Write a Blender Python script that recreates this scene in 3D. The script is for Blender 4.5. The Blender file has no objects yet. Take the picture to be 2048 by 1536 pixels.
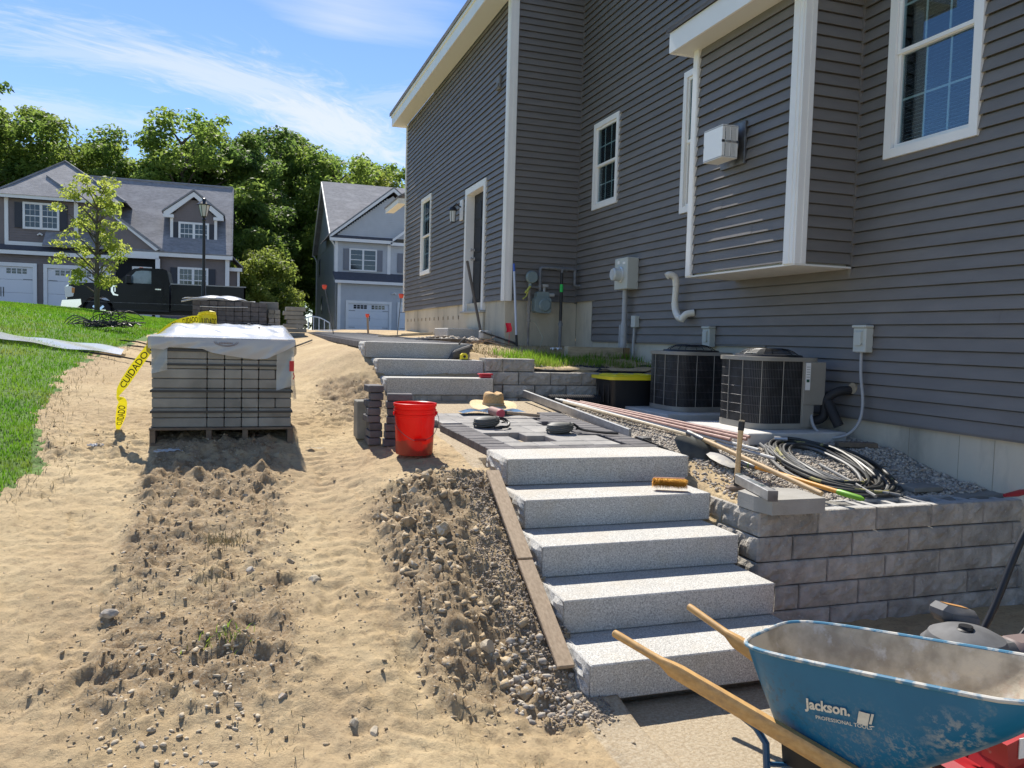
import bpy, bmesh, math, random
import numpy as np
from mathutils import Vector, Matrix
random.seed(7); RNG = np.random.RandomState(11)
scene = bpy.context.scene
COL = scene.collection

# ------------------------------------------------------------------ camera
CAM_H = 1.69
yaw, pitch, roll = 0.3266071, 0.0572394, 0.0278316
FW = Vector((math.sin(yaw)*math.cos(pitch), math.cos(yaw)*math.cos(pitch), -math.sin(pitch)))
RT = Vector((math.cos(yaw), -math.sin(yaw), 0)); UPV = RT.cross(FW)
R2 = RT*math.cos(roll) + UPV*math.sin(roll); U2 = -RT*math.sin(roll) + UPV*math.cos(roll)
cd = bpy.data.cameras.new('camera'); cam = bpy.data.objects.new('camera', cd); COL.objects.link(cam)
cd.sensor_fit = 'HORIZONTAL'; cd.sensor_width = 36; cd.lens = 1604.4*36/2048
cd.clip_start = 0.05; cd.clip_end = 900
M3 = Matrix((R2, U2, -FW)).transposed()
cam.matrix_world = Matrix.Translation((0, 0, CAM_H)) @ M3.to_4x4()
scene.camera = cam

# ------------------------------------------------------------------ sky, sun, exposure
SUN_DIR = Vector((-0.042, 0.83, 1.0)).normalized()          # towards the sun
elev = math.asin(SUN_DIR.z); rot = math.atan2(SUN_DIR.x, SUN_DIR.y)
w = bpy.data.worlds.new('World'); scene.world = w; w.use_nodes = True
nt = w.node_tree; nt.nodes.clear()
def wn(t, **k):
    n = nt.nodes.new(t)
    for a, b in k.items(): setattr(n, a, b)
    return n
out = wn('ShaderNodeOutputWorld'); bg = wn('ShaderNodeBackground'); bg.inputs[1].default_value = 0.15
sky = wn('ShaderNodeTexSky'); sky.sky_type = 'NISHITA'; sky.sun_disc = False
sky.sun_elevation = elev; sky.sun_rotation = rot; sky.air_density = 1.0; sky.dust_density = 0.0; sky.ozone_density = 3.0; sky.altitude = 300
tc = wn('ShaderNodeTexCoord'); sep = wn('ShaderNodeSeparateXYZ'); nt.links.new(tc.outputs['Generated'], sep.inputs[0])
mz = wn('ShaderNodeMath', operation='MAXIMUM'); nt.links.new(sep.outputs[2], mz.inputs[0]); mz.inputs[1].default_value = 0.04
az = wn('ShaderNodeMath', operation='ADD'); nt.links.new(mz.outputs[0], az.inputs[0]); az.inputs[1].default_value = 0.25
dx = wn('ShaderNodeMath', operation='DIVIDE'); nt.links.new(sep.outputs[0], dx.inputs[0]); nt.links.new(az.outputs[0], dx.inputs[1])
dy = wn('ShaderNodeMath', operation='DIVIDE'); nt.links.new(sep.outputs[1], dy.inputs[0]); nt.links.new(az.outputs[0], dy.inputs[1])
cb = wn('ShaderNodeCombineXYZ'); nt.links.new(dx.outputs[0], cb.inputs[0]); nt.links.new(dy.outputs[0], cb.inputs[1])
mp = wn('ShaderNodeMapping'); mp.inputs['Rotation'].default_value = (0, 0, math.radians(32)); mp.inputs['Scale'].default_value = (0.9, 2.4, 1)
mp.inputs['Location'].default_value = (1.15, 0.55, 0)
nt.links.new(cb.outputs[0], mp.inputs[0])
n1 = wn('ShaderNodeTexNoise'); n1.inputs['Scale'].default_value = 1.1; n1.inputs['Detail'].default_value = 8; n1.inputs['Roughness'].default_value = 0.58; n1.inputs['Distortion'].default_value = 0.5
nt.links.new(mp.outputs[0], n1.inputs[0])
n2 = wn('ShaderNodeTexNoise'); n2.inputs['Scale'].default_value = 0.9; n2.inputs['Detail'].default_value = 3
nt.links.new(cb.outputs[0], n2.inputs[0])
mu = wn('ShaderNodeMath', operation='MULTIPLY'); nt.links.new(n1.outputs[0], mu.inputs[0]); nt.links.new(n2.outputs[0], mu.inputs[1])
mr = wn('ShaderNodeMapRange'); mr.inputs[1].default_value = 0.30; mr.inputs[2].default_value = 0.46; mr.inputs[3].default_value = 0; mr.inputs[4].default_value = 0.85
nt.links.new(mu.outputs[0], mr.inputs[0])
tint = wn('ShaderNodeMix', data_type='RGBA', blend_type='MULTIPLY'); tint.inputs[0].default_value = 1
nt.links.new(sky.outputs[0], tint.inputs[6]); tint.inputs[7].default_value = (0.305, 0.33, 0.385, 1)
mx = wn('ShaderNodeMix', data_type='RGBA'); nt.links.new(mr.outputs[0], mx.inputs[0]); nt.links.new(tint.outputs[2], mx.inputs[6])
mx.inputs[7].default_value = (2.15, 2.25, 2.4, 1)
# two drifts of thin cloud low in the north, besides the general thin veil
cur = mr.outputs[0]
for (cx_, cy_, ang, rx, ry, amp) in ((-.02, 1.83, 20, .34, .075, .62), (.20, 1.97, 38, .24, .11, .80), (-.22, 1.79, 4, .26, .05, .38), (-.42, 2.03, 10, .24, .07, .40), (.33, 1.80, -30, .16, .04, .30)):
    m_ = wn('ShaderNodeMapping'); m_.vector_type = 'TEXTURE'; m_.inputs['Location'].default_value = (cx_, cy_, 0); m_.inputs['Rotation'].default_value = (0, 0, math.radians(ang)); m_.inputs['Scale'].default_value = (rx, ry, 1)
    nt.links.new(cb.outputs[0], m_.inputs[0]); ln_ = wn('ShaderNodeVectorMath', operation='LENGTH'); nt.links.new(m_.outputs[0], ln_.inputs[0])
    n3 = wn('ShaderNodeTexNoise'); n3.inputs['Scale'].default_value = 1.9; n3.inputs['Detail'].default_value = 8; n3.inputs['Roughness'].default_value = .66; n3.inputs['Distortion'].default_value = 1.3; nt.links.new(m_.outputs[0], n3.inputs[0])
    ad_ = wn('ShaderNodeMath', operation='MULTIPLY_ADD'); nt.links.new(n3.outputs[0], ad_.inputs[0]); ad_.inputs[1].default_value = -2.6; nt.links.new(ln_.outputs['Value'], ad_.inputs[2])
    r3 = wn('ShaderNodeMapRange'); r3.interpolation_type = 'SMOOTHSTEP'; r3.inputs[1].default_value = .35; r3.inputs[2].default_value = -1.1; r3.inputs[3].default_value = 0; r3.inputs[4].default_value = amp; nt.links.new(ad_.outputs[0], r3.inputs[0])
    mxx = wn('ShaderNodeMath', operation='MAXIMUM'); nt.links.new(cur, mxx.inputs[0]); nt.links.new(r3.outputs[0], mxx.inputs[1]); cur = mxx.outputs[0]
nt.links.new(cur, mx.inputs[0])
nt.links.new(mx.outputs[2], bg.inputs[0]); nt.links.new(bg.outputs[0], out.inputs[0])
sd = bpy.data.lights.new('sun', 'SUN'); sd.energy = 2.65; sd.angle = math.radians(0.53); sd.color = (1.0, 0.945, 0.86)
so = bpy.data.objects.new('sun', sd); COL.objects.link(so)
so.rotation_euler = SUN_DIR.to_track_quat('Z', 'Y').to_euler(); so.location = (0, 20, 40)
scene.view_settings.view_transform = 'Standard'; scene.view_settings.look = 'None'
scene.view_settings.exposure = 1.5; scene.view_settings.gamma = 1; scene.view_settings.use_curve_mapping = False
scene.cycles.max_bounces = 8; scene.cycles.transparent_max_bounces = 12

# ------------------------------------------------------------------ materials
MATS = {}
def mat(name, c1, c2=None, scale=4.0, rough=0.6, metal=0.0, bump=0.0, bscale=60.0, detail=4, lo=0.35, hi=0.65,
        rnd=0.0, spec=0.5, c3=None, s3=0.7, lo3=0.5, hi3=0.7, stretch=(1, 1, 1), obj=False, bdist=0.01, coat=0.0, translucent=0.0):
    if name in MATS: return MATS[name]
    m = bpy.data.materials.new(name); m.use_nodes = True; t = m.node_tree; N = t.nodes; L = t.links
    b = N['Principled BSDF']; b.inputs['Roughness'].default_value = rough; b.inputs['Metallic'].default_value = metal
    b.inputs['Specular IOR Level'].default_value = spec; b.inputs['Coat Weight'].default_value = coat
    if obj:
        src = N.new('ShaderNodeTexCoord').outputs['Object']
    else:
        src = N.new('ShaderNodeNewGeometry').outputs['Position']
    mpn = N.new('ShaderNodeMapping'); mpn.inputs['Scale'].default_value = stretch; L.new(src, mpn.inputs[0])
    co = mpn.outputs[0]
    def noise(s, d=detail, r=0.55):
        n = N.new('ShaderNodeTexNoise'); n.inputs['Scale'].default_value = s; n.inputs['Detail'].default_value = d
        n.inputs['Roughness'].default_value = r; L.new(co, n.inputs[0]); return n.outputs[0]
    def ramp(v, a, bb):
        r = N.new('ShaderNodeMapRange'); r.inputs[1].default_value = a; r.inputs[2].default_value = bb; L.new(v, r.inputs[0]); return r.outputs[0]
    def mix(f, a, bb, bt='MIX'):
        x = N.new('ShaderNodeMix'); x.data_type = 'RGBA'; x.blend_type = bt
        if hasattr(f, 'is_output'): L.new(f, x.inputs[0])
        else: x.inputs[0].default_value = f
        for i, v in ((6, a), (7, bb)):
            if hasattr(v, 'is_output'): L.new(v, x.inputs[i])
            else: x.inputs[i].default_value = (*v, 1)
        return x.outputs[2]
    col = c1
    if c2 is not None: col = mix(ramp(noise(scale), lo, hi), c1, c2)
    if c3 is not None: col = mix(ramp(noise(s3, 5, 0.6), lo3, hi3), col, c3)
    if rnd:
        oi = N.new('ShaderNodeObjectInfo'); hs = N.new('ShaderNodeHueSaturation')
        mr_ = N.new('ShaderNodeMapRange'); mr_.inputs[3].default_value = 1-rnd; mr_.inputs[4].default_value = 1+rnd
        L.new(oi.outputs['Random'], mr_.inputs[0]); L.new(mr_.outputs[0], hs.inputs['Value'])
        if hasattr(col, 'is_output'): L.new(col, hs.inputs['Color'])
        else: hs.inputs['Color'].default_value = (*col, 1)
        col = hs.outputs[0]
    if hasattr(col, 'is_output'): L.new(col, b.inputs['Base Color'])
    else: b.inputs['Base Color'].default_value = (*col, 1)
    if bump:
        bn = N.new('ShaderNodeBump'); bn.inputs['Strength'].default_value = bump; bn.inputs['Distance'].default_value = bdist
        L.new(noise(bscale, 5, 0.6), bn.inputs['Height']); L.new(bn.outputs[0], b.inputs['Normal'])
    if translucent:
        if hasattr(col, 'is_output'):
            h2_ = N.new('ShaderNodeHueSaturation'); h2_.inputs['Value'].default_value = 1.7; L.new(col, h2_.inputs['Color']); colt = h2_.outputs[0]
        else: colt = col
        tr = N.new('ShaderNodeBsdfTranslucent'); ms = N.new('ShaderNodeMixShader'); ms.inputs[0].default_value = translucent
        if hasattr(col, 'is_output'): L.new(colt, tr.inputs[0])
        else: tr.inputs[0].default_value = (*col, 1)
        L.new(b.outputs[0], ms.inputs[1]); L.new(tr.outputs[0], ms.inputs[2]); L.new(ms.outputs[0], N['Material Output'].inputs[0])
    MATS[name] = m; return m

def glass_mat(name, tint, rough=0.02, refl=0.03, trans=0.55):
    m = bpy.data.materials.new(name); m.use_nodes = True; t = m.node_tree; N = t.nodes; L = t.links
    N.remove(N['Principled BSDF'])
    g = N.new('ShaderNodeBsdfGlossy'); g.inputs['Roughness'].default_value = rough; g.inputs[0].default_value = (0.9, 0.95, 1, 1)
    d = N.new('ShaderNodeBsdfTransparent'); d.inputs[0].default_value = (*tint, 1)
    fr = N.new('ShaderNodeLayerWeight'); fr.inputs[0].default_value = 0.35
    mr_ = N.new('ShaderNodeMapRange'); mr_.inputs[3].default_value = refl; mr_.inputs[4].default_value = 0.22; L.new(fr.outputs['Fresnel'], mr_.inputs[0])
    ms = N.new('ShaderNodeMixShader'); L.new(mr_.outputs[0], ms.inputs[0]); L.new(d.outputs[0], ms.inputs[1]); L.new(g.outputs[0], ms.inputs[2])
    L.new(ms.outputs[0], N['Material Output'].inputs[0]); return m

def granite_mat(name, tone=1.0):
    m = mat(name, (0.56*tone, 0.54*tone, 0.49*tone), (0.50*tone, 0.48*tone, 0.435*tone), scale=3, rough=0.85, bump=0.35, bscale=160, bdist=0.004, c3=(0.50, 0.44, 0.33), s3=3.3, lo3=0.54, hi3=0.95)
    N = m.node_tree.nodes; L = m.node_tree.links; b = N['Principled BSDF']
    base = b.inputs['Base Color'].links[0].from_socket
    g = N.new('ShaderNodeNewGeometry')
    cur = base
    for s, lo, hi, c in ((130, 0.50, 0.57, (0.22*tone, 0.22*tone, 0.21*tone)), (110, 0.56, 0.63, (0.76*tone, 0.75*tone, 0.70*tone)), (200, 0.57, 0.62, (0.06, 0.06, 0.06))):
        n = N.new('ShaderNodeTexNoise'); n.inputs['Scale'].default_value = s; n.inputs['Detail'].default_value = 2; L.new(g.outputs['Position'], n.inputs[0])
        r = N.new('ShaderNodeMapRange'); r.inputs[1].default_value = lo; r.inputs[2].default_value = hi; r.inputs[4].default_value = 0.58; L.new(n.outputs[0], r.inputs[0])
        x = N.new('ShaderNodeMix'); x.data_type = 'RGBA'; L.new(r.outputs[0], x.inputs[0]); L.new(cur, x.inputs[6]); x.inputs[7].default_value = (*c, 1)
        cur = x.outputs[2]
    n = N.new('ShaderNodeTexNoise'); n.inputs['Scale'].default_value = 2.6; n.inputs['Detail'].default_value = 7; n.inputs['Roughness'].default_value = .68; L.new(g.outputs['Position'], n.inputs[0])
    r = N.new('ShaderNodeMapRange'); r.inputs[1].default_value = .48; r.inputs[2].default_value = .72; r.inputs[4].default_value = .5; L.new(n.outputs[0], r.inputs[0])
    x = N.new('ShaderNodeMix'); x.data_type = 'RGBA'; L.new(r.outputs[0], x.inputs[0]); L.new(cur, x.inputs[6]); x.inputs[7].default_value = (.43, .37, .275, 1); cur = x.outputs[2]
    L.new(cur, b.inputs['Base Color']); return m

# ------------------------------------------------------------------ mesh builder
class MB:
    def __init__(s, xf=None): s.v = []; s.f = []; s.mi = []; s.xf = xf; s.m = 0
    def add(s, vs, fs):
        o = len(s.v)
        if s.xf: vs = [s.xf(*p) for p in vs]
        s.v += [tuple(p) for p in vs]; s.f += [tuple(o+i for i in f) for f in fs]; s.mi += [s.m]*len(fs); return s
    def box(s, x0, x1, y0, y1, z0, z1, b=0.0):
        if x0 > x1: x0, x1 = x1, x0
        if y0 > y1: y0, y1 = y1, y0
        if z0 > z1: z0, z1 = z1, z0
        if b <= 0:
            return s.add([(x, y, z) for z in (z0, z1) for y in (y0, y1) for x in (x0, x1)],
                         [(0, 2, 3, 1), (4, 5, 7, 6), (0, 1, 5, 4), (2, 6, 7, 3), (0, 4, 6, 2), (1, 3, 7, 5)])
        vs = []; idx = {}
        for i, x in enumerate((x0, x1)):
            for j, y in enumerate((y0, y1)):
                for k, z in enumerate((z0, z1)):
                    sx, sy, sz = (b if i == 0 else -b), (b if j == 0 else -b), (b if k == 0 else -b)
                    idx[i, j, k, 0] = len(vs); vs.append((x, y+sy, z+sz))
                    idx[i, j, k, 1] = len(vs); vs.append((x+sx, y, z+sz))
                    idx[i, j, k, 2] = len(vs); vs.append((x+sx, y+sy, z))
        I = lambda i, j, k, a: idx[i, j, k, a]
        fs = []
        fs.append([I(0,0,0,0), I(0,0,1,0), I(0,1,1,0), I(0,1,0,0)]); fs.append([I(1,0,0,0), I(1,1,0,0), I(1,1,1,0), I(1,0,1,0)])
        fs.append([I(0,0,0,1), I(1,0,0,1), I(1,0,1,1), I(0,0,1,1)]); fs.append([I(0,1,0,1), I(0,1,1,1), I(1,1,1,1), I(1,1,0,1)])
        fs.append([I(0,0,0,2), I(0,1,0,2), I(1,1,0,2), I(1,0,0,2)]); fs.append([I(0,0,1,2), I(1,0,1,2), I(1,1,1,2), I(0,1,1,2)])
        for i in (0, 1):
            for j in (0, 1):
                fs.append([I(i,j,0,0), I(i,j,0,1), I(i,j,1,1), I(i,j,1,0)])
            for k in (0, 1):
                fs.append([I(i,0,k,0), I(i,0,k,2), I(i,1,k,2), I(i,1,k,0)])
        for j in (0, 1):
            for k in (0, 1):
                fs.append([I(0,j,k,1), I(0,j,k,2), I(1,j,k,2), I(1,j,k,1)])
        for i in (0, 1):
            for j in (0, 1):
                for k in (0, 1): fs.append([I(i,j,k,0), I(i,j,k,1), I(i,j,k,2)])
        return s.add(vs, fs)
    def quad(s, a, b, c, d): return s.add([a, b, c, d], [(0, 1, 2, 3)])
    def prism(s, poly, axis, a, b):
        """poly in the two other axes, extruded from a to b along axis (0, 1, 2)"""
        def P(u, v, t):
            return (t, u, v) if axis == 0 else ((u, t, v) if axis == 1 else (u, v, t))
        n = len(poly); vs = [P(u, v, a) for u, v in poly] + [P(u, v, b) for u, v in poly]
        fs = [tuple(range(n)), tuple(range(2*n-1, n-1, -1))] + [(i, (i+1) % n, n+(i+1) % n, n+i) for i in range(n)]
        return s.add(vs, fs)
    def tube(s, pts, r, n=8, cap=True):
        pts = [Vector(p) for p in pts]; vs = []; up = Vector((0, 0, 1))
        rs = r if isinstance(r, (list, tuple)) else [r]*len(pts)
        prev = None
        for i, p in enumerate(pts):
            t = (pts[min(i+1, len(pts)-1)] - pts[max(i-1, 0)])
            if t.length < 1e-9: t = Vector((0, 0, 1))
            t.normalize()
            if prev is None:
                a = t.cross(up)
                if a.length < 1e-3: a = t.cross(Vector((1, 0, 0)))
            else: a = prev - t*prev.dot(t)
            a.normalize(); prev = a; b = t.cross(a)
            for k in range(n):
                q = 2*math.pi*k/n; vs.append(tuple(p + (a*math.cos(q) + b*math.sin(q))*rs[i]))
        m = len(pts); fs = [(i*n+k, i*n+(k+1) % n, (i+1)*n+(k+1) % n, (i+1)*n+k) for i in range(m-1) for k in range(n)]
        if cap: fs += [tuple(range(n-1, -1, -1)), tuple((m-1)*n+k for k in range(n))]
        return s.add(vs, fs)
    def cyl(s, a, b, r, n=12): return s.tube([a, b], r, n)
    def lathe(s, prof, c=(0, 0, 0), n=24, axis=2, close=False):
        vs = []
        for r, h in prof:
            for k in range(n):
                q = 2*math.pi*k/n; u, v = r*math.cos(q), r*math.sin(q)
                p = (u, v, h) if axis == 2 else ((u, h, v) if axis == 1 else (h, u, v))
                vs.append((p[0]+c[0], p[1]+c[1], p[2]+c[2]))
        m = len(prof); fs = [(i*n+k, i*n+(k+1) % n, (i+1)*n+(k+1) % n, (i+1)*n+k) for i in range(m-1) for k in range(n)]
        if close: fs += [tuple(range(n-1, -1, -1)), tuple((m-1)*n+k for k in range(n))]
        return s.add(vs, fs)
    def bar(s, p, q, wd, ht, up=(0, 0, 1), b=0):
        p, q = Vector(p), Vector(q); t = (q-p); L_ = t.length; t.normalize(); a = t.cross(Vector(up)); a.normalize(); c = a.cross(t)
        old = s.xf; base = len(s.v); tmp = MB(); tmp.box(-wd/2, wd/2, 0, L_, -ht/2, ht/2, b)
        vs = [tuple(p + a*x + t*y + c*z) for x, y, z in tmp.v]
        return s.add(vs, tmp.f)
    def sheet(s, fn, nu, nv):
        vs = [fn(i/nu, j/nv) for j in range(nv+1) for i in range(nu+1)]
        return s.add(vs, [(j*(nu+1)+i, j*(nu+1)+i+1, (j+1)*(nu+1)+i+1, (j+1)*(nu+1)+i) for j in range(nv) for i in range(nu)])
    def mesh(s, name, mats, smooth=False, org=None):
        me = bpy.data.meshes.new(name); vs = s.v
        if org is not None: vs = [(x-org[0], y-org[1], z-org[2]) for x, y, z in vs]
        me.from_pydata(vs, [], s.f)
        for m in (mats if isinstance(mats, (list, tuple)) else [mats]): me.materials.append(m)
        if any(s.mi): me.polygons.foreach_set('material_index', s.mi)
        if smooth: me.polygons.foreach_set('use_smooth', [True]*len(me.polygons))
        me.update(); return me
    def build(s, name, mats, parent=None, smooth=False, world=True, kind=None, label=None):
        """link as one object; with world=True the vertices are world coordinates and are moved into the parent's space"""
        org = None
        if parent is not None and world:
            org = Vector((0, 0, 0)); p = parent
            while p: org += p.location; p = p.parent
        me = s.mesh(name, mats, smooth, org)
        bmx = bmesh.new(); bmx.from_mesh(me); bmesh.ops.recalc_face_normals(bmx, faces=bmx.faces); bmx.to_mesh(me); bmx.free()
        if smooth:
            try: me.set_sharp_from_angle(angle=math.radians(38))
            except Exception: pass
        o = bpy.data.objects.new(name, me); COL.objects.link(o); o.parent = parent
        if kind: o['kind'] = kind
        if label: o['label'] = label
        return o

def tag(o, label=None, cat=None, group=None, kind=None):
    if label: o['label'] = label
    if cat: o['category'] = cat
    if group: o['group'] = group
    if kind: o['kind'] = kind
    return o
def thing(name, label, cat, loc=(0, 0, 0), group=None, rz=0):
    o = bpy.data.objects.new(name, None); o.empty_display_size = 0.1; COL.objects.link(o); o.location = loc; o.rotation_euler.z = rz
    return tag(o, label, cat, group)
def put(name, me, loc, parent=None, rz=0, rot=None, kind=None):
    o = bpy.data.objects.new(name, me); COL.objects.link(o); o.parent = parent
    if parent is not None:
        loc = (loc[0]-parent.location.x, loc[1]-parent.location.y, loc[2]-parent.location.z)
    o.location = loc; o.rotation_euler = rot if rot else (0, 0, rz)
    if kind: o['kind'] = kind
    return o
def solo(mb, name, mats, label, cat, loc=(0, 0, 0), group=None, smooth=False):
    """a thing that is one mesh, its vertices given in world space, origin at loc"""
    me = mb.mesh(name, mats, smooth, loc)
    bmx = bmesh.new(); bmx.from_mesh(me); bmesh.ops.recalc_face_normals(bmx, faces=bmx.faces); bmx.to_mesh(me); bmx.free()
    if smooth:
        try: me.set_sharp_from_angle(angle=math.radians(38))
        except Exception: pass
    o = bpy.data.objects.new(name, me); COL.objects.link(o); o.location = loc
    return tag(o, label, cat, group)
def copy_thing(o, loc, rz=None, label=None, scale=None):
    r = o.copy(); COL.objects.link(r); r.location = loc
    if rz is not None: r.rotation_euler.z = rz
    if scale: r.scale = scale
    if label: r['label'] = label
    for ch in list(o.children):
        c = ch.copy(); COL.objects.link(c); c.parent = r
        for g in ch.children:
            d = g.copy(); COL.objects.link(d); d.parent = c
    return r
def text_mesh(s, size=1.0, bold=0.0):
    cu = bpy.data.curves.new('t', 'FONT'); cu.body = s; cu.size = size; cu.offset = bold; cu.resolution_u = 3
    o = bpy.data.objects.new('t', cu); COL.objects.link(o)
    dg = bpy.context.evaluated_depsgraph_get(); me = bpy.data.meshes.new_from_object(o.evaluated_get(dg))
    vs = [tuple(v.co) for v in me.vertices]; fs = [tuple(p.vertices) for p in me.polygons]
    bpy.data.objects.remove(o); bpy.data.curves.remove(cu); bpy.data.meshes.remove(me)
    return vs, fs

# ------------------------------------------------------------------ value noise on arrays
LAT = RNG.rand(256, 256)
def vnoise(x, y, seed=0):
    x = x + seed*17.31; y = y + seed*9.77
    xi = np.floor(x).astype(int); yi = np.floor(y).astype(int); fx = x-xi; fy = y-yi
    fx = fx*fx*(3-2*fx); fy = fy*fy*(3-2*fy)
    a = LAT[xi % 256, yi % 256]; b = LAT[(xi+1) % 256, yi % 256]; c = LAT[xi % 256, (yi+1) % 256]; d = LAT[(xi+1) % 256, (yi+1) % 256]
    return (a*(1-fx)+b*fx)*(1-fy)+(c*(1-fx)+d*fx)*fy
def fbm(x, y, o=4, seed=0):
    s = 0; a = 0.5; t = 0
    for i in range(o):
        s = s + a*vnoise(x*2**i, y*2**i, seed+i); t += a; a *= 0.55
    return s/t
def sm(a, b, x):
    t = np.clip((np.asarray(x, float)-a)/(b-a), 0, 1); return t*t*(3-2*t)
# ------------------------------------------------------------------ material library
m_dirt = None
def make_dirt():
    m = bpy.data.materials.new('dirt'); m.use_nodes = True; N = m.node_tree.nodes; L = m.node_tree.links; b = N['Principled BSDF']
    b.inputs['Roughness'].default_value = 0.95; b.inputs['Specular IOR Level'].default_value = 0.15
    g = N.new('ShaderNodeNewGeometry'); at = N.new('ShaderNodeVertexColor'); at.layer_name = 'soil'
    sp = N.new('ShaderNodeSeparateColor'); L.new(at.outputs[0], sp.inputs[0])
    def noise(s, d=5, r=0.6):
        n = N.new('ShaderNodeTexNoise'); n.inputs['Scale'].default_value = s; n.inputs['Detail'].default_value = d; n.inputs['Roughness'].default_value = r
        L.new(g.outputs['Position'], n.inputs[0]); return n.outputs[0]
    def rg(v, a, c, o=1.0):
        r = N.new('ShaderNodeMapRange'); r.inputs[1].default_value = a; r.inputs[2].default_value = c; r.inputs[4].default_value = o; L.new(v, r.inputs[0]); return r.outputs[0]
    def mix(f, a, c):
        x = N.new('ShaderNodeMix'); x.data_type = 'RGBA'; L.new(f, x.inputs[0])
        for i, v in ((6, a), (7, c)):
            if hasattr(v, 'is_output'): L.new(v, x.inputs[i])
            else: x.inputs[i].default_value = (*v, 1)
        return x.outputs[2]
    sand = mix(rg(noise(2.2), 0.35, 0.68), (0.55, 0.43, 0.255), (0.45, 0.335, 0.19))
    sand = mix(rg(noise(0.9, 4, 0.6), 0.42, 0.62, 0.6), sand, (0.40, 0.295, 0.18))
    sand = mix(rg(noise(28, 6, 0.7), 0.50, 0.66, 0.6), sand, (0.26, 0.19, 0.115))
    soil = mix(rg(noise(6, 6, 0.7), 0.38, 0.62), (0.37, 0.275, 0.165), (0.235, 0.165, 0.095))
    soil = mix(rg(noise(70, 4, 0.7), 0.50, 0.62, 0.8), soil, (0.40, 0.33, 0.23))
    ad = N.new('ShaderNodeMath'); ad.operation = 'ADD'; L.new(sp.outputs[0], ad.inputs[0])
    nn = N.new('ShaderNodeMath'); nn.operation = 'MULTIPLY_ADD'; L.new(noise(9, 6, 0.7), nn.inputs[0]); nn.inputs[1].default_value = 1.3; nn.inputs[2].default_value = -0.65
    L.new(nn.outputs[0], ad.inputs[1])
    col = mix(rg(ad.outputs[0], 0.35, 0.75), sand, soil)
    col = mix(sp.outputs[1], col, mix(rg(noise(60, 4, 0.7), 0.4, 0.6), (0.50, 0.42, 0.30), (0.38, 0.30, 0.20)))
    col = mix(sp.outputs[2], col, (0.27, 0.26, 0.23))
    L.new(col, b.inputs['Base Color'])
    bn = N.new('ShaderNodeBump'); bn.inputs['Strength'].default_value = 0.9; bn.inputs['Distance'].default_value = 0.012
    L.new(noise(55, 8, 0.75), bn.inputs['Height']); L.new(bn.outputs[0], b.inputs['Normal'])
    return m
m_dirt = make_dirt()
m_lawn = mat('lawn_ground', (0.07, 0.14, 0.02), (0.12, 0.20, 0.035), scale=1.2, rough=0.95, bump=0.6, bscale=40, bdist=0.03, c3=(0.17, 0.15, 0.07), s3=3, lo3=0.6, hi3=0.75)
m_asphalt = mat('asphalt', (0.16, 0.155, 0.15), (0.12, 0.118, 0.115), rough=0.9, bump=0.3, bscale=90)
m_forest = mat('leaf_litter', (0.10, 0.085, 0.04), (0.05, 0.075, 0.02), scale=0.8, rough=1, bump=0.5, bscale=5, bdist=0.05)
m_stone = mat('gravel_stone', (0.52, 0.46, 0.37), (0.29, 0.26, 0.22), scale=23, detail=1, lo=0.42, hi=0.58, rough=0.9, c3=(0.40, 0.31, 0.23), s3=31, lo3=0.58, hi3=0.62)
m_clod = mat('clod', (0.47, 0.365, 0.225), (0.31, 0.23, 0.14), scale=9, rough=0.98, bump=0.5, bscale=120, c3=(0.47, 0.42, 0.34), s3=37, lo3=0.57, hi3=0.60)
m_rock = mat('pale_rock', (0.58, 0.49, 0.35), (0.42, 0.35, 0.25), scale=14, rough=0.9, bump=0.5, bscale=60)
m_granite = granite_mat('granite')
m_granite_rough = granite_mat('granite_rough', 0.95)
m_block = mat('split_face_block', (0.50, 0.46, 0.395), (0.31, 0.285, 0.245), scale=9, detail=6, rough=0.95, bump=1.0, bscale=24, bdist=0.022, rnd=0.15, c3=(0.56, 0.53, 0.48), s3=26, lo3=0.62, hi3=0.72)
m_block_top = mat('block_top', (0.46, 0.45, 0.42), (0.38, 0.37, 0.35), scale=8, rough=0.95, bump=0.3, bscale=80)
m_paver_l = mat('paver_light', (0.33, 0.315, 0.295), (0.25, 0.24, 0.225), scale=11, rough=0.9, bump=0.35, bscale=140, bdist=0.004, rnd=0.12, c3=(0.44, 0.42, 0.38), s3=3, lo3=0.5, hi3=0.8)
m_paver_d = mat('paver_dark', (0.155, 0.145, 0.145), (0.10, 0.095, 0.097), scale=14, rough=0.88, bump=0.35, bscale=140, bdist=0.004, rnd=0.14, c3=(0.27, 0.25, 0.22), s3=5, lo3=0.62, hi3=0.9)
m_paver_p = mat('paver_pallet', (0.31, 0.295, 0.255), (0.22, 0.21, 0.18), scale=6, rough=0.92, bump=0.3, bscale=120, bdist=0.004, rnd=0.14)
m_siding = mat('siding_grey', (0.195, 0.18, 0.163), (0.168, 0.155, 0.141), scale=2.5, rough=0.55, bump=0.15, bscale=22, bdist=0.003, stretch=(1, 1, 4), spec=0.4, rnd=0.05)
m_white = mat('white_trim', (0.88, 0.86, 0.81), (0.83, 0.81, 0.76), scale=2, rough=0.45)
m_soffit = mat('soffit', (0.72, 0.71, 0.66), rough=0.6)
m_conc = mat('foundation_concrete', (0.62, 0.56, 0.43), (0.50, 0.45, 0.34), scale=1.6, rough=0.92, bump=0.3, bscale=30, c3=(0.25, 0.235, 0.19), s3=2.1, lo3=0.52, hi3=0.78, stretch=(1, 1, 0.35))
m_shingle = mat('shingle', (0.165, 0.16, 0.168), (0.10, 0.10, 0.107), scale=7, rough=0.95, bump=0.6, bscale=30, stretch=(1, 1, 2), c3=(0.21, 0.20, 0.205), s3=1.5)
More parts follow.
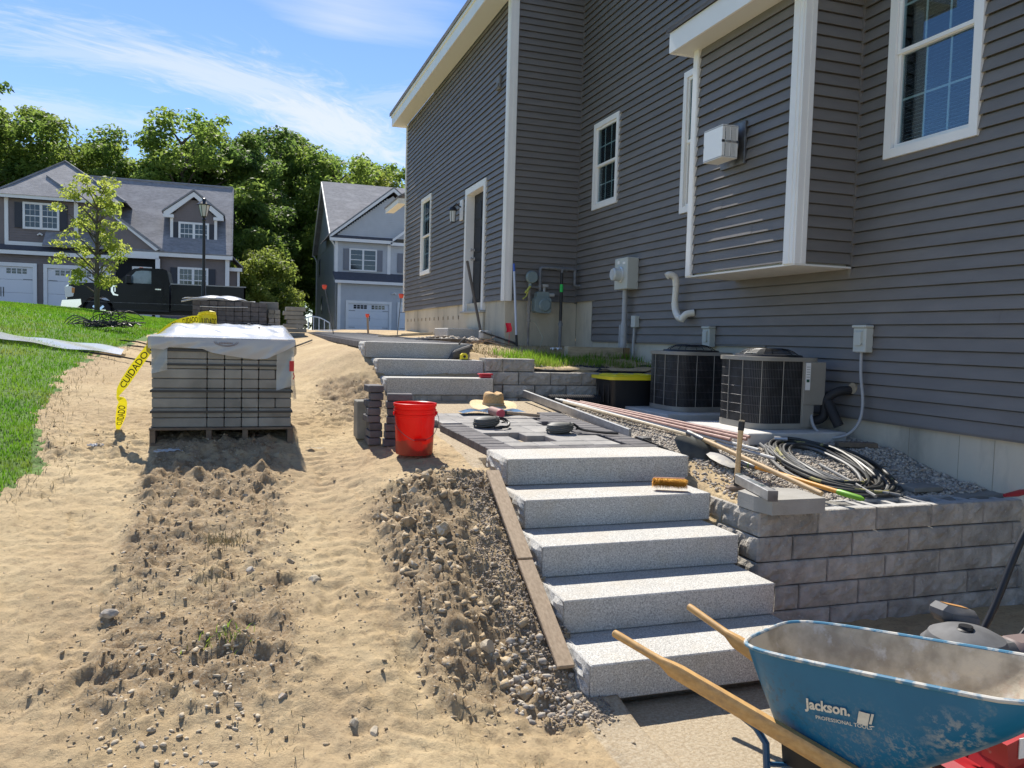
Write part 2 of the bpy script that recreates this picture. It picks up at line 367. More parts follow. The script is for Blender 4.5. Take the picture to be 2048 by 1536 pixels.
m_black = mat('black_plastic', (0.012, 0.012, 0.013), rough=0.45)
m_rubber = mat('black_rubber', (0.02, 0.02, 0.021), rough=0.7)
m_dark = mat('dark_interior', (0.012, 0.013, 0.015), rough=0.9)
m_glass = glass_mat('window_glass', (0.70, 0.80, 0.82))
m_glass_far = mat('window_glass_far', (0.02, 0.028, 0.033), rough=0.06, spec=0.8)
m_blind = mat('blind', (0.80, 0.80, 0.78), rough=0.6)
m_dgrey_metal = mat('grey_metal', (0.33, 0.34, 0.33), (0.27, 0.28, 0.27), scale=6, rough=0.45, metal=0.3)
m_beige = mat('condenser_paint', (0.30, 0.28, 0.235), (0.26, 0.24, 0.20), scale=5, rough=0.5)
m_elec = mat('electrical_box', (0.50, 0.52, 0.47), rough=0.5)
m_pvc = mat('pvc', (0.74, 0.72, 0.64), rough=0.4)
m_wood = mat('plank_wood', (0.44, 0.33, 0.22), (0.32, 0.235, 0.15), scale=12, detail=6, rough=0.85, bump=0.4, bscale=40, stretch=(6, 0.9, 6), bdist=0.004)
m_wood_h = mat('ash_handle', (0.60, 0.36, 0.13), (0.50, 0.28, 0.09), scale=12, rough=0.5, stretch=(5, 0.8, 5), c3=(0.34, 0.21, 0.10), s3=5, lo3=.5, hi3=.75)
m_wood_p = mat('pale_handle', (0.62, 0.43, 0.22), (0.50, 0.33, 0.16), scale=12, rough=0.6, stretch=(5, 0.8, 5))
m_pallet = mat('pallet_wood', (0.19, 0.145, 0.10), (0.12, 0.09, 0.065), scale=10, rough=0.9, bump=0.3, bscale=50)
m_lumber = mat('weathered_lumber', (0.50, 0.41, 0.27), (0.36, 0.29, 0.19), scale=8, rough=0.9, bump=0.3, bscale=50, stretch=(0.8, 5, 5))
m_alu = mat('aluminium', (0.52, 0.52, 0.51), (0.40, 0.40, 0.40), scale=20, rough=0.42, metal=0.75)
m_steel = mat('dull_steel', (0.20, 0.20, 0.20), (0.10, 0.095, 0.09), scale=8, rough=0.5, metal=0.7)
m_dullgrey = mat('galvanised', (0.40, 0.40, 0.385), rough=0.6, metal=0.1)
m_copper = mat('painted_rebar', (0.46, 0.27, 0.21), (0.32, 0.17, 0.13), scale=15, rough=0.6)

# ------------------------------------------------------------------ the lie of the land
KY = [-5, 0, 1.8, 3.0, 4.5, 5.5, 6.4, 8, 10, 13, 16, 20, 26, 34, 60, 200]
KZ = [0, 0, .0, .16, .5, .70, .83, 1.06, 1.30, 1.46, 1.56, 1.66, 1.72, 1.75, 1.8, 1.8]
def patio_z(y): return .89 + .065*(y-5.45)
def gravel_z(y): return np.interp(y, [4.2, 4.6, 5.3, 6, 7, 8.5], [.64, .68, .82, .875, .90, .94])
def ground(x, y):
    x = np.asarray(x, float); y = np.asarray(y, float)
    b = np.interp(y, KY, KZ)
    st = np.interp(y, [2, 3.1, 3.4, 5.0, 5.6, 8.0, 8.6, 9.2, 12, 16, 20], [-.03, -.02, .04, .77, .85, .98, 1.28, 1.50, 1.54, 1.61, 1.68])
    w_ = sm(0.5, 1.35, x); z = b*(1-w_) + st*w_
    d = np.clip(-x-1.0, 0, 40)
    rise = .42*(1-np.exp(-d*.28))*sm(3, 12, y)*(1+.5*sm(10, 20, y)) + .16*sm(8, 18, y)*sm(3, 0, x) - .10*sm(13, 20, y)*sm(-.5, -2.5, x)
    rise = rise*(1-sm(24, 31, y)*.75)
    z = z + rise
    z = z + (.03 - z)*sm(1.5, 2.2, x)*sm(3.1, 2.6, y)*0 
    z = np.where((x > 1.55) & (x < 3.0) & (y > 5.3) & (y < 8.3), patio_z(y)-.057, z)
    z = np.where((x > 1.60) & (x < 2.99) & (y > 3.34) & (y < 5.42), np.minimum(z, np.where(x > 2.86, -.1, np.interp(y, [3.3, 5.4], [-.1, .6]))*np.where((x > 2.86) & (y > 4.5), 0, 1)+np.where((x > 2.86) & (y > 4.5), np.interp(y, [4.5, 5.4], [.50, .80]), 0)), z)
    z = np.where((x > 2.5) & (x < 3.05) & (y >= 8.2) & (y < 8.6), .97, z)
    low = (y < 4.22) & (x > 2.95); z = np.where(low, -.05, z)
    z = np.where((x > 1.7) & (y < 3.4), -.05 + .0*x, z)
    gr = (x > 3.0) & (y >= 4.22) & (y < 8.62); z = np.where(gr, gravel_z(y)+.03*sm(4.3, 5.1, x), z)
    hs = np.interp(y, [8, 9, 11.5, 14, 20, 30], [1.34, 1.37, 1.55, 1.66, 1.80, 1.82])
    w2 = sm(2.55, 3.3, x)*sm(8.55, 8.7, y); z = z*(1-w2) + hs*w2
    return z
def lawn_edge(y):
    return np.interp(y, [3.5, 4.5, 4.9, 5.3, 5.7, 6.8, 8.1, 9.1, 10.2, 11.4, 13.8, 17, 22, 27], [-3.4, -2.3, -1.65, -1.36, -1.24, -1.47, -1.58, -1.60, -1.55, -1.42, -1.25, -1.0, -.7, -.4])
def detail(x, y):
    """small relief, and how brown and stony the soil is"""
    near = sm(14, 8, y)*sm(-3, -1.6, x)
    brown = 0.82*sm(-.72, -.5, x)*sm(.42, .15, x)*sm(2.9, 3.5, y)*sm(7.6, 6.5, y)
    brown = np.maximum(brown, .85*sm(.62, .85, x)*sm(5.35, 4.9, y)*sm(2.9, 3.3, y)*sm(1.75, 1.5, x))
    brown = np.maximum(brown, .8*sm(.5, .9, x)*sm(6.6, 7.2, y)*sm(9.0, 8.3, y)*sm(1.6, 1.4, x))
    brown = np.maximum(brown, .35*sm(.25, .45, x)*sm(.62, .5, x)*sm(3.6, 3.2, y))
    brown = brown*(0.45+0.9*fbm(x*2.1, y*2.1, 4, 3))
    ridge = .075*np.exp(-((x-(1.02+.05*np.sin(y*3)))/.16)**2)*sm(5.3, 4.9, y)*sm(3.3, 3.8, y)*(.5+fbm(x*5, y*5, 3, 9))
    FOOT = [(-.95, 3.4, .1), (-.75, 3.75, .2), (-1.0, 4.15, .0), (.55, 3.2, -.2), (.72, 3.6, .15), (.42, 3.95, -.3), (.70, 4.35, .1), (.50, 4.8, -.1), (.75, 5.2, .2), (.55, 5.6, .0), (.80, 6.1, .3), (.9, 5.75, -.4), (.62, 6.6, .1), (-.85, 5.0, .2), (-1.05, 5.5, -.1), (-.8, 6.0, .1), (.1, 3.1, .5), (-.4, 2.8, -.3), (.9, 3.1, .6), (1.35, 5.5, 1.2), (.65, 7.2, -.2)]
    foot = 0
    for fx_, fy_, fa in FOOT:
        X_ = (x-fx_)*math.cos(fa)+(y-fy_)*math.sin(fa); Y_ = -(x-fx_)*math.sin(fa)+(y-fy_)*math.cos(fa); wd_f = .050-.012*np.cos(Y_*22)
        q_ = sm(1.15, .85, np.abs(X_)/wd_f)*sm(1.1, .92, np.abs(Y_)/.145); foot = foot - q_*(.010+.004*np.sin(Y_*2*np.pi/.028)) + .007*np.exp(-((np.abs(X_)/wd_f-1.25)/.25)**2)*sm(1.2, .9, np.abs(Y_)/.15)
    patch = .42*sm(.50, .68, fbm(x*1.1, y*1.1, 4, 17))*sm(8, 6, y)*sm(1.3, 1.0, x)
    brown = np.maximum(brown, patch)
    tr = (np.exp(-((x+.86)/.27)**4)*sm(2.2, 2.8, y) + np.exp(-((x-.58-.05*np.sin(y))/.24)**4))*sm(11, 8.5, y)
    rip = tr*(-.016 + .0032*np.sin((y + .03*np.sin(x*9))*2*np.pi/.075 + 9*fbm(x*4, y*4, 4, 1))*sm(.35, .6, fbm(x*2.5, y*2.5, 2, 8)))
    lug = 0
    for xc, hw in ((-.86, .20), (.60, .19)):
        u_ = (x-xc-.04*np.sin(y*1.3))/hw; ch = np.sin(2*np.pi*(y/.105+.55*np.abs(u_)+.25*(u_ > 0)))
        lug = lug + sm(.2, .8, ch)*sm(1.05, .85, np.abs(u_))*sm(.06, .2, np.abs(u_))*sm(.40, .62, fbm(x*1.7, y*1.7, 3, 44))
    rip = rip - .011*lug*sm(11, 8, y)
    bil = np.abs(fbm(x*8, y*8, 4, 61)-.5)*2
    rough_ = (fbm(x*9, y*9, 4, 5)-.5)*(.024+.052*brown) + (.5-bil)*(.012+.050*brown) + (fbm(x*34, y*34, 3, 6)-.5)*(.018+.040*brown) + (fbm(x*2.2, y*2.2, 3, 7)-.5)*.05
    lump = np.clip(fbm(x*14, y*14, 3, 12)-.58, 0, 1)*.20*brown
    smooth_zone = np.where((x > 1.5) & (((y > 5.3) & (y < 8.3)) | (y < 3.5)), .12, 1.)
    h = (ridge + rip + rough_ + lump + foot)*near*smooth_zone
    return h, brown*near
def surf(x, y):
    return ground(x, y) + detail(np.asarray(x, float), np.asarray(y, float))[0]

def axis_points(lo, flo, fhi, hi, step, g):
    a = list(np.arange(flo, fhi, step)); s = step; p = flo
    left = []
    while p > lo: s *= g; p -= s; left.append(p)
    s = step; p = a[-1]; right = []
    while p < hi: s *= g; p += s; right.append(p)
    return np.array(left[::-1] + a + right)
gx = axis_points(-90, -2.2, 3.3, 90, .0165, 1.055); gy = axis_points(-6, 2.3, 8.0, 190, .018, 1.045)
GX, GY = np.meshgrid(gx, gy)
hd, br = detail(GX, GY); GZ = ground(GX, GY) + hd
nx_, ny_ = len(gx), len(gy)
V = np.stack([GX.ravel(), GY.ravel(), GZ.ravel()], 1)
ii, jj = np.meshgrid(np.arange(nx_-1), np.arange(ny_-1)); q0 = (jj*nx_+ii).ravel()
F = np.stack([q0, q0+1, q0+nx_+1, q0+nx_], 1)
fc = V[F].mean(1); fxx, fyy = fc[:, 0], fc[:, 1]
wob = (fbm(fxx*6, fyy*6, 4, 21)-.5)*.35 + (fbm(fxx*1.5, fyy*1.5, 2, 22)-.5)*.25
is_lawn = (fxx < lawn_edge(fyy)+wob) & (fyy < 28)
is_wood = (fyy >= 57) | ((fyy >= 46) & (fxx < 3.2))
is_road = (fyy >= 28) & (~is_wood) & (~is_lawn)
def grid_obj(name, mask, m, colors=None):
    f = F[mask]; u, inv = np.unique(f.ravel(), return_inverse=True); vv = V[u]; f = inv.reshape(f.shape)
    me = bpy.data.meshes.new(name); me.vertices.add(len(vv)); me.vertices.foreach_set('co', vv.astype(np.float32).ravel())
    me.loops.add(f.size); me.loops.foreach_set('vertex_index', f.ravel().astype(np.int32))
    me.polygons.add(len(f)); me.polygons.foreach_set('loop_start', (np.arange(len(f))*4).astype(np.int32))
    me.polygons.foreach_set('use_smooth', np.ones(len(f), bool)); me.materials.append(m); me.update(calc_edges=True)
    if colors is not None:
        ca = me.color_attributes.new('soil', 'FLOAT_COLOR', 'POINT'); c = colors[u]
        ca.data.foreach_set('color', c.astype(np.float32).ravel())
    o = bpy.data.objects.new(name, me); COL.objects.link(o); o['kind'] = 'structure'; return o
sandm = ((GX > 1.5) & (GX < 3.05) & (GY > 5.2) & (GY < 8.4)) | ((GX > 1.45) & (GY < 3.45))
grv = (GX > np.where(GY < 5.3, 3.38, 3.0)) & (GY > 4.2) & (GY < 8.62)
C4 = np.stack([br.ravel(), sandm.ravel().astype(float), grv.ravel().astype(float), np.ones(GX.size)], 1)
grid_obj('dirt_ground', ~(is_lawn | is_road | is_wood), m_dirt, C4)
grid_obj('lawn', is_lawn, m_lawn); grid_obj('road', is_road, m_asphalt); grid_obj('woodland_floor', is_wood, m_forest)

# ------------------------------------------------------------------ loose stuff made of many small solids
ICO_V = None
def ico():
    bm = bmesh.new(); bmesh.ops.create_icosphere(bm, subdivisions=1, radius=1)
    v = np.array([p.co[:] for p in bm.verts]); f = np.array([[q.index for q in p.verts] for p in bm.faces]); bm.free(); return v, f
ICO_V, ICO_F = ico()
def scatter(name, P, S, m, flat=0.6, kind='stuff', label=None, cat=None, sink=0.3, box=False):
    """P: n x 3 centres on the surface, S: sizes; distorted icosahedra (20 triangles each) or broken boxes joined into one object"""
    n = len(P)
    if box: bv = np.array([(x, y, z) for z in (-1, 1) for y in (-1, 1) for x in (-1, 1)], float)*.8; bf = np.array([(0, 2, 3), (0, 3, 1), (4, 5, 7), (4, 7, 6), (0, 1, 5), (0, 5, 4), (2, 6, 7), (2, 7, 3), (0, 4, 6), (0, 6, 2), (1, 3, 7), (1, 7, 5)])
    else: bv, bf = ICO_V, ICO_F
    k = len(bv)
    v = bv[None] * (1 + (RNG.rand(n, k, 1)-.5)*.55)
    sc = np.stack([.75+RNG.rand(n)*.6, .55+RNG.rand(n)*.5, flat*(.7+RNG.rand(n)*.5)], 1)
    v = v*sc[:, None]*S[:, None, None]
    a, b_, c = RNG.rand(n)*6.28, (RNG.rand(n)-.5)*1.2, (RNG.rand(n)-.5)*1.2
    def rotm(v, t, i, j):
        ci, si = np.cos(t)[:, None], np.sin(t)[:, None]; x, y = v[:, :, i].copy(), v[:, :, j].copy(); v[:, :, i] = x*ci-y*si; v[:, :, j] = x*si+y*ci
    rotm(v, b_, 0, 2); rotm(v, c, 1, 2); rotm(v, a, 0, 1)
    v = v + P[:, None]; v[:, :, 2] += (S*flat*(1-2*sink)*.8)[:, None]
    f = (bf[None] + (np.arange(n)*k)[:, None, None]).reshape(-1, 3); v = v.reshape(-1, 3)
    me = bpy.data.meshes.new(name); me.vertices.add(len(v)); me.vertices.foreach_set('co', v.astype(np.float32).ravel())
    me.loops.add(f.size); me.loops.foreach_set('vertex_index', f.ravel().astype(np.int32)); me.polygons.add(len(f))
    me.polygons.foreach_set('loop_start', (np.arange(len(f))*3).astype(np.int32)); me.materials.append(m); me.update(calc_edges=True)
    o = bpy.data.objects.new(name, me); COL.objects.link(o); return tag(o, label, cat, None, kind)
def pts(n, x0, x1, y0, y1, dens=None):
    x = x0 + RNG.rand(n)*(x1-x0); y = y0 + RNG.rand(n)*(y1-y0)
    if dens is not None:
        k = RNG.rand(n) < dens(x, y); x, y = x[k], y[k]
    return np.stack([x, y, surf(x, y)], 1)
# gravel bed beside the house (the visible part)
def gbed(x, y):
    return ((x > 3.02+.04*np.sin(y*3)) & (x < 5.12) & (y > 4.33)).astype(float)*np.where(y > 6.2, .55, 1)*np.where((x < 3.32+.1*np.sin(y*7)) & (y < 5.3), .22, 1)
P_ = pts(30000, 3.0, 5.13, 4.33, 8.45, gbed)
scatter('gravel', P_, .008+RNG.rand(len(P_))**2*.011, m_stone, .75, label='loose grey and tan gravel bed between the paver landing and the house', cat='gravel')
m_chip = mat('dark_chip', (0.40, 0.33, 0.245), (0.22, 0.18, 0.14), scale=31, detail=1, lo=.42, hi=.6, rough=.9)
P_ = pts(10500, 1.0, 1.62, 3.15, 5.1, lambda x, y: sm(1.22, 1.34, x+.07*np.sin(y*5)+.1*(fbm(x*8, y*8, 3, 71)-.5))*.95)
scatter('gravel', P_, .0045+RNG.rand(len(P_))**2*.006, m_chip, .75, label='small grey gravel along the plank beside the lower granite steps', cat='gravel')
# soil crumbs and stones
P_ = pts(62000, -1.6, 1.6, 2.5, 8.9, lambda x, y: np.clip(detail(x, y)[1]*1.1+.018, 0, 1)*sm(9.5, 4.0, y))
scatter('soil_crumbs', P_, .0022+RNG.rand(len(P_))**8*.013, m_clod, .45, sink=.42, label='crumbs of brown soil and small stones strewn over the dirt track', cat='soil')
P_ = pts(1500, .7, 1.4, 3.3, 5.1, lambda x, y: np.clip(detail(x, y)[1]*1.2, 0, 1)*sm(.72, .9, x)*sm(.3, .6, fbm(x*4, y*4, 3, 14)))
scatter('soil_clods', P_, .005+RNG.rand(len(P_))**6*.028, m_clod, .55, box=True, sink=.5, label='rough brown clods heaped along the bank left of the granite steps', cat='soil')
P_ = pts(170, 1.15, 1.52, 3.2, 3.7); scatter('pebbles', P_, .008+RNG.rand(len(P_))**2*.018, m_stone, .75, label='rounded pebbles around the foot of the plank', cat='pebbles')
P_ = pts(420, -.5, .08, 2.9, 3.7); scatter('pebbles', P_, .003+RNG.rand(len(P_))**3*.014, m_rock, .5, label='thin grey stone chips in the foreground of the dirt track', cat='pebbles')
# single stones that stand out
def rock(x, y, s, fl, m, label, seed, box=False):
    r = random.Random(seed); bm = bmesh.new(); bmesh.ops.create_icosphere(bm, subdivisions=2, radius=1)
    pl_ = [(Vector((r.uniform(-1, 1), r.uniform(-1, 1), r.uniform(-.6, 1))).normalized(), r.uniform(.42, .8)) for _ in range(14)]
    for v in bm.verts:
        for n, d in pl_:
            e = v.co.dot(n)-d
            if e > 0: v.co -= n*e
        v.co = Vector((v.co.x*s, v.co.y*s*.7, v.co.z*s*fl))
    me = bpy.data.meshes.new('rock'); bm.to_mesh(me); bm.free(); me.materials.append(m)
    o = bpy.data.objects.new('rock', me); COL.objects.link(o); o.location = (x, y, float(surf(x, y))+s*fl*.12); o.rotation_euler = (r.uniform(-.2, .2), r.uniform(-.2, .2), r.uniform(0, 6))
    return tag(o, label, 'rock', 'stones lying on the dirt track')
ROCKS = [(.37, 4.15, .062, .5, m_rock, 'flat cream rock on the right of the brown centre strip', 1), (-.56, 3.93, .05, .5, m_stone, 'pointed grey rock on the left of the track beside the sandy rut', 2),
 (.06, 4.23, .04, .6, m_stone, 'round grey cobble in the middle of the brown strip', 3), (.03, 5.25, .04, 1.1, m_clod, 'upright brown clod near the paver pallet', 4), (.26, 4.35, .035, .8, m_clod, 'brown clod just behind the flat cream rock', 5),
 (.43, 3.08, .035, .7, m_rock, 'cream stone at the bottom centre, left of its pair', 6), (.50, 3.03, .042, .65, m_rock, 'cream stone at the bottom centre, right of its pair', 7), (-.16, 3.38, .022, .7, m_rock, 'small pale stone on the patch of chips', 8),
 (.17, 3.25, .028, .6, m_stone, 'dark grey angular stone in the foreground', 9), (-.33, 3.08, .025, .5, m_stone, 'flat stone at the lower left of the track', 10), (-.12, 2.95, .022, .7, m_rock, 'pale lumpy stone at the bottom left', 11),
 (.93, 4.53, .085, .65, m_clod, 'big brown lump below the red bucket', 12), (1.13, 3.62, .06, .8, m_rock, 'angular tan rock near the lower end of the plank', 13), (1.02, 4.85, .055, .7, m_rock, 'tan rock at the top of the stony bank', 14),
 (1.12, 4.95, .06, .75, m_clod, 'brown clod at the upper end of the plank', 15), (.79, 4.78, .05, .6, m_clod, 'brown clod left of the stony bank', 16), (1.10, 4.4, .07, .8, m_clod, 'large clod on the crest halfway along the plank', 17),
 (.98, 4.05, .05, .7, m_clod, 'brown lump on the inner slope of the bank', 18), (1.33, 3.42, .035, .7, m_rock, 'round pale stone at the foot of the bank', 19), (.45, 8.4, .05, .6, m_rock, 'pale rock on the slope behind the wrapped pavers', 20)]
for r_ in ROCKS: rock(*r_)
# tufts of dead grass and roots in the soil
def blades(name, P, hgt, wid, lean, m, label, cat, kind='stuff'):
    n = len(P); a = RNG.rand(n)*6.28; h = hgt*(.5+RNG.rand(n)); ln = (RNG.rand(n)**1.5)*lean*h; la = RNG.rand(n)*6.28
    wd = np.stack([np.cos(a), np.sin(a), 0*a], 1)*(wid*(.6+.8*RNG.rand(n)))[:, None]
    off = np.stack([np.cos(la)*ln, np.sin(la)*ln, h], 1); mid = P + off*np.array([.35, .35, .6])
    v = np.stack([P-wd, P+wd, mid+wd*.7, mid-wd*.7, P+off], 1).reshape(-1, 3)
    b0 = np.arange(n)*5
    me = bpy.data.meshes.new(name); me.vertices.add(len(v)); me.vertices.foreach_set('co', v.astype(np.float32).ravel())
    lo_ = np.stack([b0, b0+1, b0+2, b0+3, b0+3, b0+2, b0+4], 1).ravel(); me.loops.add(len(lo_)); me.loops.foreach_set('vertex_index', lo_.astype(np.int32))
    me.polygons.add(2*n); ls = np.stack([np.arange(n)*7, np.arange(n)*7+4], 1).ravel(); me.polygons.foreach_set('loop_start', ls.astype(np.int32))
    me.materials.append(m); me.update(calc_edges=True)
    o = bpy.data.objects.new(name, me); COL.objects.link(o); return tag(o, label, cat, None, kind)
m_grass = mat('grass_blade', (0.075, 0.20, 0.010), (0.15, 0.27, 0.020), scale=1.7, rough=0.7, spec=0.12, translucent=0.45, c3=(0.21, 0.23, 0.05), s3=1.4, lo3=0.48, hi3=0.75)
m_straw = mat('dry_straw', (0.42, 0.35, 0.19), (0.25, 0.21, 0.11), scale=20, rough=0.8)
n = 150000; u = RNG.rand(n); y = 4.3*np.exp(u*math.log(27.5/4.3)); x = lawn_edge(y) - RNG.rand(n)**1.15*(2.0+.42*y)
wb = (fbm(x*6, y*6, 4, 21)-.5)*.35 + (fbm(x*1.5, y*1.5, 2, 22)-.5)*.25; k = x < lawn_edge(y)+wb+.02; x, y = x[k], y[k]
P_ = np.stack([x, y, surf(x, y)], 1)
blades('grass', P_, 1, 1, .9, m_grass, 'bright green mown grass sloping up on the left', 'grass')
me = bpy.data.objects['grass'].data
# blade size follows distance a little so that far grass still covers the ground
vv = np.empty(len(me.vertices)*3, np.float32); me.vertices.foreach_get('co', vv); vv = vv.reshape(-1, 5, 3); s_ = (.028+.0007*(P_[:, 1]-4))[:, None, None]; w_s = s_*(.085+.006*(P_[:, 1]-4))[:, None, None]
base = P_[:, None]; rel = vv-base; wdir = (rel[:, 1]-rel[:, 0])/2
wdir /= np.linalg.norm(wdir, axis=1)[:, None]; L0 = rel[:, 4]*s_[:, 0]
mid = L0*np.array([.35, .35, .6]); W = wdir*w_s[:, 0]*(.7+.6*RNG.rand(len(P_)))[:, None]
new = np.stack([P_-W, P_+W, P_+mid+W*.7, P_+mid-W*.7, P_+L0], 1); me.vertices.foreach_set('co', new.astype(np.float32).ravel()); me.update()
P_ = pts(3800, -2.3, -.9, 4.6, 11.5, lambda x, y: np.exp(-((x-lawn_edge(y)-.08)/.16)**2))
blades('dry_grass', P_, .035, .0022, 2.5, m_straw, 'straw coloured dead grass along the torn edge of the lawn', 'dry grass')
P_ = pts(2600, -1.0, 1.3, 2.8, 5.2, lambda x, y: np.clip((fbm(x*3, y*3, 3, 31)-.56)*6, 0, 1))
blades('dry_grass', P_, .022, .0016, 3.0, m_straw, 'bits of dead grass and roots lying on the dirt track', 'dry grass')
for cx, cy, nn, lab in ((-.08, 4.62, 200, 'brown sod tuft in the middle of the brown strip'), (-.08, 3.62, 60, 'small green tuft growing in the foreground dirt'), (-.1, 4.2, 60, 'pale dry tuft sticking up from the track')):
    x = cx+RNG.randn(nn)*.06; y = cy+RNG.randn(nn)*.04
    blades('grass_tuft', np.stack([x, y, surf(x, y)], 1), .035, .0022, 1.6, m_grass if 'green' in lab else m_straw, lab, 'grass tuft')
# weeds on the bank above the rear retaining wall
n = 3400; x = 3.15+RNG.rand(n)*1.9; y = 8.75+RNG.rand(n)**1.3*1.6; k = (fbm(x*2, y*2, 3, 41) > .42) & ((x < 3.6) | (y > 8.8)); x, y = x[k], y[k]
blades('weeds', np.stack([x, y, surf(x, y)], 1), .085, .004, .8, m_grass, 'green weeds growing on the bank above the rear block wall', 'weeds')
n = 3000; x = 2.7+RNG.rand(n)*2.0; y = 8.8+RNG.rand(n)*3; x, y = x, y
blades('dry_grass', np.stack([x, y, surf(x, y)], 1), .04, .003, 2.0, m_straw, 'trampled straw on the bank below the gas meter', 'dry grass')
# ------------------------------------------------------------------ the grey house on the right
XM, XG, YR, XB = 5.13, 3.92, 12.03, 4.53       # main wall, garage side wall, return wall, bay front
PI_ = .1016
def wX(plane): return lambda u, w_, z: (plane-w_, u, z)
def wY(plane): return lambda u, w_, z: (u, plane-w_, z)
def siding(parent, xf, z0, n, ulim, openings, m, pitch=PI_, proud=.026, name='siding_board'):
    for i in range(n):
        za = z0+i*pitch; zb = za+pitch+.012; lim = ulim(za)
        if lim is None: continue
        zs = sorted(set([za, zb] + [q for o in openings for q in (o[2], o[3]) if za < q < zb-.022]))
        jit = (RNG.rand()-.5)*.004; of = lambda z: .002+(proud+jit)*(1-(z-za)/(zb-za)); groups = {}
        for a, b in zip(zs[:-1], zs[1:]):
            zm = (a+b)/2; segs = [lim]
            for o in openings:
                if o[2] <= zm <= o[3]:
                    ns = []
                    for s0, s1 in segs:
                        if o[1] <= s0 or o[0] >= s1: ns.append((s0, s1)); continue
                        if o[0] > s0: ns.append((s0, o[0]))
                        if o[1] < s1: ns.append((o[1], s1))
                    segs = ns
            for s0, s1 in segs:
                key = s0 if len(segs) > 1 or openings else 0
                mb = groups.setdefault(key, MB(xf)); cuts = [s0]+[c for c in np.arange(lim[0]+(i*1.37) % 3.6, s1, 3.66) if s0+.3 < c < s1-.3]+[s1]
                for kk, (c0, c1) in enumerate(zip(cuts[:-1], cuts[1:])):
                    e = .0022*(kk % 2); c1 = c1+(.02 if kk < len(cuts)-2 and not kk % 2 else 0)
                    if b == zb:
                        bb = za+pitch-.009; mb.add([(c0, of(a)+e, a), (c1, of(a)+e, a), (c1, of(bb)+e, bb), (c0, of(bb)+e, bb), (c1, -.010, bb+.001), (c0, -.010, bb+.001), (c1, -.012, zb), (c0, -.012, zb)], [(0, 1, 2, 3), (3, 2, 4, 5), (5, 4, 6, 7)])
                    else: mb.add([(c0, of(a)+e, a), (c1, of(a)+e, a), (c1, of(b)+e, b), (c0, of(b)+e, b)], [(0, 1, 2, 3)])
                    if a == za:
                        o_ = of(a)+e; mb.add([(c0, o_, a), (c1, o_, a), (c1, o_-.005, a-.001), (c0, o_-.005, a-.001), (c1, o_-.006, a+.012), (c0, o_-.006, a+.012), (c1, -.01, a+.013), (c0, -.01, a+.013)], [(0, 1, 2, 3), (3, 2, 4, 5), (5, 4, 6, 7)])
        for mb in groups.values(): mb.build(name, m, parent)
def rect_frame(mb, u0, u1, z0, z1, t, w0, w1):
    mb.box(u0, u1, w0, w1, z0, z0+t); mb.box(u0, u1, w0, w1, z1-t, z1); mb.box(u0, u0+t, w0, w1, z0+t, z1-t); mb.box(u1-t, u1, w0, w1, z0+t, z1-t)
def window(parent, xf, u0, u1, z0, z1, grid=(3, 2), trim=.075, blind=None, double=True, glass=None, depth=.04, muntins=True):
    glass = glass or m_glass
    fr = MB(xf); rect_frame(fr, u0, u1, z0, z1, trim, -.06, depth); wn_ = fr.build('window', m_white, parent)
    a0, a1, b0, b1 = u0+trim, u1-trim, z0+trim, z1-trim; zm = (b0+b1)/2
    s = MB(xf)
    if double:
        rect_frame(s, a0+.002, a1-.002, b0+.002, zm+.015, .032, -.035, .004); rect_frame(s, a0+.002, a1-.002, zm-.01, b1-.002, .032, -.012, .018)
    else: rect_frame(s, a0+.002, a1-.002, b0+.002, b1-.002, .035, -.03, .012)
    s.build('sash', m_white, wn_)
    g = MB(xf)
    if double: g.box(a0+.03, a1-.03, -.026, -.022, b0+.03, zm+.01); g.box(a0+.03, a1-.03, -.002, .002, zm, b1-.03)
    else: g.box(a0+.03, a1-.03, -.012, -.008, b0+.03, b1-.03)
    g.build('pane', glass, wn_)
    if muntins:
        gr = MB(xf)
        for lo, hi, ww in (((b0+.03, zm-.01, -.032), (zm+.02, b1-.03, -.008)) if double else ((b0+.03, b1-.03, -.02),)):
            for k in range(1, grid[0]):
                c = a0+.03+(a1-a0-.06)*k/grid[0]; gr.box(c-.008, c+.008, ww-.005, ww, lo, hi)
            for k in range(1, grid[1]):
                c = lo+(hi-lo)*k/grid[1]; gr.box(a0+.03, a1-.03, ww-.0055, ww-.0005, c-.008, c+.008)
        gr.build('muntin', m_white, wn_)
    bk = MB(xf); bk.box(a0, a1, -.25, -.22, b0, b1); bk.build('room_interior', m_dark, wn_)
    if blind:
        sl = MB(xf); z = b0+.02
        while z < blind:
            sl.add([(a0+.02, -.075, z), (a1-.02, -.075, z), (a1-.02, -.10, z+.012), (a0+.02, -.10, z+.012)], [(0, 1, 2, 3)]); z += .030
        sl.build('blind', m_blind, wn_)
    return wn_

house = thing('grey_house', 'large two storey house with dark grey lap siding and white trim filling the right side', 'house', (4.5, 12, 1.0))
W1 = (10.6, 11.455, 3.68, 4.975); W2 = (7.9, 8.815, 3.27, 4.97); W3 = (4.585, 5.495, 3.27, 4.97)
ins = lambda w_, e=.01: (w_[0]+e, w_[1]-e, w_[2]+e, w_[3]-e)
def lim_main(z):
    if z < 1.68: return (.5, 7.0)
    if z < 2.29: return (.5, 11.33)
    return (.5, 12.0)
siding(house, wX(XM), 1.078, 64, lim_main, [ins(W1), ins(W2), ins(W3)], m_siding)
WG = (17.31, 18.30, 3.056, 4.79); DG = (13.13, 14.42, 2.113, 4.375)
siding(house, wX(XG), 2.285, 46, lambda z: (12.12, 20.2), [ins(WG), ins(DG)], m_siding)
siding(house, wY(YR), 2.285, 56, lambda z: (max(4.0, 3.62+(z-6.95)/.66), 5.11) if z < 7.85 else None, [], m_siding)
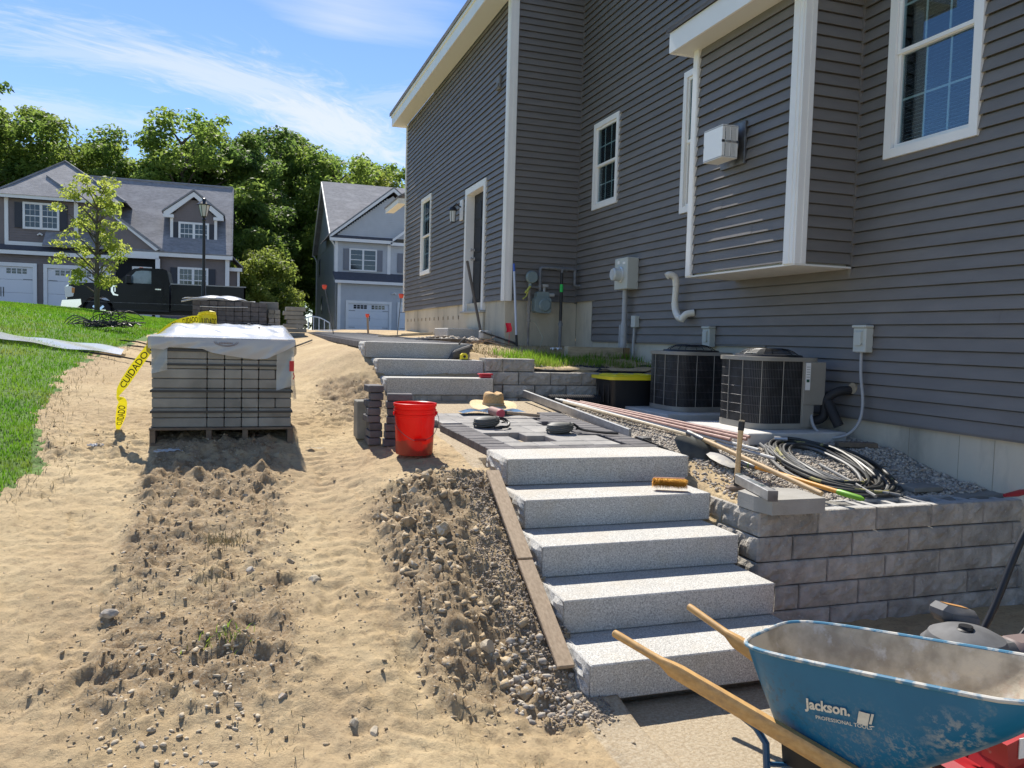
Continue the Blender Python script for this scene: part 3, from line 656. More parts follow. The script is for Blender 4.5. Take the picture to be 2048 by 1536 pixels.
siding(house, wX(XB), 2.42, 23, lambda z: (5.95, 7.50), [], m_siding)
siding(house, wY(5.84), 2.42, 27, lambda z: (4.6, 5.10), [], m_siding)
b_ = MB(lambda u, w_, z: (u, 7.58+w_, z)); 
siding(house, lambda u, w_, z: (u, 7.58+w_, z), 2.42, 23, lambda z: (4.6, 5.12), [], m_siding)
# walls behind the siding
k = MB(); k.box(XM+.26, XM+.4, .5, 12.3, -.3, 7.6); k.box(XG+.26, XG+.4, 12.3, 20.1, 2.1, 6.95); k.box(4.2, 5.5, YR+.03, YR+.2, 2.2, 7.6); k.box(5.1, 13, .5, .6, -.3, 7.6); k.box(XG+.05, 13, 20.15, 20.25, 1.5, 6.9); k.box(12.9, 13, .5, 20.2, -.3, 7.6)
k.prism([(4.0, 6.9), (13.0, 6.9), (8.5, 9.9)], 1, YR+.06, YR+.16)
k.build('wall', m_dark, house)
# foundation, stepped like the ground
f_ = MB(); f_.box(XM+.012, XM+.26, .5, 7.0, -.3, 1.085); f_.box(XM+.012, XM+.26, 7.0, 11.33, -.3, 1.69); f_.box(XM+.012, XM+.26, 11.33, YR, -.3, 2.30)
f_.box(XG+.012, XG+.26, YR+.012, 20.2, .5, 2.295); f_.box(XG+.26, XM+.012, YR+.012, YR+.25, .5, 2.295)
f_.build('foundation', m_conc, house)
# form tie marks and stains of the foundation: small recessed plugs
tp = MB()
for y_ in (4.32, 4.62, 5.1): tp = MB(); tp.box(XM+.0105, XM+.02, y_-.001, y_+.001, .55, 1.05); tp.build('form_seam', mat('tie_mark', (0.22, 0.18, 0.12), rough=.9), house)
for y_ in np.arange(14.9, 20, .41): tp = MB(); tp.box(XG+.004, XG+.02, y_-.02, y_+.02, 2.02, 2.09); tp.build('form_tie_mark', mat('tie_mark', (0.22, 0.18, 0.12), rough=.9), house)
# corner posts
def post(x0, x1, y0, y1, z0, z1):
    mb = MB(); mb.box(x0, x1, y0, y1, z0, z1, .004); mb.build('corner_post', m_white, house)
def lpost(cx, cy, wx, wy, z0, z1, sy=1):
    """outside corner: a strip on the -X face (along y) and one on the Y face (along x), with a grooved edge"""
    mb = MB(); mb.box(cx-.040, cx-.006, cy-.006*sy, cy+wy*sy, z0, z1); mb.box(cx-.046, cx-.040, cy+.035*sy, cy+(wy-.012)*sy, z0, z1)
    mb.box(cx-.03, cx+wx, cy-.03*sy, cy-.006*sy, z0, z1); mb.box(cx+.035, cx+wx-.012, cy-.036*sy, cy-.03*sy, z0, z1)
    mb.build('corner_post', m_white, house)
lpost(XG, YR, .10, .10, 2.27, 6.92); lpost(XG, 20.28, .10, .10, 2.27, 6.92, -1)
lpost(XB, 5.84, .085, .12, 2.40, 4.75); lpost(XB, 7.58, .085, .09, 2.40, 4.75, -1)
def ipost(x, y, z0, z1, sy):
    mb = MB(); mb.box(x-.028, x+.01, y-.028*sy, y+.01*sy, z0, z1); mb.build('inside_corner_trim', m_siding, house)
ipost(XM, YR, 2.27, 8.0, 1); ipost(XM, 5.84, 2.30, 4.95, 1)
mb = MB(); mb.box(XM-.02, XM+.01, 11.325, 11.36, 1.68, 2.29); mb.build('inside_corner_trim', m_siding, house)
mb = MB(); mb.box(XM-.022, XM+.0, .5, 7.0, 1.062, 1.078); mb.box(XM-.022, XM, 7.0, 11.33, 1.668, 1.684); mb.build('starter_strip', m_siding, house)
# bay underside, eave and small shed roof
mb = MB(); mb.box(XB-.028, XM-.001, 5.812, 7.608, 2.385, 2.40); mb.box(XB+.02, XM-.02, 5.88, 7.54, 2.40, 2.55); mb.build('bay_underside', m_soffit, house)
mb = MB(); mb.box(4.285, XM-.02, 5.70, 7.70, 4.745, 4.757); mb.build('bay_soffit', m_soffit, house)
mb = MB(); mb.box(4.262, 4.285, 5.69, 7.71, 4.735, 4.945); mb.box(4.285, XM-.02, 5.68, 5.70, 4.735, 4.945); mb.box(4.285, XM-.02, 7.70, 7.72, 4.735, 4.945); mb.build('bay_fascia', m_white, house)
mb = MB(); mb.prism([(4.235, 4.945), (5.12, 5.38), (5.12, 5.41), (4.235, 4.975)], 1, 5.66, 7.74); mb.build('bay_roof', m_shingle, house)
for i, (xa, za) in enumerate([(4.235+.135*k_, 4.977+.066*k_) for k_ in range(6)]):
    mb = MB(); mb.prism([(xa, za), (xa+.15, za+.0735), (xa+.15, za+.078), (xa-.004, za+.012)], 1, 5.65, 7.75); mb.build('shingle_course', m_shingle, house)
# eaves and roofs
mb = MB(); mb.box(3.565, XG-.03, 11.95, 20.45, 6.925, 6.94); mb.build('soffit', m_soffit, house)
mb = MB(); mb.box(3.545, 3.565, 11.93, 20.47, 6.915, 7.17); mb.box(3.565, 4.06, 11.93, 11.95, 6.915, 7.17); mb.box(3.565, 3.92, 20.45, 20.47, 6.915, 7.17); mb.box(3.52, 3.545, 11.93, 20.47, 7.12, 7.18); mb.build('fascia', m_white, house)
mb = MB(); mb.prism([(3.50, 7.17), (8.5, 10.45), (13.4, 7.2), (13.4, 7.26), (8.5, 10.53), (3.50, 7.25)], 1, 11.9, 20.55); mb.build('roof', m_shingle, house)
mb = MB(); mb.box(XG, XG+.012, 12.15, 20.2, 6.88, 6.925); mb.build('frieze', m_white, house)
mb = MB(); mb.prism([(4.72, 7.6), (9.0, 10.4), (13.4, 7.6), (13.4, 7.68), (9.0, 10.5), (4.72, 7.68)], 1, .2, 11.9); mb.build('roof', m_shingle, house)
mb = MB(); mb.box(4.74, XM+.3, .2, 11.9, 7.57, 7.6); mb.build('soffit', m_soffit, house); mb = MB(); mb.box(4.715, 4.74, .2, 11.9, 7.55, 7.74); mb.build('fascia', m_white, house)
# front porch eave that shows past the far corner
mb = MB(); mb.box(3.74, 3.95, 20.34, 22.2, 5.02, 5.04); mb.build('porch_soffit', m_soffit, house)
mb = MB(); mb.box(3.72, 3.74, 20.32, 22.2, 5.0, 5.13); mb.box(3.74, 4.3, 20.32, 20.34, 5.0, 5.13); mb.build('porch_fascia', m_white, house)
mb = MB(); mb.prism([(3.70, 5.13), (4.3, 5.48), (4.3, 5.54), (3.70, 5.17)], 1, 20.31, 22.3); mb.build('porch_roof', m_shingle, house)
# windows and side door
window(house, wX(XM), *W1, blind=4.25); window(house, wX(XM), *W2, blind=4.9); window(house, wX(XM), *W3, blind=4.9)
window(house, wX(XG), *WG, grid=(2, 2), blind=3.9)
xf = wX(XG); u0, u1, z0, z1 = DG
fr = MB(xf); fr.box(u0, u0+.11, -.14, .045, z0+.04, z1); fr.box(u1-.11, u1, -.14, .045, z0+.04, z1); fr.box(u0+.11, u1-.11, -.14, .045, z1-.11, z1)
fr.build('door_frame', m_white, house)
d = MB(xf); d.box(u0+.11, u1-.11, -.15, -.11, z0+.05, z1-.11)
m_door = mat('door_paint', (0.012, 0.013, 0.016), rough=0.5, spec=.25)
door = d.build('door', m_door, house)
dp = MB(xf); uc = (u0+u1)/2
for a, b in ((u0+.2, uc-.05), (uc+.05, u1-.2)):
    for c, e in ((z0+.25, z0+.95), (z0+1.1, z0+1.55), (z0+1.68, z0+2.0)): dp.box(a, b, -.112, -.10, c, e, .008)
dp.build('door_panel', m_door, door)
dk = MB(xf); dk.lathe([(0, 0), (.03, 0), (.03, .01), (.014, .02), (.014, .045), (.03, .055), (.033, .07), (.02, .085), (0, .087)], n=14, axis=1)
kx = MB(); 
for c in ((u1-.2, z0+1.0), (u1-.2, z0+1.16)):
    r_ = .03 if c[1] < z0+1.1 else .025
    t = MB(); t.lathe([(0, 0), (r_, 0), (r_, .012), (r_*.5, .02), (r_*.5, .05), (r_*1.05, .06), (r_*.9, .08), (0, .085)], n=14, axis=1)
    kx.add([xf(c[0]+p[0], -.11+p[1], c[1]+p[2]) for p in t.v], t.f)
kx.build('door_knob', m_dullgrey, door, smooth=True)
th = MB(xf); th.box(u0-.02, u1+.02, -.12, .09, z0, z0+.04, .005); th.build('threshold', m_alu, house)
hb = MB(xf); hb.box(u0+.02, u1-.02, -.01, .02, 1.75, z0-.002); hb.build('door_step_riser', m_conc, house)
# ------------------------------------------------------------------ things fixed to the house
def carlight():
    L0 = Vector((XG-.02, 14.70, 4.05)); t = thing('wall_light', 'black lantern wall light on a white mounting block left of the side door', 'wall light', L0)
    mb = MB(); mb.box(XG-.05, XG-.018, 14.60, 14.78, 3.86, 4.24, .006); mb.build('mounting_block', m_white, t)
    mb = MB(); mb.tube([(XG-.05, 14.69, 4.1), (XG-.14, 14.69, 4.16), (XG-.2, 14.69, 4.1)], .014, 8); mb.lathe([(.001, .07), (.05, .05), (.085, 0), (.085, -.015)], (XG-.2, 14.69, 4.04), 12); mb.lathe([(.05, 0), (.05, -.02), (.001, -.02)], (XG-.2, 14.69, 3.83), 12)
    for k in range(4):
        a = k*math.pi/2+.78; mb.cyl((XG-.2+.07*math.cos(a), 14.69+.07*math.sin(a), 4.03), (XG-.2+.05*math.cos(a), 14.69+.05*math.sin(a), 3.82), .006, 5)
    mb.build('lantern_cage', m_black, t)
    mb = MB(); mb.lathe([(.05, 0), (.062, .2)], (XG-.2, 14.69, 3.82), 14); mb.build('glass_chimney', mat('frosted', (0.62, 0.62, 0.58), rough=.25), t)
carlight()
mb = MB(); mb.box(XG-.06, XG-.015, 12.44, 12.62, 5.66, 5.88, .008); mb.box(XG-.075, XG-.06, 12.47, 12.59, 5.69, 5.74)
solo(mb, 'wall_vent', m_siding, 'small grey vent hood high on the siding by the white corner post', 'vent', (XG, 12.53, 5.7))
# fireplace vent on the bay
t = thing('fireplace_vent', 'silver box shaped exhaust vent with slotted cage on the bay wall', 'vent', (XB, 6.85, 3.6))
mb = MB(); mb.box(XB-.045, XB-.016, 6.60, 7.0, 3.40, 3.80, .004); rect_frame(MB(), 0, 1, 0, 1, .1, 0, 1); mb.build('back_plate', m_steel, t)
mb = MB(); mb.lathe([(.10, 0), (.085, -.10), (.085, -.12)], (XB-.045, 6.80, 3.60), 20, axis=0); mb.build('collar', m_alu, t, smooth=True)
m_vent = mat('bright_vent', (0.82, 0.81, 0.76), rough=.4, metal=.1)
mb = MB(); X0, X1, Y0, Y1, Z0, Z1 = XB-.27, XB-.10, 6.63, 6.95, 3.45, 3.74
mb.box(X0, X0+.012, Y0, Y1, Z0, Z1); mb.box(X0, X1, Y0, Y1, Z0-.006, Z0+.006); mb.box(X0, X1, Y0, Y1, Z1-.006, Z1+.006); mb.build('shield', m_vent, t)
for yy in (Y0, Y1-.008):
    mb = MB(); mb.box(X0+.012, X0+.03, yy, yy+.008, Z0, Z1); mb.box(X1-.014, X1, yy, yy+.008, Z0, Z1); mb.box(X0+.078, X0+.095, yy, yy+.008, Z0, Z1); mb.box(X0, X1, yy, yy+.008, (Z0+Z1)/2-.012, (Z0+Z1)/2+.012)
    for q in (.040, .053, .066, .103, .117, .131, .145): mb.box(X0+q, X0+q+.008, yy, yy+.008, Z0, Z1)
    mb.build('slotted_side', m_vent, t)
mb = MB(); mb.box(X0+.04, X1, Y0+.05, Y1-.05, Z0+.04, Z1-.04); mb.build('baffle', m_dark, t)
# electric meter
t = thing('electric_meter', 'grey electric meter box with round glass meter on a conduit down the wall', 'electric meter', (XM, 10.05, 1.4))
mb = MB(); mb.box(XM-.19, XM-.016, 9.86, 10.25, 2.40, 2.83, .008); mb.build('box', m_elec, t)
mb = MB(); mb.lathe([(0, -.13), (.075, -.13), (.09, -.115), (.092, -.02), (.11, -.015), (.11, 0)], (XM-.19, 10.06, 2.60), 24, axis=0)
mb.build('meter', mat('meter_glass', (0.55, 0.58, 0.56), rough=.12, coat=1), t, smooth=True)
mb = MB(); mb.box(XM-.193, XM-.19, 9.93, 10.0, 2.74, 2.77); mb.box(XM-.193, XM-.19, 10.1, 10.16, 2.75, 2.79); mb.build('sticker', m_white, t)
mb = MB(); mb.tube([(XM-.10, 10.08, 2.41), (XM-.10, 10.08, 1.95), (XM-.10, 10.08, 1.93), (XM-.10, 10.08, 1.28)], [.036, .036, .045, .045], 14)
for z in (1.55, 1.62, 1.75): mb.cyl((XM-.10, 10.08, z), (XM-.10, 10.08, z+.03), .052, 14)
mb.build('conduit', m_dullgrey, t, smooth=True)
t = thing('conduit_box', 'small grey outlet box on thin conduit right of the thick meter conduit', 'electrical box', (XM, 9.86, 1.4))
mb = MB(); mb.box(XM-.09, XM-.018, 9.78, 9.90, 1.88, 2.04, .006); mb.build('box', m_elec, t)
mb = MB(); mb.cyl((XM-.05, 9.86, 1.88), (XM-.05, 9.90, 1.30), .018, 10); mb.build('conduit', m_dullgrey, t)
mb = MB(); mb.cyl((XM-.06, 10.28, 1.30), (XM-.06, 10.27, 1.92), .02, 10); solo(mb, 'ground_conduit', m_dullgrey, 'thin grey pipe rising just left of the thick meter conduit', 'pipe', (XM-.06, 10.28, 1.3))
def disconnect(y, z, lab):
    t = thing('disconnect_box', lab, 'electrical box', (XM, y, z), 'air conditioner disconnect boxes')
    mb = MB(); mb.box(XM-.10, XM-.016, y-.075, y+.075, z-.12, z+.09, .006); mb.build('box', m_elec, t)
    mb = MB(); mb.box(XM-.115, XM-.02, y-.082, y+.082, z+.09, z+.115, .006); mb.build('lid', m_elec, t)
    mb = MB(); mb.prism([(XM-.10, z-.04), (XM-.118, z-.06), (XM-.118, z+.05), (XM-.10, z+.07)], 1, y-.035, y+.045); mb.build('cover', m_elec, t)
    return t
disconnect(8.0, 1.77, 'grey disconnect box on the siding above the rear air conditioner')
t = disconnect(5.59, 1.77, 'grey disconnect box on the siding with a hanging conduit loop')
mb = MB(); C_ = [(XM-.06, 5.60, 1.65), (XM-.07, 5.58, 1.45), (XM-.09, 5.52, 1.22), (XM-.14, 5.50, 1.05), (XM-.22, 5.55, .94), (XM-.32, 5.66, .91), (XM-.37, 5.78, .99), (XM-.33, 5.88, 1.13)]
def smooth_path(P, n=6):
    P = [Vector(p) for p in P]; out_ = []
    for i in range(len(P)-1):
        p0, p1, p2, p3 = P[max(i-1, 0)], P[i], P[i+1], P[min(i+2, len(P)-1)]
        for k in range(n):
            s = k/n; out_.append(.5*((2*p1) + (p2-p0)*s + (2*p0-5*p1+4*p2-p3)*s*s + (3*p1-p0-3*p2+p3)*s**3))
    out_.append(P[-1]); return out_
mb.tube(smooth_path(C_), .0135, 10); mb.build('conduit', m_dullgrey, t, smooth=True)
# white pvc vent pipe
t = thing('vent_pipe', 'white plastic vent pipe with two elbows on the siding', 'pipe', (XM, 8.6, 2.2))
mb = MB(); mb.tube(smooth_path([(XM-.24, 8.70, 2.49), (XM-.20, 8.69, 2.51), (XM-.14, 8.67, 2.48), (XM-.12, 8.67, 2.38)], 5), .042, 16); mb.build('top_elbow', m_pvc, t, smooth=True)
mb = MB(); mb.cyl((XM-.12, 8.67, 2.40), (XM-.12, 8.69, 2.15), .038, 16); mb.build('straight_pipe', m_pvc, t, smooth=True)
mb = MB(); mb.tube(smooth_path([(XM-.12, 8.69, 2.18), (XM-.12, 8.66, 2.08), (XM-.13, 8.57, 2.0), (XM-.13, 8.50, 1.98)], 5), .042, 16); mb.tube(smooth_path([(XM-.13, 8.50, 1.96), (XM-.10, 8.44, 2.03), (XM-.02, 8.40, 2.05)], 5), .042, 16); mb.build('bottom_elbow', m_pvc, t, smooth=True)
# wall hydrant / lineset sleeve behind the near condenser
mb = MB(); mb.tube(smooth_path([(XM, 5.75, 1.31), (XM-.12, 5.78, 1.30), (XM-.2, 5.84, 1.22), (XM-.21, 5.85, 1.08), (XM-.26, 5.9, 1.03), (XM-.36, 6.0, 1.02)]), .04, 10); mb.tube(smooth_path([(XM-.2, 5.82, 1.2), (XM-.19, 5.74, 1.08), (XM-.17, 5.70, 1.0)]), .045, 10)
solo(mb, 'refrigerant_lines', m_rubber, 'black insulated refrigerant lines between the wall and the near air conditioner', 'pipe', (XM, 5.8, 1.0), smooth=True)
mb = MB(); mb.cyl((XM-.0, 5.72, 1.33), (XM-.03, 5.72, 1.33), .05, 14); solo(mb, 'wall_sleeve', m_lumber, 'tan foam filled pipe sleeve in the siding', 'pipe', (XM, 5.72, 1.33))
# gas meter set in the corner
t = thing('gas_meter', 'blue grey gas meter with regulator and grey pipes in the house corner', 'gas meter', (4.5, 11.86, 1.5))
m_gpipe = mat('gas_pipe', (0.20, 0.21, 0.22), (0.15, 0.155, 0.16), scale=20, rough=.5)
m_gmeter = mat('gas_meter_paint', (0.22, 0.28, 0.28), (0.18, 0.24, 0.245), scale=9, rough=.45)
YP = 11.86
mb = MB(); mb.tube([(4.262, YP, 1.45), (4.262, YP, 2.0)], .018, 10); mb.tube([(4.265, YP, 2.0), (4.265, YP, 2.55)], .022, 10)
for z in (1.95, 2.1, 2.2): mb.cyl((4.264, YP, z), (4.264, YP, z+.04), .034, 8)
mb.build('riser_pipe', mat('rusty_pipe', (0.19, 0.165, 0.14), (0.28, 0.27, 0.25), scale=14, rough=.8), t)
mb = MB(); mb.lathe([(0, -.05), (.085, -.05), (.10, -.02), (.10, .0), (.085, .03), (.04, .045), (.04, .07), (0, .07)], (4.285, YP-.02, 2.645), 20, axis=1); mb.cyl((4.27, YP, 2.50), (4.28, YP, 2.58), .03, 10); mb.build('regulator', m_gmeter, t, smooth=True)
mb = MB(); mb.tube([(4.27, YP, 2.50), (4.43, YP, 2.49)], .02, 10)
mb.tube(smooth_path([(4.44, YP, 2.44), (4.435, YP, 2.60), (4.435, YP, 2.76), (4.46, YP, 2.80), (4.52, YP, 2.805), (4.98, YP, 2.80), (5.02, YP, 2.78), (5.025, YP, 2.74), (5.025, YP, 2.60), (5.03, YP, 2.56), (5.06, YP, 2.545), (5.13, YP, 2.545)], 4), .026, 10)
for x in (4.73, 4.80, 4.86): mb.cyl((x, YP, 2.80), (x+.03, YP, 2.80), .036, 10)
for z in (2.50, 2.60): mb.cyl((4.435, YP, z), (4.435, YP, z+.035), .036, 8)
mb.build('pipe', m_gpipe, t, smooth=True)
mb = MB(); mb.prism([(4.335, 2.12), (4.36, 2.10), (4.56, 2.09), (4.60, 2.12), (4.60, 2.30), (4.585, 2.33), (4.35, 2.33), (4.335, 2.30)], 1, YP-.09, YP+.08)
mb.prism([(4.365, 2.33), (4.57, 2.33), (4.57, 2.41), (4.55, 2.425), (4.39, 2.425), (4.365, 2.40)], 1, YP-.07, YP+.07)
mb.lathe([(0, -.02), (.085, -.02), (.10, 0)], (4.49, YP-.10, 2.215), 20, axis=1); mb.build('meter_body', m_gmeter, t)
mb = MB(); mb.box(4.47, 4.56, YP-.05, YP+.02, 2.50, 2.545, .006); mb.cyl((4.505, YP-.01, 2.42), (4.505, YP-.01, 2.505), .022, 10); mb.build('shut_off_valve', m_dullgrey, t)
mb = MB(); mb.cyl((4.56, YP-.04, 2.38), (4.66, YP-.04, 2.38), .03, 10); mb.build('side_fitting', m_dullgrey, t)
mb = MB(); mb.tube([(4.26, YP-.04, 2.50), (4.21, YP-.06, 2.44), (4.17, YP-.07, 2.40)], .018, 6); mb.tube([(4.24, YP-.05, 2.47), (4.19, YP-.07, 2.35), (4.13, YP-.08, 2.30)], .010, 6)
mb.build('tie_tag', mat('yellow_tag', (0.50, 0.50, 0.10), rough=.6), t)
mb = MB(); mb.tube(smooth_path([(4.28, YP-.05, 1.97), (4.36, YP-.06, 1.93), (4.42, YP-.1, 1.80), (4.45, YP-.15, 1.70), (4.40, YP-.2, 1.60), (4.38, YP-.25, 1.53)]), .008, 6); mb.build('tracer_wire', mat('tan_wire', (0.40, 0.38, 0.27), rough=.6), t)
t = thing('bollard_pipe', 'thin black pipe with a green band standing in the house corner', 'pipe', (4.76, 11.75, 1.5))
mb = MB(); mb.cyl((4.755, 11.75, 1.98), (4.755, 11.75, 2.73), .024, 12); mb.build('black_sleeve', m_black, t)
mb = MB(); mb.cyl((4.755, 11.75, 2.43), (4.755, 11.75, 2.55), .0265, 12); mb.build('green_band', mat('green_band', (0.03, 0.55, 0.10), rough=.5), t)
mb = MB(); mb.cyl((4.755, 11.75, 1.50), (4.755, 11.75, 1.98), .026, 12); mb.cyl((4.755, 11.75, 1.90), (4.755, 11.75, 1.95), .04, 8); mb.cyl((4.76, 11.75, 2.73), (4.76, 11.75, 2.79), .015, 8); mb.build('steel_pipe', m_gpipe, t)

# ------------------------------------------------------------------ air conditioners
def rrect(x0, x1, y0, y1, r, n=8, front_only=False):
    P = []
    for cx, cy, a0 in ((x1-r, y1-r, 0), (x0+r, y1-r, 90), (x0+r, y0+r, 180), (x1-r, y0+r, 270)):
        for k in range(n+1):
            a = math.radians(a0+90*k/n); P.append((cx+r*math.cos(a), cy+r*math.sin(a)))
    return P
m_coil = bpy.data.materials.new('coil'); m_coil.use_nodes = True
b = m_coil.node_tree.nodes['Principled BSDF']; b.inputs['Base Color'].default_value = (.018, .018, .02, 1); b.inputs['Roughness'].default_value = .5
def condenser(x0, y0, z0, w_, d_, h, lab, service=True):
    t = thing('air_conditioner', lab, 'air conditioner', (x0+w_/2, y0+d_/2, z0), 'outdoor air conditioner units by the wall')
    R_ = .17; P0 = rrect(x0, x0+w_, y0, y0+d_, R_)
    mb = MB(); mb.prism(P0, 2, z0, z0+.05); mb.build('base_pan', m_beige, t, smooth=True)
    mb = MB(); P1 = rrect(x0+.02, x0+w_-.02, y0+.02, y0+d_-.02, R_-.02); mb.prism(P1, 2, z0+.05, z0+h-.03); mb.build('coil', m_coil, t, smooth=True)
    mb = MB(); mb.prism(rrect(x0-.008, x0+w_+.008, y0-.008, y0+d_+.008, R_), 2, z0+h-.035, z0+h); mb.build('top_cover', m_beige, t, smooth=True)
    # wire guard: closely spaced upright wires with hoops, and thicker corner bars
    P2 = rrect(x0+.006, x0+w_-.006, y0+.006, y0+d_-.006, R_-.006, 6); seq = [Vector((p[0], p[1], 0)) for p in P2] + [Vector((P2[0][0], P2[0][1], 0))]
    cum = [0]
    for a, b2 in zip(seq[:-1], seq[1:]): cum.append(cum[-1]+(b2-a).length)
    def at(s):
        s %= cum[-1]
        for i in range(len(cum)-1):
            if s <= cum[i+1]: return seq[i].lerp(seq[i+1], (s-cum[i])/max(1e-9, cum[i+1]-cum[i]))
        return seq[-1]
    mb = MB(); s = 0
    while s < cum[-1]:
        p = at(s); mb.box(p.x-.0012, p.x+.0012, p.y-.0012, p.y+.0012, z0+.05, z0+h-.03); s += .0155
    for k in range(1, 7):
        z = z0+.05+(h-.08)*k/7
        mb.tube([(q.x, q.y, z) for q in seq], .0022, 4, cap=False)
    mb.build('wire_guard', m_steel, t)
    mb = MB()
    for s in np.arange(.12, cum[-1], .205):
        p = at(s); mb.cyl((p.x, p.y, z0+.04), (p.x, p.y, z0+h-.03), .0045, 6)
    mb.build('guard_bar', m_beige, t)
    cx, cy = x0+w_/2, y0+d_/2
    mb = MB()
    for r_ in np.arange(.06, .27, .02): mb.tube([(cx+r_*math.cos(a), cy+r_*math.sin(a), z0+h+.07*(1-(max(r_-.12, 0)/.16)**2)) for a in np.linspace(0, 2*math.pi, 25)], .0028, 4, cap=False)
    for k in range(8):
        a = k*math.pi/4; mb.tube([(cx+r_*math.cos(a), cy+r_*math.sin(a), z0+h+.07*(1-(max(r_-.12, 0)/.16)**2)+.003) for r_ in (.05, .12, .17, .22, .285)], .004, 5)
    mb.build('fan_grille', m_black, t)
    mb = MB(); mb.lathe([(.0, .072), (.11, .072), (.115, .06), (0, .05)], (cx, cy, z0+h), 20); mb.lathe([(.30, 0), (.29, .018), (.26, .02), (.26, .0)], (cx, cy, z0+h), 28); mb.lathe([(0, -.0), (.26, .004)], (cx, cy, z0+h), 20); mb.build('fan_hub', m_black, t, smooth=True)
    if service:
        mb = MB(); mb.box(x0+w_-.22, x0+w_+.012, y0-.012, y0+.25, z0+h*.34, z0+h-.036, .006); mb.box(x0+w_-.22, x0+w_-.10, y0-.010, y0+.2, z0+.02, z0+h*.34, .004); mb.build('service_panel', m_beige, t)
        mb = MB(); mb.box(x0+w_-.205, x0+w_-.155, y0-.0145, y0-.012, z0+h*.55, z0+h*.93); lab_ = mb.build('label_sticker', m_white, t)
        mb = MB(); mb.box(x0+w_-.195, x0+w_-.165, y0-.0165, y0-.0145, z0+h*.66, z0+h*.70); mb.m = 0
        mb.build('green_patch', mat('dark_green', (.02, .09, .05), rough=.5), lab_)
        mb = MB()
        for k in range(5): mb.box(x0+w_-.198, x0+w_-.162, y0-.0165, y0-.0145, z0+h*(.73+.035*k), z0+h*(.735+.035*k))
        mb.build('printed_line', m_black, lab_)
    return t
def pad(x0, x1, y0, y1, z0, lab):
    mb = MB(); mb.box(x0, x1, y0, y1, z0-.10, z0, .008); solo(mb, 'equipment_pad', mat('pad', (0.60, 0.58, 0.53), (0.52, 0.50, 0.45), scale=8, rough=.85, bump=.2), lab, 'concrete pad', ((x0+x1)/2, (y0+y1)/2, z0), 'pads under the air conditioners')
pad(3.98, 4.98, 5.62, 6.62, .955, 'pale rectangular pad under the near air conditioner'); pad(4.02, 5.02, 7.02, 8.0, .975, 'pale rectangular pad under the rear air conditioner')
condenser(4.20, 5.85, .958, .70, .66, .63, 'near air conditioner with tan service panel and white label')
condenser(4.22, 7.22, .978, .72, .68, .62, 'rear air conditioner, partly hidden by the near one', False)
# storage bin
t = thing('storage_bin', 'black storage tote with a yellow lid beside the rear air conditioner', 'storage bin', (4.05, 8.1, .93))
def taper(mb, x0, x1, y0, y1, z0, z1, k, r=.05):
    A = rrect(x0+k, x1-k, y0+k, y1-k, r, 4); B = rrect(x0, x1, y0, y1, r, 4); n = len(A)
    mb.add([(p[0], p[1], z0) for p in A]+[(p[0], p[1], z1) for p in B], [tuple(range(n)), tuple(range(n, 2*n))]+[(i, (i+1) % n, n+(i+1) % n, n+i) for i in range(n)])
mb = MB(); taper(mb, 3.83, 4.50, 7.92, 8.38, .93, 1.27, .04); mb.build('tub', m_black, t, smooth=True)
for yy in (8.02, 8.15, 8.28):
    mb = MB(); mb.box(3.835, 3.85, yy-.015, yy+.015, 1.0, 1.25, .004); mb.build('rib', m_black, t)
m_yel = mat('yellow_plastic', (0.80, 0.66, 0.02), rough=.4)
mb = MB(); mb.prism(rrect(3.79, 4.54, 7.88, 8.42, .06, 4), 2, 1.265, 1.30); mb.prism(rrect(3.86, 4.47, 7.95, 8.35, .05, 4), 2, 1.30, 1.315); mb.build('lid', m_yel, t, smooth=True)
for xx in (3.95, 4.15, 4.35):
    mb = MB(); mb.box(xx-.05, xx+.05, 7.97, 8.33, 1.315, 1.322, .003); mb.build('lid_ridge', m_yel, t)
mb = MB(); 
for k in range(26):
    x = 3.24+k*.026; mb.lathe([(.062, 0), (.075, .006), (.075, .016), (.062, .022)], (x, 8.28, 1.0), 16, axis=0)
mb.cyl((3.24, 8.28, 1.0), (3.92, 8.28, 1.0), .06, 16)
solo(mb, 'corrugated_pipe', m_rubber, 'length of black corrugated drain pipe at the foot of the rear block wall', 'drain pipe', (3.6, 8.28, .93))

# ------------------------------------------------------------------ granite steps
def step(x0, x1, y0, y1, z0, z1, seed, lab, skew=0.0):
    r = random.Random(seed); bm = bmesh.new(); nx_, nz_, ny_2 = 26, 5, 10
    mb = MB(); mb.box(x0, x1, y0, y1, z0, z1, .006)
    # rough split ends: add a lumpy skin on both ends
    for e, xx in ((-1, x0), (1, x1)):
        n1, n2 = 12, 8; pts_ = []
        for j in range(n2+1):
            for i in range(n1+1):
                yy = y0+.004+(y1-y0-.008)*i/n1; zz = z0+.004+(z1-z0-.008)*j/n2
                edge = min(i, n1-i, j, n2-j); d = (.004 if edge == 0 else .008+r.random()*.022)
                pts_.append((xx+e*d, yy, zz))
        mb.m = 1; mb.add(pts_, [(j*(n1+1)+i, j*(n1+1)+i+1, (j+1)*(n1+1)+i+1, (j+1)*(n1+1)+i) for j in range(n2) for i in range(n1)]); mb.m = 0
    if skew:
        cx = (x0+x1)/2; mb.v = [(x, y+(x-cx)*skew, z) for x, y, z in mb.v]
    return solo(mb, 'granite_step', [m_granite, m_granite_rough], lab, 'stone step', ((x0+x1)/2, y0, z0), 'grey granite steps')
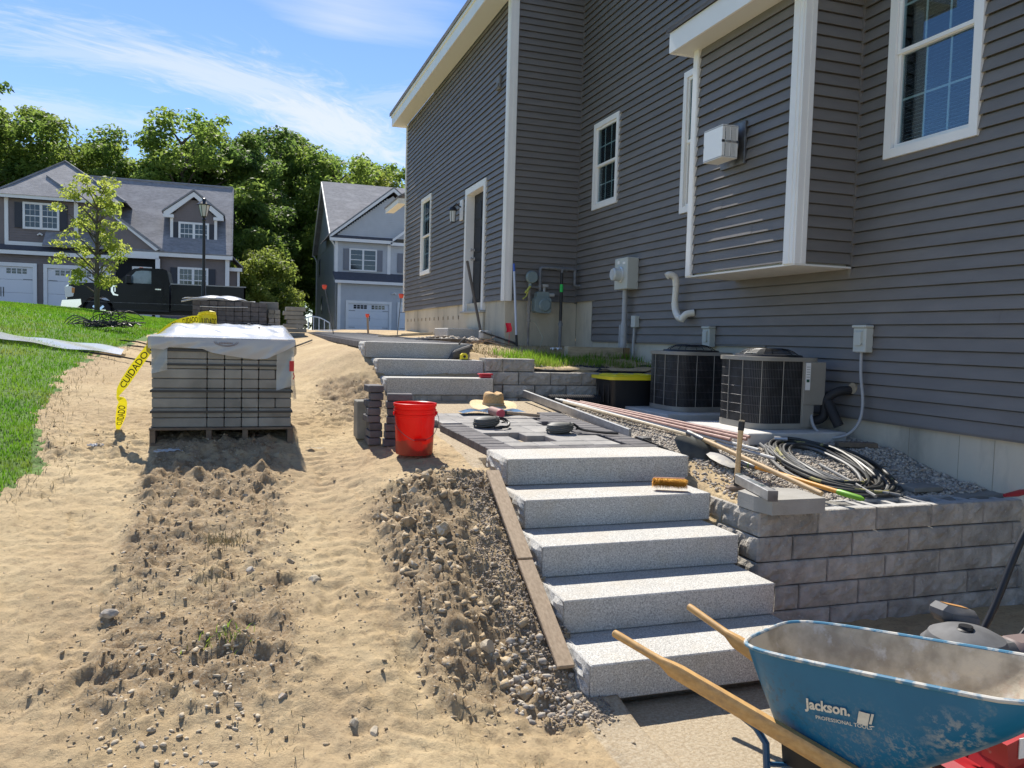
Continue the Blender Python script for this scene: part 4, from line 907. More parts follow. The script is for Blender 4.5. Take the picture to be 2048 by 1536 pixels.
ST = [(1.555, 2.845, 3.33, 'lowest granite step of the lower flight, behind the wheelbarrow handles'), (1.575, 2.855, 3.72, 'second granite step from the bottom of the lower flight'), (1.60, 2.875, 4.11, 'middle granite step of the lower flight'),
      (1.635, 2.925, 4.515, 'fourth granite step of the lower flight, carrying the yellow brush'), (1.675, 3.02, 4.97, 'top granite step of the lower flight, level with the dark pavers')]
for i, (a, b2, y, l) in enumerate(ST): step(a, b2, y, y+.475, .178*i+.002*(i > 0), .178*(i+1), 50+i, l, .0 if i < 4 else -.02)
UT = [(1.42, 2.56, 8.18, 1.072, 'lowest granite step of the rear flight, beyond the bare landing'), (1.39, 2.565, 8.58, 1.25, 'middle granite step of the rear flight'), (1.31, 2.50, 8.97, 1.428, 'top granite step of the rear flight, level with the walkway')]
for i, (a, b2, y, z, l) in enumerate(UT): step(a, b2, y, y+.46, z+.002, z+.178, 70+i, l)
for i in range(4):
    mb = MB(); a = 1.44+i*.28; mb.box(a, a+.276, 8.20, 8.5, .98, 1.07, .004)
    solo(mb, 'base_block', m_block, ['leftmost', 'second from the left', 'third from the left', 'rightmost'][i]+' dark base block under the rear granite steps', 'concrete block', (a+.14, 8.2, .98), 'base blocks under the rear steps')

# ------------------------------------------------------------------ retaining walls
def block_mesh(wd, dp, h, seed, hollow=False):
    """split-face block: front face towards -Y is a lumpy grid; origin at front left bottom"""
    r = random.Random(seed); mb = MB(); n1, n2 = 9, 4; c = .007
    P = [(c+(wd-2*c)*i/n1, (0 if 0 < i < n1 and 0 < j < n2 else .009) + (r.uniform(-.009, .008) if 0 < i < n1 and 0 < j < n2 else 0), c+(h-2*c)*j/n2) for j in range(n2+1) for i in range(n1+1)]
    mb.add(P, [(j*(n1+1)+i, j*(n1+1)+i+1, (j+1)*(n1+1)+i+1, (j+1)*(n1+1)+i) for j in range(n2) for i in range(n1)])
    I = lambda i, j: (j*(n1+1)+i)
    o = len(mb.v)
    ring = [(0.002, .02, .002), (wd-.002, .02, .002), (wd-.002, .02, h-.002), (0.002, .02, h-.002)]; mb.v += ring
    mb.f += [tuple([I(i, 0) for i in range(n1, -1, -1)]+[o, o+1]), tuple([I(n1, j) for j in range(n2, -1, -1)]+[o+1, o+2]), tuple([I(i, n2) for i in range(n1+1)]+[o+2, o+3]), tuple([I(0, j) for j in range(n2+1)]+[o+3, o])]
    mb.mi += [0, 0, 0, 0]; mb.m = 1
    if not hollow: mb.m = 0; mb.box(.002, wd-.002, .0201, dp, .002, h-.002)
    else:
        mb.box(.002, wd-.002, .0201, .085, .002, h-.002); mb.box(.02, wd-.02, dp-.05, dp, .002, h-.002)
        for q in (.02, wd/2-.022, wd-.064): mb.box(q, q+.044, .085, dp-.05, .002, h-.006)
        mb.box(.02, wd-.02, .085, dp-.05, .002, .02)
    return mb.mesh('block', [m_block, m_block_top])
BW, BH = .455, .1525
BM = [block_mesh(BW-.004, .28, BH, s) for s in range(4)]; BMH = [block_mesh(BW-.004, .28, BH, 10+s, True) for s in range(3)]
wall1 = thing('retaining_wall', 'grey split face block retaining wall holding the gravel bed right of the steps', 'retaining wall', (4.0, 4.1, -.1))
rows = [(.5175, 3.435, 'hollow'), (.365, 3.245, ''), (.2125, 3.505, ''), (.06, 3.29, ''), (-.0925, 3.07, '')]
for r_, (z, xs, _) in enumerate(rows):
    x = xs; k = 0; y = 4.075-.011*r_
    while x < 5.6:
        me = (BMH if r_ == 0 else BM)[(k*7+r_*3) % (3 if r_ == 0 else 4)]
        put('block', me, (x, y, z), wall1); x += BW; k += 1
    # corner block and return along the steps
    x0 = (3.0, 2.99, 2.98, 2.97, 2.96)[r_]
    w_ = xs-.004-x0
    while w_ > .52: w_ -= BW
    me = block_mesh(xs-.004-x0 if xs-x0 < .53 else xs-.004-x0-BW, .24, BH, 30+r_)
    if xs-x0 >= .53: put('block', BM[r_ % 4], (xs-BW, y, z), wall1); x1 = xs-BW
    else: x1 = xs
    put('block', block_mesh(x1-.004-x0, .24, BH, 60+r_), (x0, y, z), wall1)
    if r_ < 3:
        # return course: the same block turned to face -X
        L1 = (.40, .24, .40)[r_]; put('block', block_mesh(L1, .22, BH, 80+r_), (x0-.014, y+.010+L1, z), wall1, rz=-math.pi/2); put('block', block_mesh(.28, .22, BH, 85+r_), (x0-.014, y+.012+L1+.28, z), wall1, rz=-math.pi/2)
mb = MB(); mb.box(3.44, 5.12, 4.36, 4.42, -.1, .62); mb.build('gravel_fill', m_dirt, wall1)
# pale chips where the faces were struck
wall2 = thing('retaining_wall', 'low grey block wall behind the storage bin, holding the weedy bank', 'retaining wall', (3.8, 8.5, .9))
BM2 = [block_mesh(.381, .26, .146, 90+s) for s in range(4)]
for r_, (z, xs, xe) in enumerate([(1.312, 2.575-.02, 3.13), (1.165, 2.575, 5.1), (1.018, 2.575-.19, 5.1), (.871, 2.575, 5.1)]):
    x = xs; k = 0
    if r_ == 0:
        put('block', block_mesh(.20, .26, .146, 120), (2.57, 8.52, z), wall2); put('block', BM2[1], (2.775, 8.52, z), wall2); continue
    while x < xe: put('block', BM2[(k+r_) % 4], (x, 8.50-.008*r_, z), wall2); x += .385; k += 1
mb = MB(); mb.sheet(lambda u, v: (3.1+u*2.0, 8.62+v*.32, 1.325+.018*math.sin(u*17)+.012*math.sin(u*41+v*5)+.05*v), 30, 4); mb.sheet(lambda u, v: (3.1+u*1.95, 8.60+.02*math.sin(u*23), 1.335-.07*v*(.5+.5*math.sin(u*13))), 40, 2)
solo(mb, 'landscape_fabric', mat('black_fabric', (0.012, 0.012, 0.014), rough=.8), 'torn black landscape fabric along the top of the rear block wall', 'fabric', (4.0, 8.7, 1.32))
mb = MB(); mb.box(4.15, 4.97, 9.95, 10.09, 1.46, 1.60, .006); solo(mb, 'timber', m_lumber, 'short weathered timber lying against the foundation under the meter conduit', 'timber', (4.5, 10.0, 1.46))
mb = MB(); mb.box(4.98, 5.06, 9.93, 10.07, 1.46, 1.60, .006); solo(mb, 'timber_offcut', mat('brown_wood', (0.23, 0.15, 0.07), rough=.8), 'brown timber offcut touching the end of the weathered timber', 'timber', (5.0, 10.0, 1.46))

# ------------------------------------------------------------------ pavers
def paver_mesh(du, dv, h, m, shear=0.0, b=.004):
    mb = MB(); mb.box(.0015, du-.0015, .0015, dv-.0015, -h, 0, b)
    if shear: mb.v = [(x-shear*y, y, z) for x, y, z in mb.v]
    return mb.mesh('paver', m)
patio = thing('paver_landing', 'unfinished landing of dark and light pavers with gaps above the lower granite steps', 'paving', (1.69, 5.455, .89))
SH = .125; slope = math.atan(.065)
def lay(me, u, v, dz=0):
    x = 1.695+u-SH*v; y = 5.45+v; z = patio_z(y)+dz+random.uniform(-.0015, .0015)
    put('paver', me, (x, y, z), patio, rot=(slope, 0, random.uniform(-.004, .004)))
pd1 = paver_mesh(.205, .100, .058, m_paver_d, SH); pd2 = paver_mesh(.195, .100, .058, m_paver_d, SH)
for k in range(7): lay(pd2, k*.195, .003)
for k in range(9): lay(pd1, 0, .105+k*.102)
for k in range(15): lay(pd1, 1.16, .105+k*.102)
for k in range(14): lay(paver_mesh(.150, .100, .058, m_paver_d, SH) if k % 2 else pd1, 1.16-(.150 if k % 2 else .205), .105+k*.102) if k > 3 else None
pl = {}
def plm(a, b2):
    if (a, b2) not in pl: pl[a, b2] = paver_mesh(a, b2, .058, m_paver_l, SH)
    return pl[a, b2]
holes = [(.30, .62), (.62, .26), (.99, 1.05)]
v = .105; row = 0
while v < 1.60:
    dv = (.15, .225, .15, .30)[row % 4] if v < 1.35 else .15
    u_end = 1.155 if row < 2 else .98; u = .208 if v < 1.02 else (.045 if v < 1.3 else .02)
    k = row
    while u < u_end-.05:
        du = (.225, .15, .30, .225)[k % 4]; du = min(du, u_end-u)
        if du > .05 and not any(u-.02 < hu < u+du+.02 and v <= hv < v+dv for hu, hv in holes): lay(plm(round(du, 3), round(dv, 3)), u, v)
        u += du; k += 1
    v += dv; row += 1
# loose stretcher edging pavers on the far left corner
for k in range(4): lay(paver_mesh(.145, .1, .058, m_paver_l, SH), -.02, 1.22+k*.1)
# upper walkway
walk = thing('paver_walkway', 'raised paver walkway curving away from the top of the rear steps', 'paving', (1.9, 9.4, 1.6))
def walk_z(y): return 1.604 + .014*(y-9.4)*(y > 9.4)
wd_ = paver_mesh(.20, .11, .07, m_paver_d); wl_ = paver_mesh(.30, .225, .06, m_paver_l)
y = 9.44
while y < 17.2:
    xl = np.interp(y, [9.4, 12, 17.2], [1.30, 1.22, 1.13]); put('paver', wd_, (xl, y, walk_z(y)), walk); put('paver', wd_, (xl+1.18, y, walk_z(y)), walk); y += .112
y = 9.44
while y < 17.0:
    xl = np.interp(y, [9.4, 12, 17.2], [1.30, 1.22, 1.13])+.203; off = (int(y*10) % 2)*.0
    for k in range(3): put('paver', wl_, (xl+k*.302+.0, y, walk_z(y)), walk)
    y += .227
# branch to the side door
wb_ = thing('paver_branch', 'thin strip of pavers leading from the walkway to the side door block', 'paving', (3.0, 12.3, 1.6))
for k in range(11):
    put('paver', wd_, (2.52+k*.125, 11.2+k*.16, 1.655), wb_, rz=.9); put('paver', wl_, (2.42+k*.125, 11.42+k*.16, 1.655), wb_, rz=.9)
mb = MB(); mb.box(3.30, 3.86, 13.2, 14.2, 1.62, 1.83, .012); solo(mb, 'door_step_stone', m_granite_rough, 'single rough granite block below the side door', 'stone step', (3.6, 13.2, 1.62))
# ------------------------------------------------------------------ wrapped pavers on a pallet
def gz(x, y): return float(ground(x, y))
PX0, PX1, PY, PZ = -.625, .375, 6.42, .835
t = thing('pallet', 'dark wooden pallet under the plastic wrapped grey pavers', 'pallet', (-.12, PY, PZ))
for xx in (PX0-.01, PX0+.38, PX0+.64, PX1-.03):
    mb = MB(); mb.box(xx, xx+.04, PY, PY+1.1, PZ+.0, PZ+.10, .003); mb.build('stringer', m_pallet, t)
for k in range(8):
    mb = MB(); mb.box(PX0-.015, PX1+.015, PY-.005+k*.14, PY+.085+k*.14, PZ+.10, PZ+.118, .002); mb.build('deck_board', m_pallet, t)
mb = MB(); mb.box(PX0-.01, PX1+.01, PY-.01, PY+.09, PZ-.015, PZ, .002); mb.build('bottom_board', m_pallet, t)
t = thing('paver_bundle', 'strapped stack of grey pavers with white plastic sheet on top', 'pavers', (-.12, PY, PZ+.118))
z = PZ+.119; H_ = .0735; cols = [(0, .385), (.385, .508), (.508, .632), (.632, .755), (.755, 1.0)]
pm = {}
def bm_(a, b2, c, m):
    key = (round(a, 3), round(b2, 3), round(c, 3), m.name)
    if key not in pm: mb = MB(); mb.box(.0025, a-.0025, 0.0, b2, .001, c-.003, .005); pm[key] = mb.mesh('paver', m)
    return pm[key]
for r_ in range(9):
    for a, b2 in cols:
        if r_ in (2, 5) and a == .755: parts_ = [(a, .878), (.878, b2)]
        else: parts_ = [(a, b2)]
        for a2, b3 in parts_: put('paver', bm_(b3-a2, .30, H_, m_paver_p), (PX0+a2, PY+.02+random.uniform(-.004, .004), z), t)
    for q in (0, .5): put('paver', bm_(.5, .38, H_, m_paver_p), (PX0+q, PY+.325, z), t); put('paver', bm_(.5, .38, H_, m_paver_p), (PX0+q, PY+.71, z), t)
    z += H_
ZT = z
m_strap = mat('strap', (0.02, 0.02, 0.021), rough=.4)
for zz in (ZT-.63+.085, ZT-.44+.05, ZT-.19, ZT-.085):
    mb = MB(); q = .006
    mb.tube([(PX0-q, PY+.02-q, zz), (PX1+q, PY+.02-q, zz-.012), (PX1+q, PY+1.09, zz), (PX0-q, PY+1.09, zz), (PX0-q, PY+.02-q, zz)], .002, 4, cap=False)
    mb = MB(); mb.box(PX0-.006, PX1+.006, PY+.008, PY+.0125, zz-.008, zz+.008); mb.box(PX0-.008, PX0-.003, PY+.008, PY+1.1, zz-.008, zz+.008); mb.box(PX1+.003, PX1+.008, PY+.008, PY+1.1, zz-.008, zz+.008); mb.build('strap', m_strap, t)
def film_mat(name, c, alpha, rough=.25):
    m = bpy.data.materials.new(name); m.use_nodes = True; N = m.node_tree.nodes; L = m.node_tree.links; b = N['Principled BSDF']
    b.inputs['Base Color'].default_value = (*c, 1); b.inputs['Roughness'].default_value = rough; b.inputs['Alpha'].default_value = alpha; b.inputs['Coat Weight'].default_value = .4
    return m
m_film = film_mat('plastic_film', (0.52, 0.53, 0.53), .80, .25); m_film_c = film_mat('clear_film', (0.62, 0.66, 0.64), .45, .15)
def wr(x, y): return .010*math.sin(x*31+y*9)+.008*math.sin(y*47+x*13)+.006*math.sin((x+y)*83)
smf = lambda a, b3, x: (lambda q: q*q*(3-2*q))(max(0, min(1, (x-a)/(b3-a))))
for q in (.12, .5): put('paver', bm_(.36, .6, .07, m_paver_p), (PX0+q, PY+.42, ZT+.001), t)
mb = MB(); mb.sheet(lambda u, v: (PX0-.02+u*1.04, PY-.005+v*1.12, ZT+.014+(wr(u*1.0, v*1.0)*.35+.0035*math.sin(u*60+v*21)*math.sin(v*33+u*11))*min(1, v*4)+.095*smf(.0, .42, v)*smf(0, .15, u)*smf(1.02, .93, u)*smf(1.0, .9, v)+.01*math.sin(math.pi*v)), 46, 40)
def hem(u):   # how far the front flap hangs down
    return float(np.interp(u, [0, .10, .14, .36, .42, .55, .72, .80, .93, 1.0], [.085, .095, .075, .085, .110, .135, .158, .150, .085, .045]))
mb.sheet(lambda u, v: (PX0-.02+u*1.04, PY-.005-.010*math.sin(v*2.5)-.006*math.sin(u*13+v*2)*v-.003*math.sin(u*37+v*9)*v, ZT+.014-hem(u)*v), 80, 10)
for s_, xx in ((-1, PX0-.02), (1, PX1+.02)): mb.sheet(lambda u, v: (xx+s_*.012*math.sin(v*2+u*9), PY-.005+u*1.12, ZT+.014-(.11+.03*math.sin(u*8))*v), 24, 6)
mb.build('plastic_sheet', m_film, t, smooth=True)
mb = MB()
for a0, a1, dz_ in ((0.0, .11, .24), (.885, 1.015, .36)):
    mb = MB(); mb.sheet(lambda u, v: (PX0+a0+u*(a1-a0), PY-.001-.008*math.sin(u*4+v*6), ZT-.02-dz_*v*(1-.12*u)), 10, 12); mb.build('side_wrap', m_film_c, t, smooth=True)
mb = MB(); mb.sheet(lambda u, v: (PX1+.012+.03*v*math.sin(u*5), PY+u*.3, ZT-.15-.3*v), 8, 8)
mb.build('side_wrap', m_film_c, t, smooth=True)
mb = MB(); mb.box(PX1-.02, PX1+.014, PY-.012, PY-.008, ZT-.23, ZT-.15); mb.tube([(PX1+.01, PY-.01, ZT-.24), (PX1+.018, PY-.014, ZT-.27), (PX1+.008, PY-.012, ZT-.29)], .004, 5)
mb.build('red_label', mat('red_label', (0.55, 0.02, 0.02), rough=.5), t)
# faint round print on the sheet front: two concentric arcs and a row of small marks
mb = MB()
for rr in (.085, .072):
    mb.tube([(PX0+.52+rr*math.cos(a), PY-.022, ZT-.012+rr*.42*math.sin(a)) for a in np.linspace(math.pi, 2*math.pi, 20)], .0016, 4)
for k in range(9): mb.box(PX0+.47+k*.011, PX0+.476+k*.011, PY-.024, PY-.022, ZT-.03, ZT-.018)
mb.build('printed_seal', mat('faded_print', (0.22, 0.16, 0.15), rough=.6), t)
mb = MB(); mb.cyl((-.02, 7.1, ZT+.135), (.33, 6.95, ZT+.12), .010, 6); mb.cyl((.05, 7.0, ZT+.13), (.14, 6.75, ZT+.10), .006, 6)
solo(mb, 'thin_stick', m_black, 'thin dark sticks lying on top of the plastic wrapped pavers', 'sticks', (.1, 6.8, ZT+.04))

# ------------------------------------------------------------------ caution tape
m_tape = mat('caution_tape', (0.86, 0.74, 0.02), rough=.45, translucent=.25)
tp_ = thing('caution_tape', 'yellow tape printed CUIDADO trailing from its roll down to the dirt beside the wrapped pavers', 'tape', (-.8, 6.5, .85))
PATH = [(-.30, 7.08, ZT+.155, .04), (-.40, 6.98, ZT+.145, .036), (-.52, 6.80, ZT+.09, .032), (-.62, 6.62, ZT-.03, .034), (-.70, 6.60, 1.47, .038), (-.77, 6.65, 1.37, .042), (-.835, 6.70, 1.27, .040), (-.888, 6.75, 1.175, .022), (-.86, 6.78, 1.12, .034), (-.868, 6.80, 1.07, .042), (-.880, 6.84, 1.00, .044), (-.90, 6.90, .935, .030), (-.912, 6.93, .885, .012)]
cp = smooth_path([p[:3] for p in PATH], 6); wd2 = .85*np.interp(np.linspace(0, len(PATH)-1, len(cp)), range(len(PATH)), [p[3] for p in PATH])
nrm = []
for i, p in enumerate(cp):
    t_ = (cp[min(i+1, len(cp)-1)]-cp[max(0, i-1)]).normalized(); s = t_.cross(Vector((.15, -1, .12))).normalized(); nrm.append((s, t_))
tw = [0.0]*len(cp)
for i in range(len(cp)):
    f_ = i/len(cp)
    tw[i] = .9*math.exp(-((f_-.585)/.03)**2)-.25*math.sin(f_*9)
sid = [(Matrix.Rotation(tw[i], 3, nrm[i][1]) @ nrm[i][0]) for i in range(len(cp))]
mb = MB(); vs = []
for i, p in enumerate(cp): vs += [tuple(p-sid[i]*wd2[i]), tuple(p+Vector((0, -.004*math.sin(i*.7), 0))), tuple(p+sid[i]*wd2[i])]
mb.add(vs, [(i*3+k, i*3+k+1, (i+1)*3+k+1, (i+1)*3+k) for i in range(len(cp)-1) for k in (0, 1)]); mb.build('tape_strip', m_tape, tp_, smooth=True)
arc = [0]
for a, b2 in zip(cp[:-1], cp[1:]): arc.append(arc[-1]+(b2-a).length)
def tape_text(s, s0, ln, hgt=.72, flip=False):
    vs, fs = text_mesh(s, 1.0, .01); xs = [v[0] for v in vs]; ys = [v[1] for v in vs]; x0, x1, y0, y1 = min(xs), max(xs), min(ys), max(ys); out_ = []
    for v in vs:
        u = (v[0]-x0)/(x1-x0); w_ = (v[1]-y0)/(y1-y0)-.5
        if flip: u = 1-u; w_ = -w_
        d = s0+u*ln; i = max(0, min(len(arc)-2, int(np.searchsorted(arc, d))-1)); k = (d-arc[i])/max(1e-6, arc[i+1]-arc[i])
        p = cp[i].lerp(cp[i+1], k); sd_ = sid[i].lerp(sid[i+1], k); wv = wd2[i]*(1-k)+wd2[i+1]*k
        n_ = sd_.cross((cp[i+1]-cp[i]).normalized()).normalized()
        if n_.dot(Vector((0, -1, .2))) < 0: n_ = -n_
        out_.append(tuple(p-sd_*w_*hgt*2*wv+n_*.0035))
    mb = MB(); mb.add(out_, fs); o = mb.build('printed_word', m_black, tp_); return o
L_ = arc[-1]
FLIP = True
tape_text('CUIDADO', L_*.035, .17, flip=FLIP); tape_text('CUIDADO', arc[22], arc[38]-arc[22], flip=FLIP); tape_text('CUIDADO', arc[52], arc[67]-arc[52], flip=FLIP); tape_text('AU', arc[44], .025, flip=FLIP); tape_text('CAU', L_*.20, .05, flip=FLIP)
t = thing('tape_roll', 'roll of yellow CUIDADO tape standing on the wrapped pavers', 'tape roll', (-.28, 6.95, ZT+.02))
mb = MB(); mb.lathe([(.0, 0), (.075, 0), (.078, .02), (.076, .10), (.07, .112), (.03, .118), (.03, .10), (0, .10)], (-.27, 7.14, ZT+.09), 28); mb.build('roll', m_tape, t, smooth=True)
mb = MB(); mb.tube(smooth_path([(-.33, 7.09, ZT+.20), (-.27, 7.07, ZT+.215), (-.21, 7.11, ZT+.21), (-.25, 7.16, ZT+.22)], 4), .013, 6); mb.build('loose_wrap', m_tape, t, smooth=True)
vs, fs = text_mesh('CUIDADO', 1, .01); xs = [v[0] for v in vs]; x0, x1 = min(xs), max(xs); mb = MB(); o_ = []
for v in vs:
    a = -math.pi/2-.75+(v[0]-x0)/(x1-x0)*1.9; o_.append((-.27+.0795*math.cos(a), 7.14+.0795*math.sin(a), ZT+.115+v[1]*.075))
mb.add(o_, fs); mb.build('printed_word', m_black, t)
# plastic scraps
def crumple(name, x, y, s, m, lab, seed, cat='litter', hgt=.4, rz=0):
    r = random.Random(seed); mb = MB(); ph = [r.uniform(0, 6) for _ in range(6)]
    def fn(u, v):
        xx = (u-.5)*s[0]*(1+.25*math.sin(v*5+ph[0])); yy = (v-.5)*s[1]*(1+.3*math.sin(u*7+ph[1]))
        return (x+xx*math.cos(rz)-yy*math.sin(rz), y+xx*math.sin(rz)+yy*math.cos(rz), gz(x+xx, y+yy)+.012+hgt*min(s)*(.5+.25*math.sin(u*9+ph[2])*math.cos(v*8+ph[3])+.25*math.sin(u*21+v*17+ph[4])))
    mb.sheet(fn, 14, 10); return solo(mb, name, m, lab, cat, (x, y, gz(x, y)), smooth=True)
crumple('plastic_scrap', -.49, 6.18, (.16, .05), m_film, 'scrap of white plastic in front of the pallet', 1, rz=.35); crumple('plastic_scrap', -.98, 6.35, (.09, .05), m_film, 'small dark and white plastic scrap on the left wheel track', 2)
crumple('wood_chip', .55, 6.2, (.13, .03), m_lumber, 'flat pale wood chip right of the wrapped pavers', 3, 'wood chip', .2, -.3)

# ------------------------------------------------------------------ plastic sheet, straps and pallets beyond
mb = MB(); mb.sheet(lambda u, v: (-3.0+u*1.72, 10.75-u*.55+(v-.5)*(.75-.3*u), gz(-3.0+u*1.72, 10.75-u*.55+(v-.5)*.6)+.05+.012*math.sin(u*7+v*2)+.008*math.sin(u*17+v*6)), 60, 12)
solo(mb, 'clear_plastic_sheet', m_film, 'long pale sheet of plastic lying across the lawn edge on the left', 'plastic sheet', (-2.2, 10.5, 1.4), smooth=True)
r = random.Random(5)
mb = MB(); cx, cy = -1.80, 13.0
for k in range(30):
    a = r.uniform(0, 6.28); rr = r.uniform(.05, .24); z0 = gz(cx, cy)+.03
    P = [(cx+r.uniform(-.10, .10)+(rr*1.3*math.cos(a+q))*(1 if k % 3 else 1.7), cy+rr*math.sin(a+q)*.8, z0+.02+r.uniform(0, .10)+.16*abs(math.sin(q*1.3+k))*(k % 4 == 0)) for q in np.linspace(0, r.uniform(2, 5), 7)]
    mb.bar  # strips are thin flat tubes
    mb.tube(smooth_path(P, 4), .006, 4)
for k in range(4): mb.tube(smooth_path([(cx-.1, cy, gz(cx, cy)+.05), (cx-.35-.05*k, cy-.1+.1*k, gz(cx-.4, cy)+.08+.03*k), (cx-.5-.06*k, cy+.1*k, gz(cx-.5, cy)+.03)], 5), .007, 4)
solo(mb, 'strapping_pile', m_black, 'tangled pile of black plastic strapping on the lawn', 'strapping', (cx, cy, gz(cx, cy)))
for i, (a, b2, c, d, lab) in enumerate([(-1.5, 11.6, -1.05, 11.35, 'upper'), (-1.7, 10.0, -.75, 9.55, 'lower'), (-1.35, 11.1, -.9, 10.8, 'middle')]):
    mb = MB(); mb.tube([(a, b2, gz(a, b2)+.03), ((a+c)/2, (b2+d)/2, gz((a+c)/2, (b2+d)/2)+.05), (c, d, gz(c, d)+.03)], .009, 5)
    solo(mb, 'strap_strip', m_black, lab+' loose black strap on the dirt left of the wrapped pavers', 'strapping', (a, b2, gz(a, b2)), 'loose straps on the dirt')
mb = MB(); mb.tube([(.62, 11.5, gz(.62, 11.5)+.03), (.8, 11.8, gz(.8, 11.8)+.035), (1.0, 12.3, gz(1.0, 12.3)+.03)], .012, 5); solo(mb, 'metal_stake', m_steel, 'thin dark bar lying on the dirt left of the walkway', 'bar', (.8, 11.8, gz(.8, 11.8)))
BX0, BX1, BY = -.775, .415, 14.45
t = thing('paver_pallet', 'stack of dark charcoal pavers behind the wrapped ones, topped by a pale plastic bag', 'pavers', (-.18, BY, 1.55))
zz = 1.52; hh = .082
for r_ in range(8):
    for k in range(9): put('paver', bm_(.1322, .2, hh, m_paver_d), (BX0+k*.1322, BY+random.uniform(-.006, .006), zz), t)
    put('paver', bm_(1.19, .8, hh, m_paver_d), (BX0, BY+.22, zz), t); zz += hh
mb = MB(); mb.sheet(lambda u, v: (BX0+.02+u*.98-.18*(1-u)*(v < .2), BY-.02+v*.5, zz+.012+.085*math.sin(math.pi*min(1, u*1.15))**.5*math.sin(math.pi*(.12+.8*v))+.01*math.sin(u*17+v*9)), 30, 12); mb.tube(smooth_path([(BX0-.17, BY-.05, zz-.03), (BX0+.1, BY-.04, zz+.03), (BX0+.5, BY-.03, zz+.035)], 5), .018, 6)
mb.build('plastic_bag', m_film, t, smooth=True)
mb = MB(); mb.tube([(BX0+.12, BY-.012, zz-.10), (BX0+.4, BY-.014, zz-.105), (BX0+.88, BY-.012, zz-.09)], .006, 5); mb.build('cord', m_white, t)
crumple('plastic_scrap', -.82, 14.35, (.10, .1), m_film, 'torn white plastic at the lower left corner of the dark paver stack', 9, hgt=1.2)
t = thing('slab_stack', 'leaning stack of grey slabs beside the start of the walkway', 'slabs', (.85, 14.1, 1.55)); z = gz(.85, 14.1)
for k in range(7):
    mb = MB(); dx_ = (.0, .03, -.02, .035, .0, -.03, .01)[k]; mb.box(.70+dx_, 1.02+dx_, 14.0, 14.35, z+k*.072, z+k*.072+.066, .005); mb.build('slab', m_paver_p, t)
t = thing('block_stack', 'small light grey stack of pavers between the dark stack and the slabs', 'pavers', (.52, 14.5, 1.5)); z = gz(.5, 14.5)
for k in range(6):
    for q in range(2):
        mb = MB(); mb.box(.44+q*.1+.01*(k % 2), .538+q*.1, 14.5, 14.7, z+k*.075, z+k*.075+.07, .004); mb.build('paver', m_paver_l if k < 4 else m_paver_p, t)
mb = MB(); mb.box(.30, .62, 14.75, 15.0, gz(.4, 14.9), gz(.4, 14.9)+.56, .01); solo(mb, 'block_cube', m_paver_p, 'grey block cube behind the small light stack', 'pavers', (.46, 14.8, 1.6))

# ------------------------------------------------------------------ pavers beside the bucket
t = thing('paver_stack', 'leaning stack of dark charcoal pavers beside the red bucket', 'pavers', (1.0, 6.0, .85))
SX, SY = .95, 6.12; sz = gz(1.0, 6.1)
for k in range(7):
    put('paver', bm_(.195, .105, .056, m_paver_d), (SX+.070+.006*math.sin(k*2.1)+(.008*k if k < 4 else .03), SY-.10+.004*k, sz+k*.0575), t, rz=-.12+.05*math.sin(k*1.7))
    put('paver', bm_(.105, .195, .056, m_paver_d), (SX-.03+.010*math.sin(k*1.3), SY-.02, sz+k*.0575), t, rz=.08*math.sin(k*2.9))
put('paver', bm_(.12, .195, .056, m_paver_d), (SX-.03, SY-.02, sz+7*.0575), t, rz=.06)
mb = MB(); mb.box(.87, .97, 6.35, 6.55, gz(.9, 6.4), gz(.9, 6.4)+.30, .006); solo(mb, 'upright_block', m_paver_p, 'grey block standing on end behind the dark paver stack', 'concrete block', (.85, 6.35, .9))
# bucket
t = thing('bucket', 'bright red five gallon bucket with a dirty bottom and wire handle', 'bucket', (1.14, 5.43, .84))
m_red = mat('bucket_red', (0.80, 0.012, 0.008), rough=.32, spec=.5, translucent=.42)
N = m_red.node_tree.nodes; L = m_red.node_tree.links; b = N['Principled BSDF']
g_ = N.new('ShaderNodeNewGeometry'); sx_ = N.new('ShaderNodeSeparateXYZ'); L.new(g_.outputs['Position'], sx_.inputs[0])
no = N.new('ShaderNodeTexNoise'); no.inputs['Scale'].default_value = 12; no.inputs['Detail'].default_value = 5; L.new(g_.outputs['Position'], no.inputs[0])
ma = N.new('ShaderNodeMath'); ma.operation = 'MULTIPLY_ADD'; L.new(no.outputs[0], ma.inputs[0]); ma.inputs[1].default_value = -.16; L.new(sx_.outputs[2], ma.inputs[2])
mr_ = N.new('ShaderNodeMapRange'); mr_.inputs[1].default_value = .855; mr_.inputs[2].default_value = .865; mr_.inputs[3].default_value = .88; mr_.inputs[4].default_value = 0; L.new(ma.outputs[0], mr_.inputs[0])
mi = N.new('ShaderNodeMix'); mi.data_type = 'RGBA'; mi.inputs[6].default_value = (.80, .012, .008, 1); mi.inputs[7].default_value = (.30, .075, .05, 1); L.new(mr_.outputs[0], mi.inputs[0]); L.new(mi.outputs[2], b.inputs['Base Color'])
bc = (1.175, 5.60, float(surf(1.175, 5.60))-.004)
mb = MB(); mb.lathe([(0, 0), (.127, 0), (.131, .006), (.142, .27), (.150, .272), (.151, .285), (.144, .288), (.145, .305), (.151, .307), (.152, .318), (.146, .321), (.147, .340), (.153, .343), (.154, .362), (.148, .364), (.141, .360), (.128, .02), (0, .012)], bc, 48); mb.build('body', m_red, t, smooth=True)
